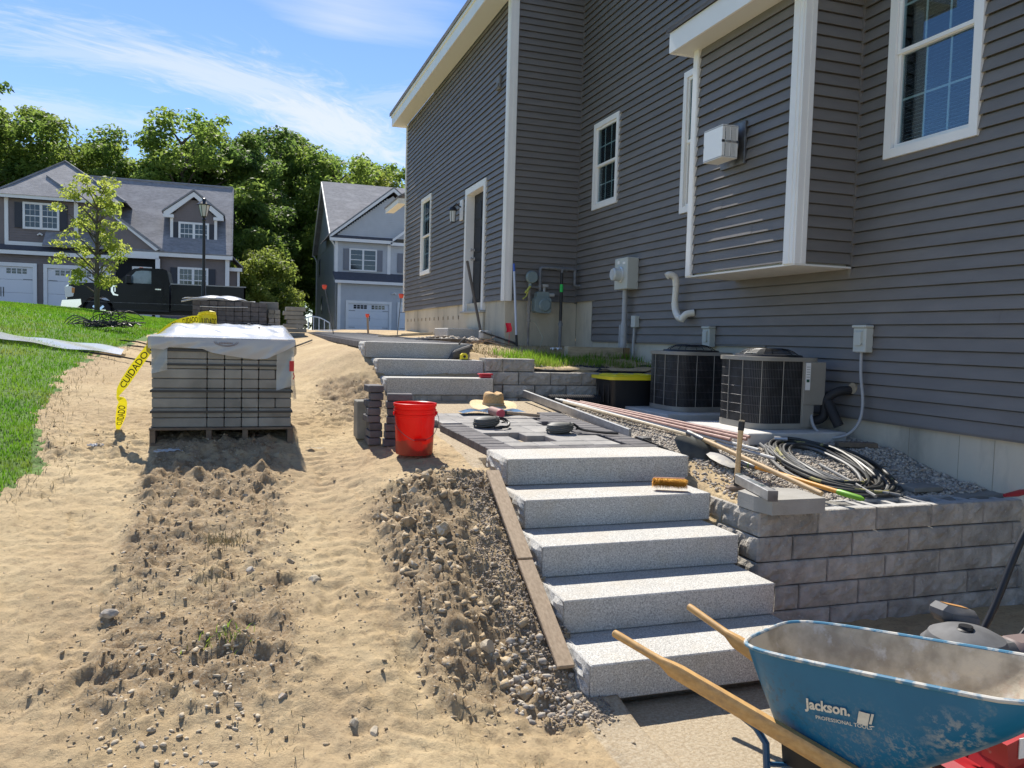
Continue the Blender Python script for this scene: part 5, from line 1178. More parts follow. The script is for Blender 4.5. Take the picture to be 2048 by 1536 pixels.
mb = MB(); mb.tube(smooth_path([(bc[0]-.152, bc[1]-.02, bc[2]+.29), (bc[0]-.145, bc[1]-.10, bc[2]+.20), (bc[0]-.06, bc[1]-.165, bc[2]+.125), (bc[0]+.02, bc[1]-.17, bc[2]+.115), (bc[0]+.10, bc[1]-.155, bc[2]+.15), (bc[0]+.158, bc[1]-.07, bc[2]+.24), (bc[0]+.154, bc[1]-.02, bc[2]+.29)], 6), .0022, 6); mb.build('wire_handle', m_steel, t, smooth=True)
mb = MB(); mb.cyl((bc[0]-.035, bc[1]-.170, bc[2]+.118), (bc[0]+.045, bc[1]-.171, bc[2]+.118), .009, 10); mb.build('grip', m_red, t)
for s in (-1, 1):
    mb = MB(); mb.lathe([(0, .012), (.014, .01), (.014, -.006)], (bc[0]+s*.150, bc[1]-.01, bc[2]+.29), 12, axis=0); mb.build('handle_ear', m_red, t)
# planks beside the steps
def board(p, q, w_, th, lab, m=m_wood, name='plank'):
    mb = MB(); mb.bar(p, q, w_, th, b=.003); return solo(mb, name, m, lab, 'plank', p, 'planks laid along the left of the lower steps')
board((1.485, 3.46, .125), (1.505, 4.13, .455), .088, .022, 'lower weathered plank beside the granite steps'); board((1.508, 4.14, .462), (1.55, 4.92, .825), .088, .022, 'upper weathered plank beside the granite steps')

# ------------------------------------------------------------------ tools on the landing
pz = lambda y: patio_z(y)
# straw hat
t = thing('straw_hat', 'tan straw hat with a wide brim on the far side of the landing', 'hat', (2.30, 7.28, pz(7.28)))
m_straw2 = mat('straw', (0.62, 0.40, 0.18), (0.48, 0.29, 0.12), scale=60, rough=.8, bump=.5, bscale=160, bdist=.004)
m_straw3 = mat('pale_straw', (0.76, 0.60, 0.34), (0.62, 0.46, 0.24), scale=60, rough=.8, bump=.5, bscale=160, bdist=.004)
hx, hy, hz = 2.29, 7.30, pz(7.30)+.02
mb = MB(); n = 40; prof = [(.098, 0), (.097, .03), (.092, .09), (.088, .118), (.075, .135), (.045, .142), (0, .128)]
vs = []
for r_, h in prof:
    for k in range(n):
        a = 2*math.pi*k/n; dent = -.018*math.exp(-((math.cos(a)-.1)/.5)**2)*(h > .10); vs.append((hx+r_*1.05*math.cos(a), hy+r_*1.12*math.sin(a), hz+h+dent+.004*math.sin(3*a)*(h > .1)))
mb.add(vs, [(i*n+k, i*n+(k+1) % n, (i+1)*n+(k+1) % n, (i+1)*n+k) for i in range(len(prof)-1) for k in range(n)]); mb.build('crown', m_straw2, t, smooth=True)
mb = MB(); vs = []
for i, r_ in enumerate((.096, .12, .155, .19, .208)):
    for k in range(n):
        a = 2*math.pi*k/n; vs.append((hx+r_*1.1*math.cos(a), hy+r_*math.sin(a), hz+.006+(r_-.096)*.30*math.sin(a)+(r_-.096)*.10*math.sin(a*3+.5)+.012))
mb.add(vs, [(i*n+k, i*n+(k+1) % n, (i+1)*n+(k+1) % n, (i+1)*n+k) for i in range(4) for k in range(n)]); mb.build('brim', m_straw3, t, smooth=True)
mb = MB(); mb.lathe([(.101, .0), (.1015, .008), (.101, .016), (.099, .016)], (hx, hy, hz+.022), 32); mb.v = [((x-hx)*1.05+hx, (y-hy)*1.12+hy, z) for x, y, z in mb.v]; mb.build('hat_band', m_lumber, t)
# blue cloth, mallet, knee pads
m_blue = mat('blue_cloth', (0.06, 0.16, 0.30), (0.02, 0.035, 0.06), scale=9, rough=.9, lo=.45, hi=.6, bump=.4, bscale=60)
mb = MB(); mb.sheet(lambda u, v: (1.88+u*.62, 6.98+(v-.5)*.17+.03*math.sin(u*9), pz(6.98)+.008+.045*abs(math.sin(u*8+1.2*v))*(1-abs(2*u-1)**3)*(.4+.6*math.sin(math.pi*v))+.012), 44, 12)
solo(mb, 'cloth', m_blue, 'crumpled blue and black cloth lying in front of the straw hat', 'cloth', (2.15, 6.98, pz(6.98)), smooth=True)
t = thing('mallet', 'wooden handled mallet with a red rubber face on the landing', 'mallet', (2.2, 6.8, pz(6.8)))
mb = MB(); a, b2 = Vector((2.185, 6.72, pz(6.72)+.045)), Vector((2.15, 6.90, pz(6.9)+.045)); mb.tube([a+(b2-a)*.12, b2], .040, 18); mb.build('head', mat('mallet_head', (0.36, 0.21, 0.17), (0.26, 0.15, 0.12), rough=.7), t, smooth=True)
mb = MB(); mb.tube([a, a+(b2-a)*.03, a+(b2-a)*.12], [.036, .040, .040], 18); mb.build('red_face', mat('mallet_red', (0.50, 0.07, 0.10), rough=.6), t, smooth=True)
mb = MB(); mb.tube([(2.17, 6.81, pz(6.8)+.05), (2.25, 6.80, pz(6.8)+.045), (2.56, 6.76, pz(6.76)+.02)], [.012, .013, .016], 10); mb.build('handle', m_wood, t, smooth=True)
mb = MB(); mb.cyl((2.20, 6.808, pz(6.8)+.049), (2.26, 6.80, pz(6.8)+.045), .017, 10); mb.build('collar', m_black, t)
m_kp = mat('knee_pad', (0.135, 0.135, 0.118), (0.10, 0.10, 0.088), scale=9, rough=.6)
def kneepad(x, y, rz, lab):
    t = thing('knee_pad', lab, 'knee pad', (x, y, pz(y)), 'pair of knee pads on the pavers')
    c, s = math.cos(rz), math.sin(rz); R = lambda X, Y, Z: (x+1.2*(X*c-Y*s), y+1.2*(X*s+Y*c), pz(y)+1.15*Z)
    mb = MB(); n1, n2 = 28, 12; vs = []
    for j in range(n2+1):
        ph = math.pi*j/n2
        for i in range(n1):
            a = 2*math.pi*i/n1; rr = math.sin(ph)**.6; ribs = 1+.035*math.sin(ph*n2*1.0*1.3); vs.append(R(.095*rr*math.cos(a)*ribs, .062*rr*math.sin(a)*ribs, .040-.040*math.cos(ph)*(1)+.0))
    mb.add(vs, [(j*n1+i, j*n1+(i+1) % n1, (j+1)*n1+(i+1) % n1, (j+1)*n1+i) for j in range(n2) for i in range(n1)]); mb.build('shell', m_kp, t, smooth=True)
    mb = MB()
    for k in range(4):
        z = .018+.014*k; mb.tube([R((.098-.006*abs(k-1.5))*math.cos(a), (.066-.004*abs(k-1.5))*math.sin(a), z+.012*math.cos(a)) for a in np.linspace(math.pi*.8, 2.2*math.pi, 18)], .0058, 6)
    mb.build('rib', m_kp, t)
    mb = MB(); mb.tube(smooth_path([R(.08, .02, .07), R(.12, .02, .055), R(.15, 0, .03), R(.20, -.03, .02), R(.30, -.09, .012), R(.38, -.12, .01)], 4) if rz < .1 else smooth_path([R(.08, .02, .06), R(.13, .0, .06), R(.15, -.05, .03), R(.10, -.11, .012), R(.0, -.12, .01)], 4), .011, 6)
    mb.tube(smooth_path([R(.09, .03, .05), R(.13, .06, .05), R(.16, .03, .035), R(.12, .0, .03)], 4), .007, 5); mb.build('strap', m_black, t)
kneepad(1.93, 6.33, .15, 'left grey knee pad beside the mallet'); kneepad(2.46, 6.02, 0.0, 'right grey knee pad with its strap trailing over the pavers')
# screed rail along the right of the landing
mb = MB(); mb.bar((3.02, 5.87, pz(5.87)+.02), (2.90, 8.15, pz(8.15)+.03), .03, .075, b=.003); solo(mb, 'screed_rail', m_alu, 'long straight aluminium rail along the right edge of the landing', 'rail', (3.0, 7, 1))
mb = MB(); mb.box(3.06, 3.14, 5.72, 5.86, .88, .92, .004); solo(mb, 'edging_stub', m_steel, 'dark end piece of edging at the near end of the aluminium rail', 'edging', (3.1, 5.8, .88))
mb = MB(); mb.bar((3.05, 5.70, .895), (3.10, 5.15, .83), .012, .05); solo(mb, 'edge_strip', m_black, 'black plastic edging along the right of the pavers and top step', 'edging', (3.06, 5.4, .86))
mb = MB(); mb.box(3.06, 3.30, 7.7, 7.86, .93, .985, .005); solo(mb, 'loose_paver', m_paver_d, 'single dark paver beside the far end of the aluminium rail', 'paver', (3.18, 7.78, .93))
# long rods on the gravel
m_rod = [m_copper, m_dullgrey, m_copper, m_lumber, m_copper, m_dullgrey]
RODS = [((3.337, 8.38, 1.0), (3.70, 5.09, .86), 'grey pipe on the gravel running under the shovel, ending nearest the wall'), ((3.30, 8.22, 1.0), (3.72, 4.92, .82), 'grey pipe on the gravel reaching furthest towards the block wall'), ((3.36, 8.25, .99), (3.66, 5.40, .90), 'red brown rod, leftmost of the bundle on the gravel'), ((3.43, 8.24, .99), (3.80, 5.39, .90), 'red brown rod in the middle of the bundle'), ((3.29, 7.97, .985), (3.47, 5.32, .89), 'tan rod at the landing side of the bundle'), ((3.50, 8.0, .99), (3.87, 5.45, .91), 'red brown rod, the one of the bundle nearest the air conditioners')]
for i, (a, b2, lab) in enumerate(RODS):
    mb = MB(); a, b2 = (a[0], a[1], a[2]+.03), (b2[0], b2[1], b2[2]+.04); mb.tube([a, ((a[0]+b2[0])/2, (a[1]+b2[1])/2, (a[2]+b2[2])/2+.004), b2], .013, 8); solo(mb, 'rod', [m_dullgrey, m_dullgrey, m_copper, m_copper, m_lumber, m_copper][i], lab, 'rod', a, 'long rods lying on the gravel')
# scoop shovel
def disc_blade(mb, c, ux, uz, n, rx, rz_, dish, pts_fn):
    pass
def shovel(lab, sock, end, blade, m_blade, mh, grip=None, r_=.016):
    t = thing('shovel', lab, 'shovel', sock, 'shovels lying on the gravel'); s, e = Vector(sock), Vector(end)
    mb = MB(); mb.tube([s, s.lerp(e, .3)+Vector((0, 0, .004)), s.lerp(e, 1 if not grip else .80)], [r_*1.1, r_, r_*1.05], 12); mb.build('handle', mh, t, smooth=True)
    if grip: mb = MB(); mb.tube([s.lerp(e, .80), s.lerp(e, .82), s.lerp(e, .97), e], [r_*1.1, r_*1.35, r_*1.3, r_*.6], 12); mb.build('grip', grip, t, smooth=True); mb = MB(); mb.cyl(s.lerp(e, .0), s.lerp(e, .05), r_*1.4, 12); mb.build('collar', grip, t)
    mb = MB(); O = Vector(blade[0]); A = Vector(blade[1])-O; B = Vector(blade[2])-O; Nn = A.cross(B).normalized(); K = 14; vs = []
    outl = blade[3]
    for j in range(5):
        q = j/4
        for u, v in outl: vs.append(tuple(O+A*(.5+(u-.5)*(1-q*.999))+B*(.5+(v-.5)*(1-q*.999))+Nn*(-blade[4]*(1-(1-q)**2))))
    m_ = len(outl); mb.add(vs, [(j*m_+k, j*m_+(k+1) % m_, (j+1)*m_+(k+1) % m_, (j+1)*m_+k) for j in range(4) for k in range(m_)]); mb.build('blade', m_blade, t, smooth=True)
    d = (s-(O+A*.5+B*.5)).normalized(); mb = MB(); mb.tube([s-(e-s).normalized()*.08, s+(e-s).normalized()*.10], [r_*1.5, r_*1.35], 12); mb.build('socket', m_steel, t, smooth=True)
    return t
rb = [(.0, .45), (.03, .2), (.12, .05), (.3, 0), (.42, .02), (.5, -.08), (.58, .02), (.7, 0), (.88, .05), (.97, .2), (1, .45), (.97, .7), (.85, .9), (.65, 1), (.35, 1), (.15, .9), (.03, .7)]
m_bl = mat('shovel_steel', (0.085, 0.085, 0.07), (0.05, 0.05, 0.045), scale=12, rough=.55, metal=.3)
m_bl2 = mat('shovel_grey', (0.34, 0.32, 0.29), (0.48, 0.44, 0.36), scale=9, rough=.7, lo=.5, hi=.6)
shovel('scoop shovel with a dark rounded blade and long pale wooden handle', (3.35, 5.42, .97), (3.58, 4.24, .735), [(3.12, 5.40, 1.0), (3.46, 5.30, .93), (3.17, 5.25, .78), rb, .05], m_bl, m_wood_p, None, .017)
pt = [(.10, .0), (.5, -.04), (.90, .0), (1, .25), (.95, .6), (.78, .85), (.5, 1.0), (.22, .85), (.05, .6), (0, .25)]
shovel('pointed shovel with a muddy grey blade, orange handle and green grip', (3.47, 4.93, .825), (3.73, 4.03, .735), [(3.52, 4.95, .81), (3.33, 4.92, .80), (3.46, 5.28, .875), pt, .03], m_bl2, mat('orange_handle', (0.72, 0.33, 0.05), rough=.4), mat('green_grip', (0.17, 0.40, 0.02), rough=.45), .015)
# hammer standing on its head
t = thing('sledge_hammer', 'hand sledge standing on its head, wooden handle upright beside the cap stone', 'hammer', (3.22, 4.65, .70))
mb = MB(); mb.box(3.14, 3.28, 4.62, 4.68, .665, .725, .01); mb.build('head', mat('rust', (0.26, 0.20, 0.15), (0.16, 0.12, 0.09), rough=.9), t)
mb = MB(); mb.tube([(3.217, 4.651, .78), (3.222, 4.651, .95), (3.232, 4.652, 1.13)], [.019, .016, .019], 12); mb.build('handle', m_wood_p, t, smooth=True)
mb = MB(); mb.cyl((3.214, 4.65, .70), (3.218, 4.65, .79), .021, 12); mb.build('foot_wrap', m_black, t); mb = MB(); mb.cyl((3.231, 4.652, 1.105), (3.236, 4.652, 1.165), .021, 12); mb.build('tape_wrap', m_black, t)
mb = MB(); mb.cyl((3.236, 4.652, 1.165), (3.237, 4.652, 1.175), .020, 12); mb.build('butt', m_lumber, t)
# cap stone and level
m_cap = mat('cap_stone', (0.36, 0.345, 0.31), (0.30, 0.285, 0.25), scale=6, rough=.9, bump=.25, bscale=90)
mb = MB(); mb.prism([(2.985, 4.30), (2.985, 4.13), (3.02, 3.995), (3.40, 3.99), (3.43, 4.30), (3.30, 4.36), (3.1, 4.36)], 2, .672, .765); solo(mb, 'cap_stone', m_cap, 'loose tan grey cap stone on the corner of the front block wall', 'cap stone', (3.2, 4.15, .67))
t = thing('spirit_level', 'grey aluminium box level resting on the cap stone', 'level', (3.0, 4.1, .77))
a, b2 = Vector((2.985, 3.95, .800)), Vector((3.14, 4.52, .800)); mb = MB(); mb.bar(a, b2, .055, .06, b=.003); mb.build('bar', m_alu, t)
mb = MB(); d = (b2-a).normalized(); mb.bar(a-d*.006, a+d*.006, .058, .063); mb.build('end_cap', m_steel, t)
for q in (.15, .55):
    mb = MB(); mb.bar(a+d*q+Vector((0, 0, .031)), a+d*(q+.07)+Vector((0, 0, .031)), .03, .004); mb.build('vial_window', mat('vial', (0.12, 0.15, 0.15), rough=.2), t)
mb = MB(); mb.bar(a+d*.25+Vector((0, 0, .031)), a+d*.40+Vector((0, 0, .031)), .032, .002); mb.build('printed_band', mat('dark_print', (0.13, 0.15, 0.16), rough=.5), t)
# brush
t = thing('brush', 'yellow bristled hand brush lying on the second highest granite step', 'brush', (2.68, 4.62, .712))
a, b2 = Vector((2.59, 4.67, .0)), Vector((2.78, 4.585, .0)); d = (b2-a).normalized(); sd_ = Vector((-d.y, d.x, 0))
mb = MB(); mb.bar(a+Vector((0, 0, .770))+sd_*.045, b2+Vector((0, 0, .772))+sd_*.045, .014, .045, b=.003); mb.build('wooden_back', mat('brush_back', (0.62, 0.33, 0.20), rough=.6), t)
m_br = mat('bristle', (0.86, 0.52, 0.08), (0.70, 0.36, 0.04), scale=40, rough=.8)
mb = MB(); rb_ = random.Random(3)
for k in range(3200):
    u, h_ = rb_.random(), rb_.uniform(-.018, .018); p = a+(b2-a)*u+sd_*.038+Vector((0, 0, .770+h_)); ln = .060+rb_.uniform(-.008, .008)
    q = p-sd_*ln+d*(rb_.uniform(-.008, .008)+(.03*(u-.5)))+Vector((0, 0, max(.716-p.z, h_*.75-.014+rb_.uniform(-.006, .006)))); w2 = Vector((0, 0, .0013)) if k % 2 else d*.0013; mb.add([tuple(p-w2), tuple(p+w2), tuple(q)], [(0, 1, 2)])
o = mb.build('bristles', m_br, t); o['kind'] = 'stuff'
# tape measure, tool bag, red chalk box on the rear steps
t = thing('tape_measure', 'small yellow tape measure on the rear steps', 'tape measure', (2.36, 8.72, 1.43))
mb = MB(); mb.prism([(2.33, 1.432), (2.41, 1.432), (2.41, 1.48), (2.39, 1.505), (2.35, 1.505), (2.33, 1.485)], 1, 8.68, 8.73); mb.build('case', m_yel, t)
mb = MB(); mb.cyl((2.37, 8.679, 1.468), (2.37, 8.676, 1.468), .016, 12); mb.build('hub', m_black, t); mb = MB(); mb.box(2.33, 2.45, 8.66, 8.74, 1.429, 1.436, .002); mb.build('base', m_black, t)
mb = MB(); mb.box(2.26, 2.50, 8.86, 8.96, 1.44, 1.57, .02); mb.v = [(x+(z-1.44)*.5-.03, y, z+(x-2.38)*.35) for x, y, z in mb.v]; mb.tube(smooth_path([(2.36, 8.9, 1.60), (2.42, 8.9, 1.66), (2.5, 8.9, 1.63)], 4), .01, 6)
solo(mb, 'tool_pouch', mat('tool_pouch', (0.06, 0.058, 0.055), (0.10, 0.09, 0.085), scale=12, rough=.8), 'dark grey tool pouch leaning on the right end of the top rear step', 'tool pouch', (2.38, 8.9, 1.44))
mb = MB(); mb.box(2.44, 2.56, 8.25, 8.33, 1.253, 1.285, .006); mb.box(2.425, 2.575, 8.24, 8.34, 1.285, 1.30, .004); solo(mb, 'red_box', mat('red_plastic', (0.55, 0.02, 0.04), rough=.4), 'small red plastic box on the right end of the lowest rear step', 'box', (2.5, 8.3, 1.25))
# coil of hose
t = thing('hose_coil', 'large loose coil of black hose and grey cable on the gravel', 'hose', (4.2, 5.0, .8)); rh = random.Random(8)
m_hose = mat('hose', (0.035, 0.035, 0.034), (0.05, 0.05, 0.045), scale=6, rough=.45)
m_hose_y = mat('yellow_striped_hose', (0.035, 0.035, 0.03), (0.30, 0.27, 0.10), scale=7, rough=.5, lo=.55, hi=.58)
m_cable = mat('grey_cable', (0.15, 0.15, 0.145), rough=.5)
for k in range(11):
    ph = rh.uniform(0, 6.28); rx, ry = .43-.022*k+rh.uniform(-.02, .02), .66-.022*k+rh.uniform(-.03, .03); P = []
    ox, oy = rh.uniform(-.035, .035), rh.uniform(-.04, .04); n = 30; turns = 1.0
    for i in range(n+1):
        a = ph+2*math.pi*turns*i/n; x = 4.22+ox+rx*math.cos(a)+.10*math.sin(a); y = 4.98+oy+ry*math.sin(a); P.append((x, y, float(gravel_z(y))+.03+.012*(k % 4)+.01*math.sin(a*3+k)))
    mb = MB(); mb.tube(P, .0125, 7, cap=False); mb.build('hose_loop', (m_hose, m_hose, m_hose_y, m_hose, m_cable)[k % 5], t, smooth=True)
for k in range(5):
    y0_ = 5.46-.05*k; P = [(3.98+.01*k, y0_, float(gravel_z(y0_))+.06), (3.90+.03*k, y0_-.35, float(gravel_z(y0_-.35))+.05), (3.96+.045*k, y0_-.75, float(gravel_z(y0_-.75))+.045), (4.05+.05*k, y0_-1.0, float(gravel_z(y0_-1.0))+.05)]
    mb = MB(); mb.tube(smooth_path(P, 5), .0115, 7); mb.build('cable', m_cable, t, smooth=True)
mb = MB(); mb.tube([(4.15, 4.95, .80), (4.10, 4.55, .74), (4.03, 4.25, .70)], .012, 8); mb.build('hose_end', m_cable, t, smooth=True)
mb = MB(); mb.cyl((4.18, 5.55, .92), (4.27, 5.50, .92), .022, 10); mb.build('coupling', m_alu, t)
for i, (x, y, a, lab) in enumerate(((4.62, 4.45, .4, 'dark flat slab half buried in the shaded gravel by the front wall'), )):
    mb = MB(); mb.box(x-.12, x+.14, y-.06, y+.12, .68, .715, .004); solo(mb, 'slab', m_paver_p, lab, 'slab', (x, y, .68))
mb = MB(); mb.bar((4.70, 5.42, .885), (5.0, 5.30, .885), .09, .04, b=.004); solo(mb, 'wood_offcut', m_pallet, 'brown board offcut on the gravel below the conduit loop', 'board', (4.8, 5.4, .87))
mb = MB(); mb.tube([(4.90, 4.02, .72), (5.02, 4.02, .73), (5.05, 4.02, .735)], [.012, .022, .022], 10); mb.tube([(5.05, 4.02, .735), (5.2, 4.02, .74)], [.02, .02], 10); solo(mb, 'marker_tool', mat('red_grip', (0.35, 0.02, 0.03), rough=.4), 'dark red handled tool on the right end of the front block wall', 'tool', (5.0, 4.02, .72))
# poles, flag, stakes and debris near the side door
mb = MB(); mb.tube([(3.60, 12.25, 2.9), (3.80, 11.95, 1.62)], .022, 8)
# (the pole against the side door frame)
mb = MB(); mb.tube([(3.57, 13.05, 2.95), (3.70, 12.62, 1.82), (3.74, 12.45, 1.60)], [.024, .022, .022], 8)
solo(mb, 'wooden_pole', mat('dark_pole', (0.14, 0.115, 0.09), rough=.8), 'dark wooden pole leaning against the side door frame', 'pole', (3.7, 12.5, 1.6))
t = thing('paint_pole', 'white pole with a blue top standing by the house corner post', 'pole', (4.05, 11.8, 1.6))
mb = MB(); mb.cyl((4.045, 11.8, 1.74), (3.995, 11.84, 2.72), .017, 10); mb.build('shaft', mat('blue_white', (0.55, 0.62, 0.75), rough=.4), t)
mb = MB(); mb.cyl((3.995, 11.84, 2.72), (3.988, 11.845, 2.84), .018, 10); mb.build('blue_tip', mat('blue_tip', (0.05, 0.12, 0.5), rough=.4), t)
mb = MB(); mb.cyl((4.055, 11.79, 1.56), (4.045, 11.8, 1.74), .02, 10); mb.build('black_foot', m_black, t)
mb = MB(); mb.sheet(lambda u, v: (3.875+.085*u+.01*math.sin(v*5), 11.80+.012*math.sin(u*4), 1.77+.15*v+.02*u*(1-v)), 6, 6); mb.cyl((3.93, 11.81, 1.56), (3.935, 11.81, 1.90), .0025, 4)
solo(mb, 'marker_flag', mat('flag_red', (0.95, 0.02, 0.06), rough=.5, translucent=.3), 'small bright red marking flag by the foundation corner', 'flag', (3.93, 11.8, 1.56))
m_cone = mat('orange_cap', (0.90, 0.10, 0.05), rough=.5)
for (a, b2, lab) in (((2.53, 17.15, 2.09), (2.55, 17.12, 1.70), 'short wooden stake with an orange cap in front of the far garage door'), ((1.37, 14.39, 2.50), (1.53, 14.29, 1.66), 'thin leaning stake with an orange cap, leftmost beyond the walkway'), ((2.64, 13.95, 2.38), (2.58, 13.93, 1.68), 'thin dark stake with an orange cap by the far corner of the grey house')):
    t = thing('stake', lab, 'stake', b2, 'stakes with orange caps'); thin = 'thin' in lab
    mb = MB(); mb.cyl(b2, a, .008 if thin else .022, 6); mb.build('stick', m_steel if thin else m_wood, t)
    mb = MB(); mb.tube([Vector(a)-Vector((0, 0, .05)), Vector(a)+Vector((0, 0, .01)), Vector(a)+Vector((0, 0, .025))], [.03, .045, .04], 10); mb.build('cap', m_cone, t)
for i, (a, b2, lab, m) in enumerate([((2.10, 13.0, 1.655), (3.05, 13.1, 1.72), 'long pale lath lying in front of the foundation', m_lumber), ((2.6, 13.6, 1.70), (3.2, 13.9, 1.74), 'second pale lath behind the long one', m_lumber), ((2.9, 12.7, 1.66), (3.3, 12.9, 1.69), 'short dark bar on the dirt left of the granite door block', m_pallet), ((3.62, 12.3, 1.78), (4.1, 11.9, 1.60), 'black pipe running down the bank from the door block', m_black)]):
    mb = MB(); mb.bar(a, b2, .05, .025, b=.003); solo(mb, 'lath', m, lab, 'board', a)
rr_ = random.Random(12); x = np.array([rr_.uniform(2.6, 3.9) for _ in range(500)]); y = np.array([rr_.uniform(12.2, 13.4) for _ in range(500)])
scatter('rubble', np.stack([x, y, surf(x, y)+.03], 1), .015+RNG.rand(500)**2*.04, m_stone, .8, label='rubble and stones heaped around the granite door block', cat='rubble')
mb = MB(); mb.box(3.62, 3.80, 12.25, 12.45, 1.66, 1.80, .02); solo(mb, 'rubble_block', m_granite_rough, 'broken grey block at the foot of the leaning pole', 'stone', (3.7, 12.3, 1.66))
for i in range(6):
    mb = MB(); c = (3.5+.07*i, 11.7+.06*i); mb.tube(smooth_path([(c[0]-.45, c[1], 1.55), (c[0]-.2, c[1]-.15, 1.62+.01*i), (c[0], c[1]+.1, 1.64+.03*(i % 3)), (c[0]+.25, c[1]-.05, 1.58)], 5), .007, 5)
    if i in (0, 3, 5): solo(mb, 'root', mat('root', (0.20, 0.14, 0.10), rough=.9), ('leftmost', '', '', 'middle', '', 'rightmost')[i]+' dry root straggling over the bank below the side door', 'root', (c[0], c[1], 1.55), 'roots on the bank')
mb = MB(); mb.sheet(lambda u, v: (4.3+u*.16, 10.9+v*.1, 1.53+.04*abs(math.sin(u*6+v*4))), 8, 6); solo(mb, 'white_rag', m_white, 'white rag on the bank below the gas meter', 'rag', (4.35, 10.9, 1.52), smooth=True)

# ------------------------------------------------------------------ wheelbarrow
Fv = Vector((.41, -.91, 0)).normalized(); Lv = Vector((.91, .41, 0)).normalized(); O = Vector((1.81, 2.59, 0))
BW_ = lambda s, t, z: tuple(O+Fv*s+Lv*t+Vector((0, 0, z)))
wb = thing('wheelbarrow', 'blue steel wheelbarrow with wooden handles and a cement stained tray', 'wheelbarrow', (2.1, 2.1, -.05))
m_wblue = mat('wheelbarrow_blue', (0.006, 0.125, 0.25), (0.010, 0.15, 0.29), scale=3, rough=.38, c3=(0.26, 0.30, 0.29), s3=7, lo3=.63, hi3=.80, spec=.4, bump=.05, bscale=30)
_N = m_wblue.node_tree.nodes; _L = m_wblue.node_tree.links; _b = _N['Principled BSDF']; _s = _b.inputs['Base Color'].links[0].from_socket
_g = _N.new('ShaderNodeNewGeometry')
for (ps, rad, sc_, col_, amt) in ((BW_(.80, .02, .42), .16, 22, (.50, .47, .40, 1), .75), (BW_(.62, .06, .33), .10, 30, (.42, .42, .37, 1), .5), (BW_(.15, .06, .33), .22, 45, (.04, .05, .05, 1), .5), (BW_(.5, .1, .23), .3, 60, (.35, .33, .28, 1), .35)):
    _v = _N.new('ShaderNodeVectorMath'); _v.operation = 'DISTANCE'; _L.new(_g.outputs['Position'], _v.inputs[0]); _v.inputs[1].default_value = ps
    _n = _N.new('ShaderNodeTexNoise'); _n.inputs['Scale'].default_value = sc_; _n.inputs['Detail'].default_value = 7; _n.inputs['Roughness'].default_value = .7; _L.new(_g.outputs['Position'], _n.inputs[0])
    _a = _N.new('ShaderNodeMapRange'); _a.inputs[1].default_value = rad; _a.inputs[2].default_value = rad*.2; _a.inputs[3].default_value = 0; _a.inputs[4].default_value = 1; _L.new(_v.outputs['Value'], _a.inputs[0])
    _c = _N.new('ShaderNodeMapRange'); _c.inputs[1].default_value = .50; _c.inputs[2].default_value = .60; _c.inputs[4].default_value = amt; _L.new(_n.outputs[0], _c.inputs[0])
    _m = _N.new('ShaderNodeMath'); _m.operation = 'MULTIPLY'; _L.new(_a.outputs[0], _m.inputs[0]); _L.new(_c.outputs[0], _m.inputs[1])
    _x = _N.new('ShaderNodeMix'); _x.data_type = 'RGBA'; _L.new(_m.outputs[0], _x.inputs[0]); _L.new(_s, _x.inputs[6]); _x.inputs[7].default_value = col_; _s = _x.outputs[2]
_L.new(_s, _b.inputs['Base Color'])
m_cem = mat('cement_stained', (0.60, 0.53, 0.40), (0.36, 0.31, 0.23), scale=7, detail=9, lo=.40, hi=.60, rough=.9, bump=.5, bscale=26, bdist=.006, c3=(0.60, 0.57, 0.50), s3=11, lo3=.56, hi3=.68)
# rust coloured smudges near the front of the tray
N = m_cem.node_tree.nodes; L = m_cem.node_tree.links; b = N['Principled BSDF']; src = b.inputs['Base Color'].links[0].from_socket
g_ = N.new('ShaderNodeNewGeometry'); vd = N.new('ShaderNodeVectorMath'); vd.operation = 'DISTANCE'; L.new(g_.outputs['Position'], vd.inputs[0]); vd.inputs[1].default_value = BW_(.95, .30, .45)
no = N.new('ShaderNodeTexNoise'); no.inputs['Scale'].default_value = 34; no.inputs['Detail'].default_value = 4; L.new(g_.outputs['Position'], no.inputs[0])
m1 = N.new('ShaderNodeMapRange'); m1.inputs[1].default_value = .26; m1.inputs[2].default_value = .05; m1.inputs[3].default_value = 0; m1.inputs[4].default_value = 1; L.new(vd.outputs['Value'], m1.inputs[0])
m2 = N.new('ShaderNodeMapRange'); m2.inputs[1].default_value = .5; m2.inputs[2].default_value = .6; m2.inputs[4].default_value = .6; L.new(no.outputs[0], m2.inputs[0])
mm = N.new('ShaderNodeMath'); mm.operation = 'MULTIPLY'; L.new(m1.outputs[0], mm.inputs[0]); L.new(m2.outputs[0], mm.inputs[1])
mi = N.new('ShaderNodeMix'); mi.data_type = 'RGBA'; L.new(mm.outputs[0], mi.inputs[0]); L.new(src, mi.inputs[6]); mi.inputs[7].default_value = (.34, .12, .08, 1); L.new(mi.outputs[2], b.inputs['Base Color'])
def tray_pt(a, q, off=0.0):
    """a: angle round the tray 0..1, q: 0 rim .. 1 floor"""
    e = q**1.15
    s0, s1 = 0.0+.085*e, 1.13-.56*e**.8; t0, t1 = -.012+.13*e, .482-.13*e
    zt = .53+.115*1.0; n_ = 5.0-2.0*q
    th = 2*math.pi*a; c, s = math.cos(th), math.sin(th)
    k = (abs(c)**n_+abs(s)**n_)**(-1/n_); S = (s0+s1)/2+((s1-s0)/2+off)*k*c; T = (t0+t1)/2+((t1-t0)/2+off)*k*s
    zr = .53+.118*(S/.97) + (.02*max(0, (S-.9))/.2)
    zf = .205-.04*S
    return BW_(S, T, zr*(1-q)+zf*q)
NA, NQ = 80, 12
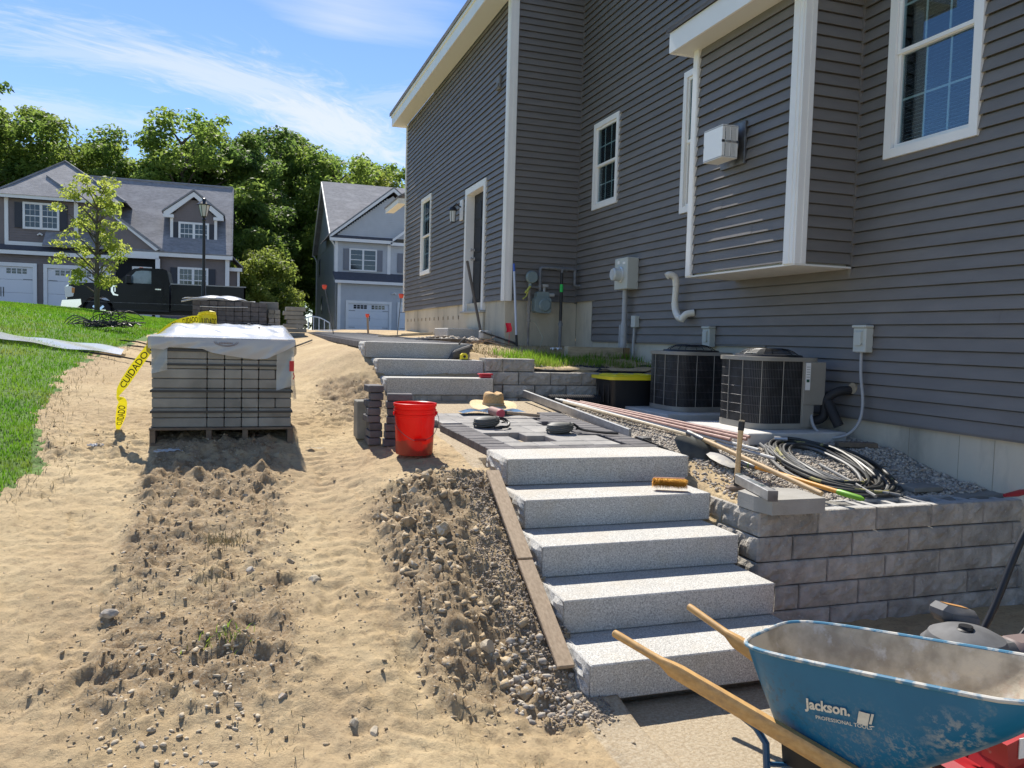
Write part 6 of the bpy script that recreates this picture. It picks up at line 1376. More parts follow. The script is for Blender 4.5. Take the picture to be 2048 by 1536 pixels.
def loft(off, q0, q1, floor=True):
    mb = MB(); vs = [tray_pt(k/NA, q0+(q1-q0)*j/NQ, off) for j in range(NQ+1) for k in range(NA)]
    fs = [(j*NA+k, j*NA+(k+1) % NA, (j+1)*NA+(k+1) % NA, (j+1)*NA+k) for j in range(NQ) for k in range(NA)]
    if floor: fs.append(tuple(NQ*NA+k for k in range(NA)))
    return mb.add(vs, fs)
loft(0, .02, 1).build('tray', m_wblue, wb, smooth=True)
o = loft(-.006, .0, .985).build('tray_lining', m_cem, wb, smooth=True)
mb = MB(); rim = [Vector(tray_pt(k/NA, 0, .004)) for k in range(NA+1)]; mb.tube(rim, .0085, 8, cap=False)
mb.build('rolled_rim', mat('worn_rim', (0.05, 0.19, 0.30), (0.52, 0.50, 0.44), scale=16, rough=.5, lo=.47, hi=.6), wb, smooth=True)
for nm, (a, b2) in (('handle', ((-.571, -.03, .42), (.98, .17, -.03+.06))), ('handle', ((-.571, .53, .42), (.98, .33, .03)))):
    A, B = Vector(BW_(*a)), Vector(BW_(*b2)); mb = MB()
    d = (B-A).normalized(); sd_ = d.cross(Vector((0, 0, 1))).normalized(); up_ = sd_.cross(d)
    def sec(f, wx, wz, rnd, n=16, dz=0):
        c = A.lerp(B, f)+up_*dz; out_ = []
        for k in range(n):
            th = 2*math.pi*(k+.5)/n; cc, ss = math.cos(th), math.sin(th); ex = 2+rnd; q = (abs(cc)**ex+abs(ss)**ex)**(-1/ex); out_.append(tuple(c+sd_*(wx*q*cc)+up_*(wz*q*ss)))
        return out_
    SEC = [sec(0, .010, .010, 0), sec(.003, .0165, .0165, 0), sec(.02, .0175, .0175, 0), sec(.10, .0165, .0165, 0), sec(.15, .017, .018, 0), sec(.185, .019, .030, 3, dz=-.006), sec(.21, .020, .031, 8, dz=-.004), sec(.6, .020, .032, 8), sec(1, .019, .030, 8)]
    vs = [p for s in SEC for p in s]; n = 16; mb.add(vs, [(i*n+k, i*n+(k+1) % n, (i+1)*n+(k+1) % n, (i+1)*n+k) for i in range(len(SEC)-1) for k in range(n)]+[tuple(range(n)), tuple((len(SEC)-1)*n+k for k in range(n))])
    mb.build(nm, m_wood_h, wb, smooth=True)
m_leg = mat('leg_paint', (0.015, 0.07, 0.14), rough=.4)
for t_ in (.07, .43):
    mb = MB(); mb.tube([BW_(.0, t_, .235), BW_(.07, t_, .21), BW_(.12, t_-.01, .17), BW_(.14, t_-.02, .02), BW_(.15, t_-.02, -.045), BW_(.26, t_-.01, -.045), BW_(.45, t_+.02, .10)], .014, 8); mb.build('leg', m_leg, wb, smooth=True)
mb = MB(); mb.tube([BW_(.14, .06, .03), BW_(.14, .41, .03)], .012, 8); mb.tube([BW_(.14, .05, .10), BW_(.30, .41, .02)], .010, 6); mb.build('cross_brace', m_leg, wb)
mb = MB(); mb.add([BW_(.16, .10, .19), BW_(.16, .36, .19), BW_(.62, .36, .15), BW_(.62, .10, .15), BW_(.16, .12, .09), BW_(.16, .34, .09), BW_(.60, .34, .06), BW_(.60, .12, .06)], [(0, 1, 2, 3), (4, 5, 6, 7), (0, 1, 5, 4), (1, 2, 6, 5), (2, 3, 7, 6), (3, 0, 4, 7)]); mb.build('riser', m_black, wb)
for t_ in (.14, .33):
    mb = MB(); mb.tube([BW_(1.0, t_, .60), BW_(1.03, t_, .30), BW_(1.0, t_, .05)], .011, 8); mb.build('front_brace', m_leg, wb)
c = Vector(BW_(1.0, .24, .14)); mb = MB(); n1, n2 = 28, 10; vs = []
for i in range(n1):
    a = 2*math.pi*i/n1
    for j in range(n2): q = 2*math.pi*j/n2; rr = .145+.045*math.cos(q); vs.append(tuple(c+Fv*(rr*math.cos(a))+Vector((0, 0, rr*math.sin(a)))+Lv*(.045*math.sin(q))))
mb.add(vs, [(i*n2+j, ((i+1) % n1)*n2+j, ((i+1) % n1)*n2+(j+1) % n2, i*n2+(j+1) % n2) for i in range(n1) for j in range(n2)]); whl = mb.build('wheel', m_rubber, wb, smooth=True)
mb = MB(); mb.tube([c-Lv*.03, c+Lv*.03], .105, 20); mb.build('rim', m_steel, whl); mb = MB(); mb.tube([c-Lv*.12, c+Lv*.12], .010, 8); mb.build('axle', m_steel, whl)
# lettering on the near side of the tray
def side_pt(s, z, off=.0045):
    """point on the near side wall at forward distance s and height z, pushed out by off"""
    lo, hi = .0, 1.0
    def P(q):
        # angle whose S equals s on the near (t small) side
        a0, a1 = .5, .995
        for _ in range(30):
            a = (a0+a1)/2; p = Vector(tray_pt(a, q, off)); S = (p-O).dot(Fv)
            if S < s: a0 = a
            else: a1 = a
        return Vector(tray_pt((a0+a1)/2, q, off))
    for _ in range(26):
        m_ = (lo+hi)/2
        if P(m_).z > z: lo = m_
        else: hi = m_
    return P((lo+hi)/2)
m_print = mat('white_print', (0.72, 0.70, 0.60), (0.60, 0.58, 0.50), scale=60, rough=.6)
def on_side(s, s0, s1, z0, z1, sl, h, bold=0, name='printed_word', slant=0.0):
    vs, fs = text_mesh(s, 1.0, bold); xs = [v[0] for v in vs]; ys = [v[1] for v in vs]; a, b2, c_, d_ = min(xs), max(xs), min(ys), max(ys)
    mb = MB(); mb.add([tuple(side_pt(s0+(v[0]-a)/(b2-a)*(s1-s0)+slant*(v[1]-c_), z0+sl*(v[0]-a)/(b2-a)+(v[1]-c_)/(d_-c_)*h, .008)) for v in vs], fs); return mb.build(name, m_print, wb)
on_side('Jackson.', .275, .445, .356, 0, .035, .058, .032, slant=.004); on_side('PROFESSIONAL TOOLS', .315, .520, .342, 0, .040, .015, .012)
mb = MB()
def patch(a, b2, z0, z1, sl=.0, lean=.012):
    mb.add([tuple(side_pt(s+lean*v, z, .008)) for s, v, z in ((a, 0, z0), (b2, 0, z0+sl), (b2, 1, z1+sl), (a, 1, z1))], [(0, 1, 2, 3)])
patch(.468, .506, .388, .440, .004); patch(.511, .520, .402, .446, .002); patch(.510, .519, .393, .399, .0); mb.build('emblem', m_print, wb)

# ------------------------------------------------------------------ red plate compactor behind the wheelbarrow
pcx = thing('plate_compactor', 'red plate compactor with dark grey engine half hidden behind the wheelbarrow tray', 'plate compactor', (3.2, 2.6, -.05))
m_cred = mat('machine_red', (0.42, 0.015, 0.02), (0.33, 0.012, 0.018), scale=5, rough=.45, c3=(0.40, 0.30, 0.27), s3=12, lo3=.66, hi3=.8)
m_eng = mat('engine_grey', (0.15, 0.15, 0.15), (0.10, 0.10, 0.10), scale=10, rough=.65, spec=.3)
mb = MB(); mb.prism([(2.72, .0), (2.86, -.045), (3.50, -.045), (3.62, .02), (3.60, .05), (3.48, -.01), (2.88, -.01), (2.75, .03)], 1, 2.25, 2.80); mb.build('plate', m_cred, pcx)
mb = MB(); mb.prism([(2.84, .02), (3.48, .02), (3.44, .24), (3.12, .30), (2.90, .20)], 1, 2.30, 2.42); mb.prism([(2.80, .18), (2.96, .22), (2.92, .10), (2.82, .08)], 1, 2.22, 2.34); mb.build('belt_guard', m_cred, pcx)
mb = MB(); mb.box(2.86, 3.02, 2.215, 2.219, .12, .20); mb.build('warning_sticker', m_white, pcx)
mb = MB(); mb.box(2.92, 3.44, 2.44, 2.76, .0, .22, .02); mb.build('base', m_cred, pcx)
mb = MB(); mb.box(2.88, 3.20, 2.48, 2.76, .22, .44, .03); mb.lathe([(0, .5), (.05, .495), (.10, .48), (.15, .455), (.165, .42), (.165, .36)], (3.0, 2.60, 0), 28); mb.build('engine', m_eng, pcx, smooth=True)
mb = MB(); mb.lathe([(0, .507), (.028, .507), (.030, .495), (.04, .49)], (2.97, 2.58, 0), 18); mb.build('fuel_cap', m_black, pcx, smooth=True)
mb = MB(); mb.box(3.0, 3.22, 2.70, 2.83, .44, .525, .03); mb.v = [(x, y, z+.25*(3.1-x)) for x, y, z in mb.v]; mb.build('air_filter_cover', m_eng, pcx, smooth=True)
mb = MB(); mb.box(3.03, 3.16, 2.735, 2.775, .527, .529); mb.v = [(x, y, z+.25*(3.1-x)) for x, y, z in mb.v]; mb.build('orange_strip', mat('faded_orange', (0.50, 0.25, 0.08), rough=.6), pcx)
mb = MB(); mb.box(3.16, 3.42, 2.46, 2.62, .34, .44, .035); mb.build('muffler_guard', mat('brown_grey', (0.17, 0.125, 0.115), rough=.6), pcx, smooth=True)
mb = MB()
for k in range(7): mb.box(3.175+k*.026+(k > 2)*.015, 3.183+k*.026+(k > 2)*.015, 2.457, 2.463, .375, .41)
mb.build('slot', m_black, pcx)
for yy in (2.62, 2.82):
    mb = MB(); mb.tube(smooth_path([(3.30, yy, .28), (3.42, yy, .48), (3.56, yy, .78), (3.72, yy, 1.02)], 5), .017, 10); mb.build('handlebar', m_black, pcx, smooth=True)
mb = MB(); mb.tube([(3.72, 2.60, 1.02), (3.72, 2.84, 1.02)], .018, 10); mb.build('crossbar', m_black, pcx)
mb = MB(); mb.tube(smooth_path([(3.27, 2.59, .40), (3.40, 2.58, .56), (3.50, 2.59, .78), (3.60, 2.60, .86)], 5), .006, 6); mb.build('throttle_cable', m_black, pcx)
# ------------------------------------------------------------------ house with the garage, far left (front at Y = 44)
FY = 44.0
h1 = thing('brown_house', 'brown and white two storey house with shuttered windows and white garage doors behind the truck', 'house', (-6, FY, 2.0))
m_sid_b = mat('siding_brown', (0.225, 0.185, 0.170), (0.195, 0.162, 0.148), scale=2, rough=.6)
m_sid_g = mat('siding_blue_grey', (0.56, 0.57, 0.57), (0.52, 0.53, 0.53), scale=2, rough=.6)
m_shut = mat('shutter', (0.028, 0.030, 0.04), rough=.5); m_shut2 = mat('shutter_grey', (0.20, 0.205, 0.225), rough=.5)
m_gdoor = mat('garage_door', (0.80, 0.80, 0.79), rough=.5)
m_roof2 = mat('roof_shingle', (0.31, 0.305, 0.305), (0.235, 0.23, 0.23), scale=5, rough=.95, c3=(0.37, 0.36, 0.355), s3=.9, stretch=(1, 1, 2.5), bump=.5, bscale=14, bdist=.03)
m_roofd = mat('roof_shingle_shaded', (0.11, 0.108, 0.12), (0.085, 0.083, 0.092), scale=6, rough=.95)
def courses(parent, xf, u0, u1, z0, z1, m, lim=None, pitch=.115, op=()):
    n = int((z1-z0)/pitch); siding(parent, xf, z0, n, lim or (lambda z: (u0, u1)), list(op), m, pitch=pitch, proud=.02)
def wallbox(parent, x0, x1, y0, y1, z0, z1, m, name='wall'): mb = MB(); mb.box(x0, x1, y0, y1, z0, z1); return mb.build(name, m, parent)
def trim(parent, x0, x1, y0, y1, z0, z1, name='trim'): mb = MB(); mb.box(x0, x1, y0, y1, z0, z1); return mb.build(name, m_white, parent)
def far_window(parent, yp, u0, u1, z0, z1, shut=None, sw=.33, ms=None, grid=(3, 2)):
    xf = wY(yp); um = (u0+u1)/2
    fr = MB(xf); rect_frame(fr, u0, u1, z0, z1, .10, -.02, .06); fr.box(um-.06, um+.06, -.02, .058, z0+.1, z1-.1); w_ = fr.build('window', m_white, parent)
    for a, b2 in ((u0+.1, um-.06), (um+.06, u1-.1)):
        g = MB(xf); g.box(a, b2, -.02, .012, z0+.1, z1-.1); g.build('pane', m_glass_far, w_)
        mu = MB(xf); zm = (z0+z1)/2; mu.box(a, b2, .012, .035, zm-.025, zm+.025)
        for lo, hi in ((z0+.1, zm-.025), (zm+.025, z1-.1)):
            for k in range(1, grid[0]): c_ = a+(b2-a)*k/grid[0]; mu.box(c_-.008, c_+.008, .012, .016, lo, hi)
            c_ = (lo+hi)/2; mu.box(a, b2, .012, .0165, c_-.008, c_+.008)
        mu.build('muntin', m_white, w_)
    if shut:
        for a, b2 in ((u0-sw-.01, u0-.01), (u1+.01, u1+sw+.01)):
            s = MB(xf); s.box(a, b2, -.01, .045, z0+.04, z1-.04); sh_ = s.build('shutter', ms or m_shut, parent)
            s = MB(xf)
            for lo, hi in ((z0+.12, (z0+z1)/2-.04), ((z0+z1)/2+.04, z1-.12)): s.box(a+.05, b2-.05, .045, .052, lo, hi)
            s.build('shutter_panel', ms or m_shut, sh_)
def garage_door(parent, yp, u0, u1, z0, z1):
    xf = wY(yp); fr = MB(xf); fr.box(u0-.16, u0, -.02, .06, z0, z1+.18); fr.box(u1, u1+.16, -.02, .06, z0, z1+.18); fr.box(u0, u1, -.02, .06, z1, z1+.18); fr.build('garage_frame', m_white, parent)
    d = MB(xf); 
    for k in range(4): d.box(u0, u1, -.08, -.03, z0+(z1-z0)*k/4+.004, z0+(z1-z0)*(k+1)/4-.004, .008)
    g = d.build('garage_door', m_gdoor, parent); W_ = u1-u0
    for base in (u0+W_*.13, u0+W_*.57):
        mb = MB(xf)
        for k in range(4):
            for j in range(2): mb.box(base+k*W_*.085, base+k*W_*.085+W_*.068, -.03, -.022, z1-.33+j*.13, z1-.22+j*.13)
        mb.build('door_light', m_glass_far, g)
    mb = MB(xf)
    for c_ in (u0+W_*.5-.07, u0+W_*.5+.04): mb.box(c_, c_+.03, -.03, -.01, z0+(z1-z0)*.42, z0+(z1-z0)*.60)
    for zz in (z0+(z1-z0)*.20, z0+(z1-z0)*.76):
        mb.box(u0+.04, u0+.42, -.03, -.018, zz-.012, zz+.012); mb.box(u1-.42, u1-.04, -.03, -.018, zz-.012, zz+.012)
    mb.build('strap_hinge', m_black, g)
GZ0 = 1.95
# garage wing
wallbox(h1, -17, -5.9, FY+.03, FY+8, GZ0, 5.1, m_sid_b); wallbox(h1, -17, -5.95, FY+.48, FY+8, 5.1, 7.7, m_sid_b)
courses(h1, wY(FY), -17, -5.95, GZ0+.05, 5.0, m_sid_b, op=[(-12.1, -9.4, 0, 4.5), (-8.9, -6.2, 0, 4.5)])
garage_door(h1, FY-.06, -12.05, -9.45, GZ0, 4.43); garage_door(h1, FY-.06, -8.85, -6.25, GZ0, 4.43)
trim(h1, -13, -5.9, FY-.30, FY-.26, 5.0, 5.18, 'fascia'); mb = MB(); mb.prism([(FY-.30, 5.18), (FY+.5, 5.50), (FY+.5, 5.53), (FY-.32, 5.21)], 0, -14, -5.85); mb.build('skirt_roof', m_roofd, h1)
# upper storey of the garage wing
courses(h1, wY(FY+.45), -10.62, -7.72, 5.62, 7.62, m_sid_b); courses(h1, wY(FY+.55), -15.5, -10.75, 5.55, 7.62, m_sid_b)
trim(h1, -10.74, -7.60, FY+.38, FY+.45, 5.46, 5.66); trim(h1, -10.74, -10.58, FY+.38, FY+.45, 5.66, 7.72); trim(h1, -7.78, -7.60, FY+.38, FY+.45, 5.66, 7.72); trim(h1, -6.10, -5.92, FY+.38, FY+.45, 5.5, 7.4)
courses(h1, wY(FY+.47), -7.6, -6.1, 5.55, 7.4, m_sid_b)
far_window(h1, FY+.40, -9.97, -8.41, 6.28, 7.56, True)
mb = MB(); mb.box(-11.2, -5.7, FY+.02, FY+.10, 7.68, 7.84); mb.box(-15.7, -11.2, FY+.1, FY+.18, 7.68, 7.84); mb.build('fascia', m_white, h1)
mb = MB(); mb.add([(-11.2, FY-.04, 7.83), (-7.5, FY-.04, 7.84), (-9.15, FY+1.5, 9.02)], [(0, 1, 2)]); 
mb.add([(-11.15, FY+.0, 7.83), (-5.4, FY+.0, 7.83), (-5.4, FY+8, 7.83), (-11.15, FY+8, 7.83), (-8.69, FY+3.3, 10.13)], [(0, 1, 4), (1, 2, 4), (2, 3, 4), (3, 0, 4)]); mb.build('hip_roof', m_roof2, h1)
mb = MB(); mb.tube([(-7.5, FY-.05, 7.87), (-9.15, FY+1.5, 9.06)], .06, 5); mb.tube([(-5.45, FY+.0, 7.87), (-8.69, FY+3.3, 10.17), (-11.15, FY, 7.87)], .06, 5); mb.build('roof_hip_cap', m_roof2, h1)
mb = MB(); mb.tube([(-9.34, FY+.36, 6.02), (-9.24, FY+.30, 6.08), (-9.14, FY+.36, 6.02)], .045, 8); mb.build('flood_light', m_white, h1)
# main part with dormer
wallbox(h1, -5.9, -.62, FY+.06, FY+8, GZ0, 5.3, m_sid_b); courses(h1, wY(FY+.03), -3.8, -.78, GZ0+.2, 5.2, m_sid_b)
trim(h1, -.80, -.60, FY-.06, FY+.03, GZ0, 5.3); trim(h1, -6.1, -.45, FY-.36, FY-.28, 5.26, 5.46, 'gutter')
mb = MB(); mb.prism([(FY-.36, 5.44), (FY+4.4, 9.55), (FY+9.0, 5.44), (FY+9.0, 5.52), (FY+4.4, 9.65), (FY-.40, 5.50)], 0, -9.0, -.50); mb.build('roof', m_roof2, h1)
mb = MB(); mb.tube([(-8.6, FY+4.4, 9.67), (-.5, FY+4.4, 9.67)], .07, 5); mb.tube([(-.50, FY-.38, 5.5), (-.50, FY+4.4, 9.64)], .05, 4); mb.build('ridge_cap', m_roof2, h1)
mb = MB(); mb.prism([(FY+.02, 5.3), (FY+8.6, 5.3), (FY+4.4, 9.45)], 0, -.72, -.62); mb.build('gable_wall', m_sid_b, h1)
far_window(h1, FY-.01, -3.06, -1.61, 3.50, 4.80, True)
# dormer
DY = FY+.62
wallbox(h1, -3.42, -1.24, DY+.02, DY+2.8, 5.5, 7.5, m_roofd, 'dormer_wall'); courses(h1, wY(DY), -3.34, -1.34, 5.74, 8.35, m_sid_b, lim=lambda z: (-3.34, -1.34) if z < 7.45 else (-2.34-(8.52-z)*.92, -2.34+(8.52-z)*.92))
trim(h1, -3.46, -3.32, DY-.06, DY, 5.62, 7.5); trim(h1, -1.36, -1.22, DY-.06, DY, 5.62, 7.5); trim(h1, -3.32, -1.36, DY-.06, DY, 5.62, 5.74)
far_window(h1, DY-.02, -3.07, -1.61, 5.95, 7.14, True, .24)
mb = MB(); mb.prism([(-3.76, 7.56), (-2.34, 8.66), (-.92, 7.56), (-.92, 7.40), (-1.14, 7.40), (-2.34, 8.42), (-3.54, 7.40), (-3.76, 7.40)], 1, DY-.26, DY-.12); mb.build('rake_board', m_white, h1)
mb = MB(); mb.box(-3.78, -3.28, DY-.28, DY-.02, 7.30, 7.44); mb.build('eave_return', m_white, h1); mb = MB(); mb.box(-1.40, -.90, DY-.28, DY-.02, 7.30, 7.44); mb.build('eave_return', m_white, h1)
mb = MB(); mb.prism([(-3.84, 7.54), (-2.34, 8.70), (-.84, 7.54), (-.84, 7.62), (-2.34, 8.80), (-3.84, 7.62)], 1, DY-.30, DY+3.6); mb.build('dormer_roof', m_roof2, h1)
# porch with its little gable
mb = MB(); mb.prism([(-6.6, 7.55), (-6.35, 7.55), (-3.78, 5.62), (-4.05, 5.50)], 1, FY-.50, FY-.34); mb.build('rake_board', m_white, h1)
mb = MB(); mb.prism([(-6.6, 5.5), (-6.4, 7.45), (-4.0, 5.5)], 1, FY-.34, FY+.4); mb.build('porch_gable', m_sid_b, h1)
mb = MB(); mb.prism([(-6.6, 7.60), (-6.5, 7.66), (-3.66, 5.55), (-3.8, 5.50)], 1, FY-.52, FY+3); mb.build('porch_roof', m_roof2, h1)
trim(h1, -5.9, -3.9, FY-.45, FY-.28, 5.10, 5.30, 'porch_beam'); trim(h1, -4.05, -3.85, FY-.45, FY-.25, GZ0, 5.12, 'porch_post')
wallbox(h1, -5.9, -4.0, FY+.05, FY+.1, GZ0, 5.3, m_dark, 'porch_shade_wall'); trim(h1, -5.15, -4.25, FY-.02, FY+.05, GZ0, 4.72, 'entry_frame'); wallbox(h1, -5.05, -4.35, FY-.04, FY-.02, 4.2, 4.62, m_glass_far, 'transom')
# small side bump
wallbox(h1, -.6, -.18, FY+.6, FY+4, GZ0, 4.8, m_sid_b, 'side_wall'); trim(h1, -.22, -.1, FY+.52, FY+.6, GZ0, 4.8); trim(h1, -.6, .02, FY+.25, FY+.33, 4.74, 4.92, 'fascia')
mb = MB(); mb.prism([(-.6, 5.6), (.08, 4.92), (.08, 4.98), (-.6, 5.68)], 1, FY+.22, FY+4); mb.build('side_roof', m_roof2, h1)

# ------------------------------------------------------------------ pale house in the middle (front at Y = 53)
GY = 53.0
h2 = thing('blue_grey_house', 'pale blue grey two storey house with a garage, partly hidden behind the near grey house', 'house', (8, GY, 1.8))
wallbox(h2, 5.72, 13, GY+.02, GY+13, 1.6, 7.6, m_sid_g); courses(h2, wY(GY), 5.82, 9.05, 5.62, 7.55, m_sid_g); courses(h2, wY(GY+.04), 9.25, 12.5, 5.0, 7.5, m_sid_g)
courses(h2, lambda u, w_, z: (5.72-w_, u, z), GY, GY+13.2, 1.75, 7.6, m_sid_g, pitch=.13)
trim(h2, 5.66, 5.86, GY-.06, GY, 5.5, 7.6); trim(h2, 9.05, 9.27, GY-.06, GY+.05, 5.5, 7.55)
wallbox(h2, 5.80, 13, GY-1.0, GY+.2, 1.6, 5.0, m_sid_g); courses(h2, wY(GY-1.02), 5.95, 12.5, 1.75, 4.95, m_sid_g, op=[(6.4, 9.1, 0, 3.68), (9.7, 12.45, 0, 3.68)]); courses(h2, lambda u, w_, z: (5.80-w_, u, z), GY-1.0, GY, 1.75, 4.95, m_sid_g)
trim(h2, 5.76, 5.96, GY-1.08, GY-1.02, 1.7, 4.98)
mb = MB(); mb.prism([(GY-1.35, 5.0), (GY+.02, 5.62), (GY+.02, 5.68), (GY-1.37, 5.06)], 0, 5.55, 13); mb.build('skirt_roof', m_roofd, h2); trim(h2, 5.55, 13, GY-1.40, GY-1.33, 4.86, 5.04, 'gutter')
garage_door(h2, GY-1.05, 6.45, 9.05, 1.72, 3.62); garage_door(h2, GY-1.05, 9.75, 12.4, 1.72, 3.62)
far_window(h2, GY-.03, 6.58, 8.37, 5.75, 7.20, True, .36, m_shut2, grid=(1, 1)); far_window(h2, GY+.0, 10.1, 11.8, 5.75, 7.1, True, .36, m_shut2, grid=(1, 1))
trim(h2, 5.30, 9.3, GY-.42, GY-.34, 7.58, 7.78, 'gutter'); trim(h2, 9.2, 13, GY-.42, GY-.36, 7.50, 7.70, 'gutter')
mb = MB(); mb.prism([(GY-.42, 7.78), (GY+.1, 8.02), (GY+.1, 8.07), (GY-.44, 7.83)], 0, 5.35, 9.6); mb.build('skirt_roof', m_roofd, h2)
mb = MB(); mb.prism([(5.75, 7.98), (9.35, 10.75), (12.9, 7.98)], 1, GY-.02, GY+.3); mb.build('gable_wall', m_sid_g, h2)
courses(h2, wY(GY-.03), 6, 12, 8.0, 10.6, m_sid_g, lim=lambda z: (9.35-(10.75-z)*1.28, 9.35+(10.75-z)*1.28))
mb = MB(); mb.prism([(5.30, 7.75), (9.35, 10.98), (13.4, 7.75), (13.4, 7.95), (9.35, 11.2), (5.30, 7.93)], 1, GY-.38, GY-.25); mb.build('rake_board', m_white, h2)
mb = MB(); mb.prism([(9.3, 7.72), (11.6, 9.5), (13.9, 7.72), (13.9, 7.9), (11.6, 9.7), (9.3, 7.9)], 1, GY-.55, GY-.42); mb.build('rake_board', m_white, h2)
mb = MB(); mb.prism([(5.28, 7.95), (9.35, 11.22), (13.4, 7.95), (13.4, 8.02), (9.35, 11.3), (5.28, 8.03)], 1, GY-.40, GY+6); mb.build('roof', m_roof2, h2)
mb = MB(); mb.prism([(GY+.2, 8.0), (GY+6.5, 12.35), (GY+13.4, 7.85), (GY+13.4, 7.95), (GY+6.5, 12.5), (GY+.2, 8.1)], 0, 5.38, 14); mb.build('roof', m_roof2, h2)
mb = MB(); mb.prism([(GY+.3, 7.9), (GY+6.5, 12.2), (GY+13.0, 7.8), (GY+13, 7.6), (GY+.3, 7.6)], 0, 5.70, 5.80); mb.build('gable_wall', m_sid_g, h2)
mb = MB(); mb.prism([(GY+.2, 7.82), (GY+6.5, 12.15), (GY+13.4, 7.7), (GY+13.4, 7.95), (GY+6.5, 12.45), (GY+.2, 8.08)], 0, 5.32, 5.38); mb.build('rake_board', m_white, h2)
mb = MB(); mb.tube(smooth_path([(5.4, GY+13.3, 7.8), (5.6, GY+13.2, 7.5), (5.66, GY+13.1, 7.2)], 3)+[Vector((5.66, GY+13.1, 1.9))], .05, 6); mb.tube(smooth_path([(5.40, GY-.3, 7.6), (5.6, GY-.1, 7.35), (5.66, GY+.1, 7.1)], 3)+[Vector((5.68, GY+.1, 5.1))], .05, 6); mb.build('downspout', m_white, h2)
for yy, zz in ((GY+10.5, 6.0), (GY+8.6, 3.1)):
    mb = MB(); mb.box(5.655, 5.70, yy-.4, yy+.4, zz, zz+1.3); w_ = mb.build('window', m_shut2, h2); mb = MB(); mb.box(5.65, 5.655, yy-.3, yy+.3, zz+.1, zz+1.2); mb.build('pane', m_glass_far, w_)
mb = MB(); mb.tube([(9.2, GY-1.1, 4.3), (9.35, GY-1.2, 4.38), (9.5, GY-1.1, 4.3)], .05, 6); mb.build('flood_light', m_white, h2)
t = thing('garden_rail', 'small pale ornamental rail at the left foot of the pale house', 'rail', (3.6, 47, 1.75))
for k in range(7):
    mb = MB(); mb.tube([(3.0+k*.3, 47, 1.75), (3.0+k*.3, 47, 2.25+.35*math.sin(k/6*math.pi))], .03, 5); mb.build('picket', m_white, t)
mb = MB(); mb.tube([(3.0+k*.3, 47, 2.25+.35*math.sin(k/6*math.pi)) for k in range(7)], .035, 5); mb.build('top_rail', m_white, t)

# ------------------------------------------------------------------ pickup truck (front towards -X), near side at Y = 31.4
trk = thing('pickup_truck', 'black single cab pickup truck with chrome bumper parked behind the lawn', 'truck', (-2.9, 32.3, 1.80)); T0 = Vector((-5.78, 31.4, 1.83)); TW = 1.95
m_tb = mat('truck_black', (0.004, 0.005, 0.008), rough=.28, spec=.22, coat=.06); m_chr = mat('chrome', (0.72, 0.72, 0.70), rough=.12, metal=1.0); m_tglass = mat('truck_glass', (0.16, 0.22, 0.25), (0.07, 0.10, 0.12), scale=2.2, rough=.06, spec=.9)
def tprism(poly, y0, y1, name, m, parent=trk, smooth=False):
    mb = MB(); mb.prism([(T0.x+a, T0.z+b2) for a, b2 in poly], 1, T0.y+y0, T0.y+y1); return mb.build(name, m, parent, smooth=smooth)
def arch(cx, r_, n=10): return [(cx+r_*math.cos(math.pi*k/n), .42+r_*math.sin(math.pi*k/n)) for k in range(n+1)]
WX1, WX2 = 1.02, 4.62
lowline = [(.10, .55)]+[p for p in reversed(arch(WX1, .50))][:0]
body = [(.05, .62), (.05, 1.12), (.12, 1.30), (.55, 1.37), (1.65, 1.42), (3.32, 1.42), (3.32, .50)] + [(WX1+.52, .50)] + [(WX1+.50*math.cos(a), .44+.50*math.sin(a)) for a in np.linspace(.1, math.pi-.1, 11)] + [(.30, .55)]
tprism(body, 0, TW, 'body', m_tb)
bed = [(3.38, .50), (3.38, 1.44), (5.92, 1.44), (5.92, .56), (WX2+.52, .50)] + [(WX2+.50*math.cos(a), .44+.50*math.sin(a)) for a in np.linspace(.1, math.pi-.1, 11)] + [(WX2-.52, .50)]
tprism(bed, 0, .06, 'bed_side', m_tb); tprism(bed, TW-.06, TW, 'bed_side', m_tb); mb = MB(); mb.box(T0.x+5.86, T0.x+5.92, T0.y, T0.y+TW, T0.z+.56, T0.z+1.44); mb.build('tailgate', m_tb, trk); mb = MB(); mb.box(T0.x+3.4, T0.x+5.88, T0.y+.05, T0.y+TW-.05, T0.z+.8, T0.z+.85); mb.build('bed_floor', m_black, trk)
tprism([(3.36, 1.44), (3.36, 1.475), (5.94, 1.475), (5.94, 1.44)], -.015, .06, 'bed_rail', m_dullgrey)
tprism([(1.58, 1.42), (2.12, 1.93), (2.35, 1.985), (3.10, 1.99), (3.24, 1.94), (3.34, 1.42)], .10, TW-.10, 'cab', m_tb)
tprism([(1.86, 1.44), (2.22, 1.86), (2.40, 1.89), (2.72, 1.89), (2.72, 1.43)], .085, .10, 'side_window', m_tglass)
mb = MB(); mb.add([(T0.x+1.60, T0.y+.2, T0.z+1.44), (T0.x+1.60, T0.y+TW-.2, T0.z+1.44), (T0.x+2.11, T0.y+TW-.25, T0.z+1.91), (T0.x+2.11, T0.y+.25, T0.z+1.91)], [(0, 1, 2, 3)]); mb.v = [(x-.015, y, z+.015) for x, y, z in mb.v]; mb.build('windscreen', m_tglass, trk)
tprism([(1.58, .60), (1.58, 1.40), (1.60, 1.42), (3.10, 1.42), (3.12, 1.40), (3.12, .60)], -.012, .0, 'door', m_tb)
tprism([(2.86, 1.22), (2.86, 1.26), (3.05, 1.26), (3.05, 1.22)], -.05, -.012, 'door_handle', m_chr)
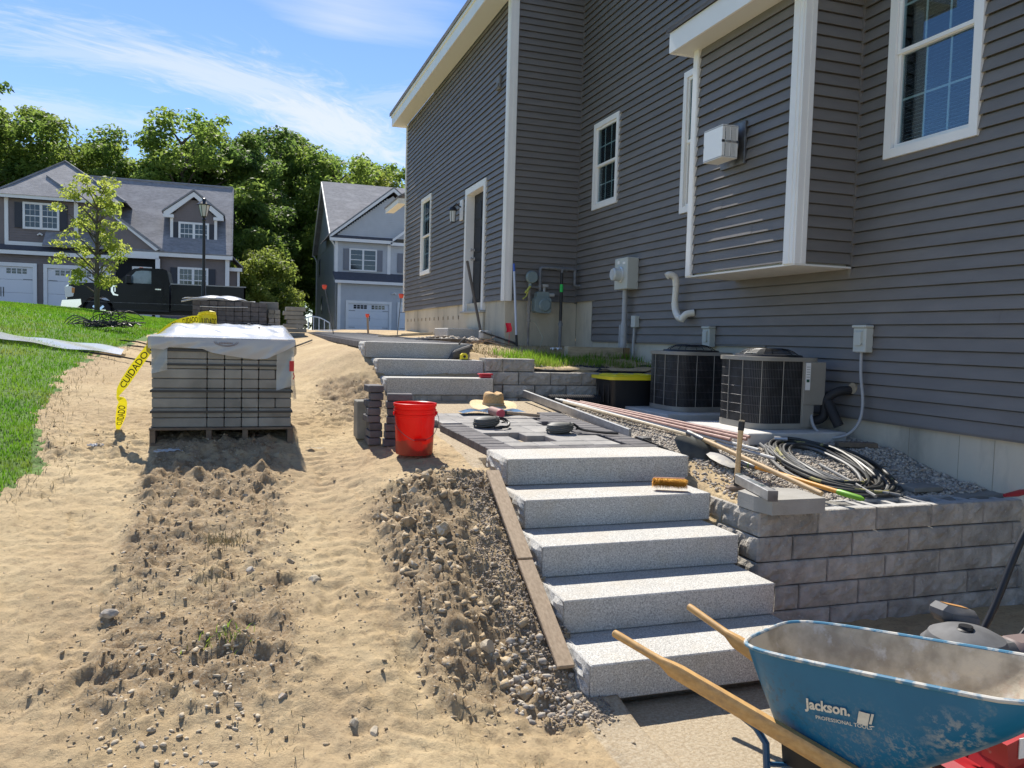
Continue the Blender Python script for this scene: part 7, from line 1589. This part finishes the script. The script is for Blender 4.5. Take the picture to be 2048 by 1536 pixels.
tprism([(.35, .98), (1.5, 1.0), (3.3, 1.0), (3.3, 1.02), (.35, 1.0)], -.016, 0, 'body_crease', m_tb); tprism([(.55, .72), (5.9, .72), (5.9, .735), (.55, .735)], -.018, 0, 'side_moulding', m_steel)
tprism([(1.55, .44), (1.60, .50), (3.3, .50), (3.35, .44)], -.08, .05, 'running_board', m_black)
tprism([(-.10, .42), (-.14, .55), (-.10, .74), (.48, .80), (.50, .62), (.32, .46)], -.02, TW+.02, 'bumper', m_chr)
tprism([(.02, .80), (.0, 1.22), (.06, 1.28), (.12, 1.28), (.12, .80)], .05, TW-.05, 'grille', m_chr)
tprism([(.0, .84), (-.03, 1.20), (.16, 1.24), (.30, 1.18), (.24, .88)], -.015, .30, 'headlight', mat('headlight', (0.62, 0.64, 0.62), rough=.1, coat=1)); tprism([(.20, 1.0), (.20, 1.2), (.30, 1.17), (.28, 1.0)], -.022, -.015, 'indicator', mat('amber', (0.6, 0.25, 0.05), rough=.3))
tprism([(1.43, 1.32), (1.62, 1.32), (1.62, 1.28), (1.50, 1.27), (1.50, 1.12), (1.55, 1.03), (1.66, 1.0), (1.66, .96), (1.50, .98), (1.43, 1.10)], -.03, -.01, 'fender_vent', m_chr); tprism([(1.545, 1.25), (1.575, 1.25), (1.575, 1.10), (1.545, 1.10)], -.028, -.012, 'fender_badge', m_chr)
mb = MB(); mb.box(T0.x+1.92, T0.x+2.10, T0.y-.30, T0.y-.08, T0.z+1.38, T0.z+1.70, .04); mb.tube([(T0.x+2.0, T0.y-.1, T0.z+1.42), (T0.x+2.0, T0.y+.1, T0.z+1.45)], .03, 6); mb.build('side_mirror', m_tb, trk)
for k, yy in enumerate((.35, TW/2, TW-.35)): 
    if k == 0: mb = MB(); mb.box(T0.x+2.30, T0.x+2.42, T0.y+yy, T0.y+yy+.12, T0.z+1.99, T0.z+2.03, .01); mb.build('roof_marker', mat('marker', (0.8, 0.16, 0.05), rough=.3), trk)
def twheel(cx, cy):
    c = (T0.x+cx, T0.y+cy, T0.z+.42); mb = MB(); mb.lathe([(.24, 0), (.36, .0), (.40, .02), (.42, .05), (.42, .20), (.40, .24), (.24, .25)], (c[0], c[1], c[2]), 32, axis=1); w_ = mb.build('wheel', m_rubber, trk, smooth=True)
    mb = MB(); mb.lathe([(.26, .0), (.24, .03), (.235, .08), (.0, .08)], c, 28, axis=1); mb.build('rim', m_steel, w_, smooth=True)
    mb = MB()
    for k in range(8):
        a = k*math.pi/4; p, q = Vector((c[0]+.05*math.cos(a), c[1]+.02, c[2]+.05*math.sin(a))), Vector((c[0]+.24*math.cos(a), c[1]+.035, c[2]+.24*math.sin(a))); mb.bar(p, q, .07, .03, up=(0, 1, 0))
    mb.lathe([(0, -.03), (.06, -.03), (.08, .02)], c, 16, axis=1); mb.build('spoke', m_chr, w_)
twheel(WX1, .02); twheel(WX2, .02); twheel(WX1, TW-.27); twheel(WX2, TW-.27)
mb = MB(); mb.box(T0.x+.4, T0.x+5.6, T0.y+.3, T0.y+TW-.3, T0.z+.35, T0.z+.6); mb.build('chassis', m_black, trk)

# ------------------------------------------------------------------ lamp post
lp = thing('lamp_post', 'black lamp post with a white glass lantern in front of the brown house', 'lamp post', (-.93, 22.35, 1.75)); LX, LY = -.93, 22.35
mb = MB(); mb.lathe([(.075, 1.7), (.075, 2.5), (.06, 2.55), (.05, 2.9), (.04, 3.0), (.036, 4.48), (.06, 4.50), (.03, 4.55), (.05, 4.60)], (LX, LY, 0), 14); mb.build('post', m_black, lp, smooth=True)
mb = MB(); mb.lathe([(.07, 4.60), (.135, 4.88), (.0, 4.89)], (LX, LY, 0), 6); mb.build('lantern_glass', mat('lantern_glass', (0.55, 0.56, 0.55), rough=.3), lp)
mb = MB(); mb.lathe([(.18, 4.885), (.175, 4.90), (.07, 4.99), (.05, 5.0), (.05, 5.05), (.03, 5.06), (.0, 5.09)], (LX, LY, 0), 6)
for k in range(6): a = k*math.pi/3; mb.cyl((LX+.072*math.cos(a), LY+.072*math.sin(a), 4.59), (LX+.138*math.cos(a), LY+.138*math.sin(a), 4.89), .008, 5)
mb.build('lantern_roof', m_black, lp)

# ------------------------------------------------------------------ trees
def leafmat(name, c1, c2, s=.35):
    return mat(name, c1, c2, scale=s, rough=.55, spec=.3, translucent=.6, detail=3, lo=.38, hi=.62, rnd=.12)
LM = [leafmat('leaf_dark', (0.085, 0.145, 0.032), (0.13, 0.19, 0.042)), leafmat('leaf_mid', (0.125, 0.19, 0.036), (0.18, 0.235, 0.045)), leafmat('leaf_yellow', (0.16, 0.205, 0.038), (0.21, 0.24, 0.046)), leafmat('leaf_young', (0.20, 0.25, 0.040), (0.28, 0.31, 0.06), 1.2)]
m_bark = mat('bark', (0.13, 0.11, 0.085), (0.075, 0.06, 0.045), scale=3, rough=.95, bump=.6, bscale=12, bdist=.03)
def tree_parts(h, r, seed, nleaf, leaf, crown0=.25, nclump=26, tall=1.0, spread=.34, clump=.20):
    """returns trunk mesh and crown mesh; leaves gather in clumps along the limbs, leaving gaps"""
    r_ = random.Random(seed); rn = np.random.RandomState(seed); mb = MB()
    lean = (r_.uniform(-.03, .03)*h, r_.uniform(-.03, .03)*h); tr = h*.017
    mb.tube([(0, 0, -.3), (lean[0]*.2, lean[1]*.2, h*.25), (lean[0]*.6, lean[1]*.6, h*.55), (lean[0], lean[1], h*.88)], [tr*1.25, tr, tr*.7, tr*.15], 8)
    cl = []
    for k in range(nclump):
        f = crown0+(1-crown0)*((k+.5)/nclump)**.85; a = k*2.399+r_.uniform(-.5, .5)
        env = math.sin(math.pi*min(1, max(0, (f-crown0*.6)/(1.06-crown0*.6))))**.55; rad = r*env*r_.uniform(.35, 1.0)
        z = h*f*.98; p = (lean[0]*f+rad*math.cos(a), lean[1]*f+rad*math.sin(a), z+r_.uniform(-.03, .05)*h)
        b0 = (lean[0]*f, lean[1]*f, max(h*.15, z-rad*.7)); mid = ((p[0]*.55+b0[0]*.45), (p[1]*.55+b0[1]*.45), p[2]*.5+b0[2]*.5+.1*rad)
        mb.tube([b0, mid, p], [tr*.42, tr*.22, tr*.05], 5, cap=False); cl.append((p, r*clump*r_.uniform(.7, 1.35)))
        for q in range(2):
            p2 = (p[0]+r_.uniform(-1, 1)*r*.22, p[1]+r_.uniform(-1, 1)*r*.22, p[2]+r_.uniform(-.5, .8)*r*.2); cl.append((p2, r*clump*r_.uniform(.5, .95)))
    tm = mb.mesh('trunk', m_bark, True)
    C_ = np.array([c[0] for c in cl]); R_ = np.array([c[1] for c in cl]); wgt = R_**2; wgt /= wgt.sum(); idx = rn.choice(len(cl), nleaf, p=wgt)
    d = rn.randn(nleaf, 3); d /= np.linalg.norm(d, axis=1)[:, None]; rad = rn.rand(nleaf)**.45; P = C_[idx]+d*(R_[idx]*rad)[:, None]*np.array([1.15, 1.15, .72])
    P[:, 2] = np.maximum(P[:, 2], h*.03)
    nrm_ = d*.6+rn.randn(nleaf, 3)*.55+np.array([0, 0, .5]); nrm_ /= np.linalg.norm(nrm_, axis=1)[:, None]
    t1 = np.cross(nrm_, rn.randn(nleaf, 3)); t1 /= np.linalg.norm(t1, axis=1)[:, None]; t2 = np.cross(nrm_, t1)
    s = leaf*(.6+.8*rn.rand(nleaf))[:, None]; v = np.stack([P-t1*s, P-t2*s*.55+nrm_*s*.12, P+t1*s, P+t2*s*.55+nrm_*s*.12], 1).reshape(-1, 3)
    me = bpy.data.meshes.new('crown'); me.vertices.add(len(v)); me.vertices.foreach_set('co', v.astype(np.float32).ravel()); f = np.arange(len(v)).astype(np.int32)
    me.loops.add(len(f)); me.loops.foreach_set('vertex_index', f); me.polygons.add(nleaf); me.polygons.foreach_set('loop_start', (np.arange(nleaf)*4).astype(np.int32)); me.update(calc_edges=True)
    return tm, me
def tree(parts, x, y, z, lab, lm, sc=1.0, rz=0, name='tree', cat='tree', group='trees behind the houses', sz=1.0):
    t = thing(name, lab, cat, (x, y, z), group, rz); t.scale = (sc, sc, sc*sz)
    o = bpy.data.objects.new('trunk', parts[0]); COL.objects.link(o); o.parent = t
    key = lm.name; me = parts[2].get(key)
    if me is None: me = parts[1].copy(); me.materials.append(lm); parts[2][key] = me
    o = bpy.data.objects.new('crown', me); COL.objects.link(o); o.parent = t; return t
TA = [(*tree_parts(14, 4.6, s, 17000, .15, cr, ncl, clump=cp_), {}) for s, cr, ncl, cp_ in ((1, .22, 32, .24), (2, .30, 30, .22), (3, .15, 34, .24), (4, .38, 26, .20))]
TREES = [(-17.5, 60, 0, 1.12, 0, 'tall dark tree at the far left behind the brown house', 1.0), (-13.4, 61, 1, 1.05, 1, 'tall leafy tree behind the hip roof of the brown house', 2.0), (-10.2, 59, 2, .92, 1, 'rounded tree just right of the hip roof peak', 3.0),
         (-11.8, 74, 3, 1.1, 2, 'distant pale yellow green tree between the two tall crowns', 4.2), (-7.3, 68, 1, .90, 2, 'yellow green tree behind the long ridge of the brown house', 5.1), (-3.4, 58, 0, 1.02, 1, 'broad tall tree rising above the dormer', .6), (-6.2, 60, 2, .86, 1, 'lower tree left of the broad tall one', 1.9),
         (-.9, 61, 1, .98, 0, 'tall tree above the right end of the brown house', 2.7), (-.6, 62, 3, 1.02, 0, 'dark open tree in the gap between the two houses', 3.8), (2.4, 74, 0, 1.25, 0, 'dark tree left of the pale house ridge', 4.4), (7.6, 70, 2, 1.12, 1, 'bright tree behind the ridge of the pale house', 5.5),
         (11.3, 74, 1, 1.10, 2, 'sunlit tree touching the eave of the near grey house', .3), (4.2, 79, 3, 1.3, 1, 'dark tree standing further back in the gap', 1.2), (-15.5, 72, 2, 1.05, 1, 'tree far behind at the left edge', 2.2), (0.6, 72, 2, 1.0, 1, 'tree further back right of the brown house', 3.3), (14.5, 80, 0, 1.2, 1, 'tree hidden mostly behind the near grey house', 5.9), (8.8, 84, 3, 1.2, 0, 'dark tree deep behind the pale house', .9), (-22, 66, 1, 1.1, 0, 'tree beyond the left border of the photograph', 1.4)]
for x, y, k, sc, lm, lab, rz in TREES: tree(TA[k], x, y, 1.6, lab, LM[lm], sc, rz, sz=.95)
TB = [(*tree_parts(5, 2.1, 21+s, 7000, .11, .04, 22, clump=.34), {}) for s in range(2)]
SHR = [(.0, 49, .8, 2, 'bright young bush right of the brown house'), (1.4, 50.5, .95, 2, 'yellow green bush left of the pale house'), (2.2, 53, .62, 1, 'green bush nearest the corner of the pale house'), (1.2, 60, 1.3, 1, 'dark undergrowth between the houses'), (.6, 55, 1.25, 1, 'undergrowth behind the bright bush'), (2.6, 70, 1.6, 1, 'dark undergrowth at the back left of the pale house'), (-1, 57, 1.3, 0, 'dark undergrowth behind the side of the brown house')]
for i, (x, y, sc, lm, lab) in enumerate(SHR): tree(TB[i % 2], x, y, 1.6, lab, LM[lm], sc, i*1.3, 'bush', 'bush', 'bushes between the houses')
# woodland mass far behind: one rank of plain crowns
rw = random.Random(4)
for i in range(16): tree(TA[i % 4], -34+i*4.2+rw.uniform(-1, 1), 96+rw.uniform(-6, 8), 1.6, 'one of the indistinct trees of the wood far behind the houses', LM[i % 2], 1.0+rw.uniform(-.08, .1), rw.uniform(0, 6), 'tree', 'tree', 'wood far behind')
# young street tree on the lawn
yt = tree_parts(3.35, .92, 33, 4200, .043, .20, 40, clump=.20)
t = tree((yt[0], yt[1], {}), -3.42, 22.4, 1.98, 'slender young tree with yellow green leaves on the lawn in front of the truck', LM[3], 1.0, .5, 'young_tree', 'tree', None)
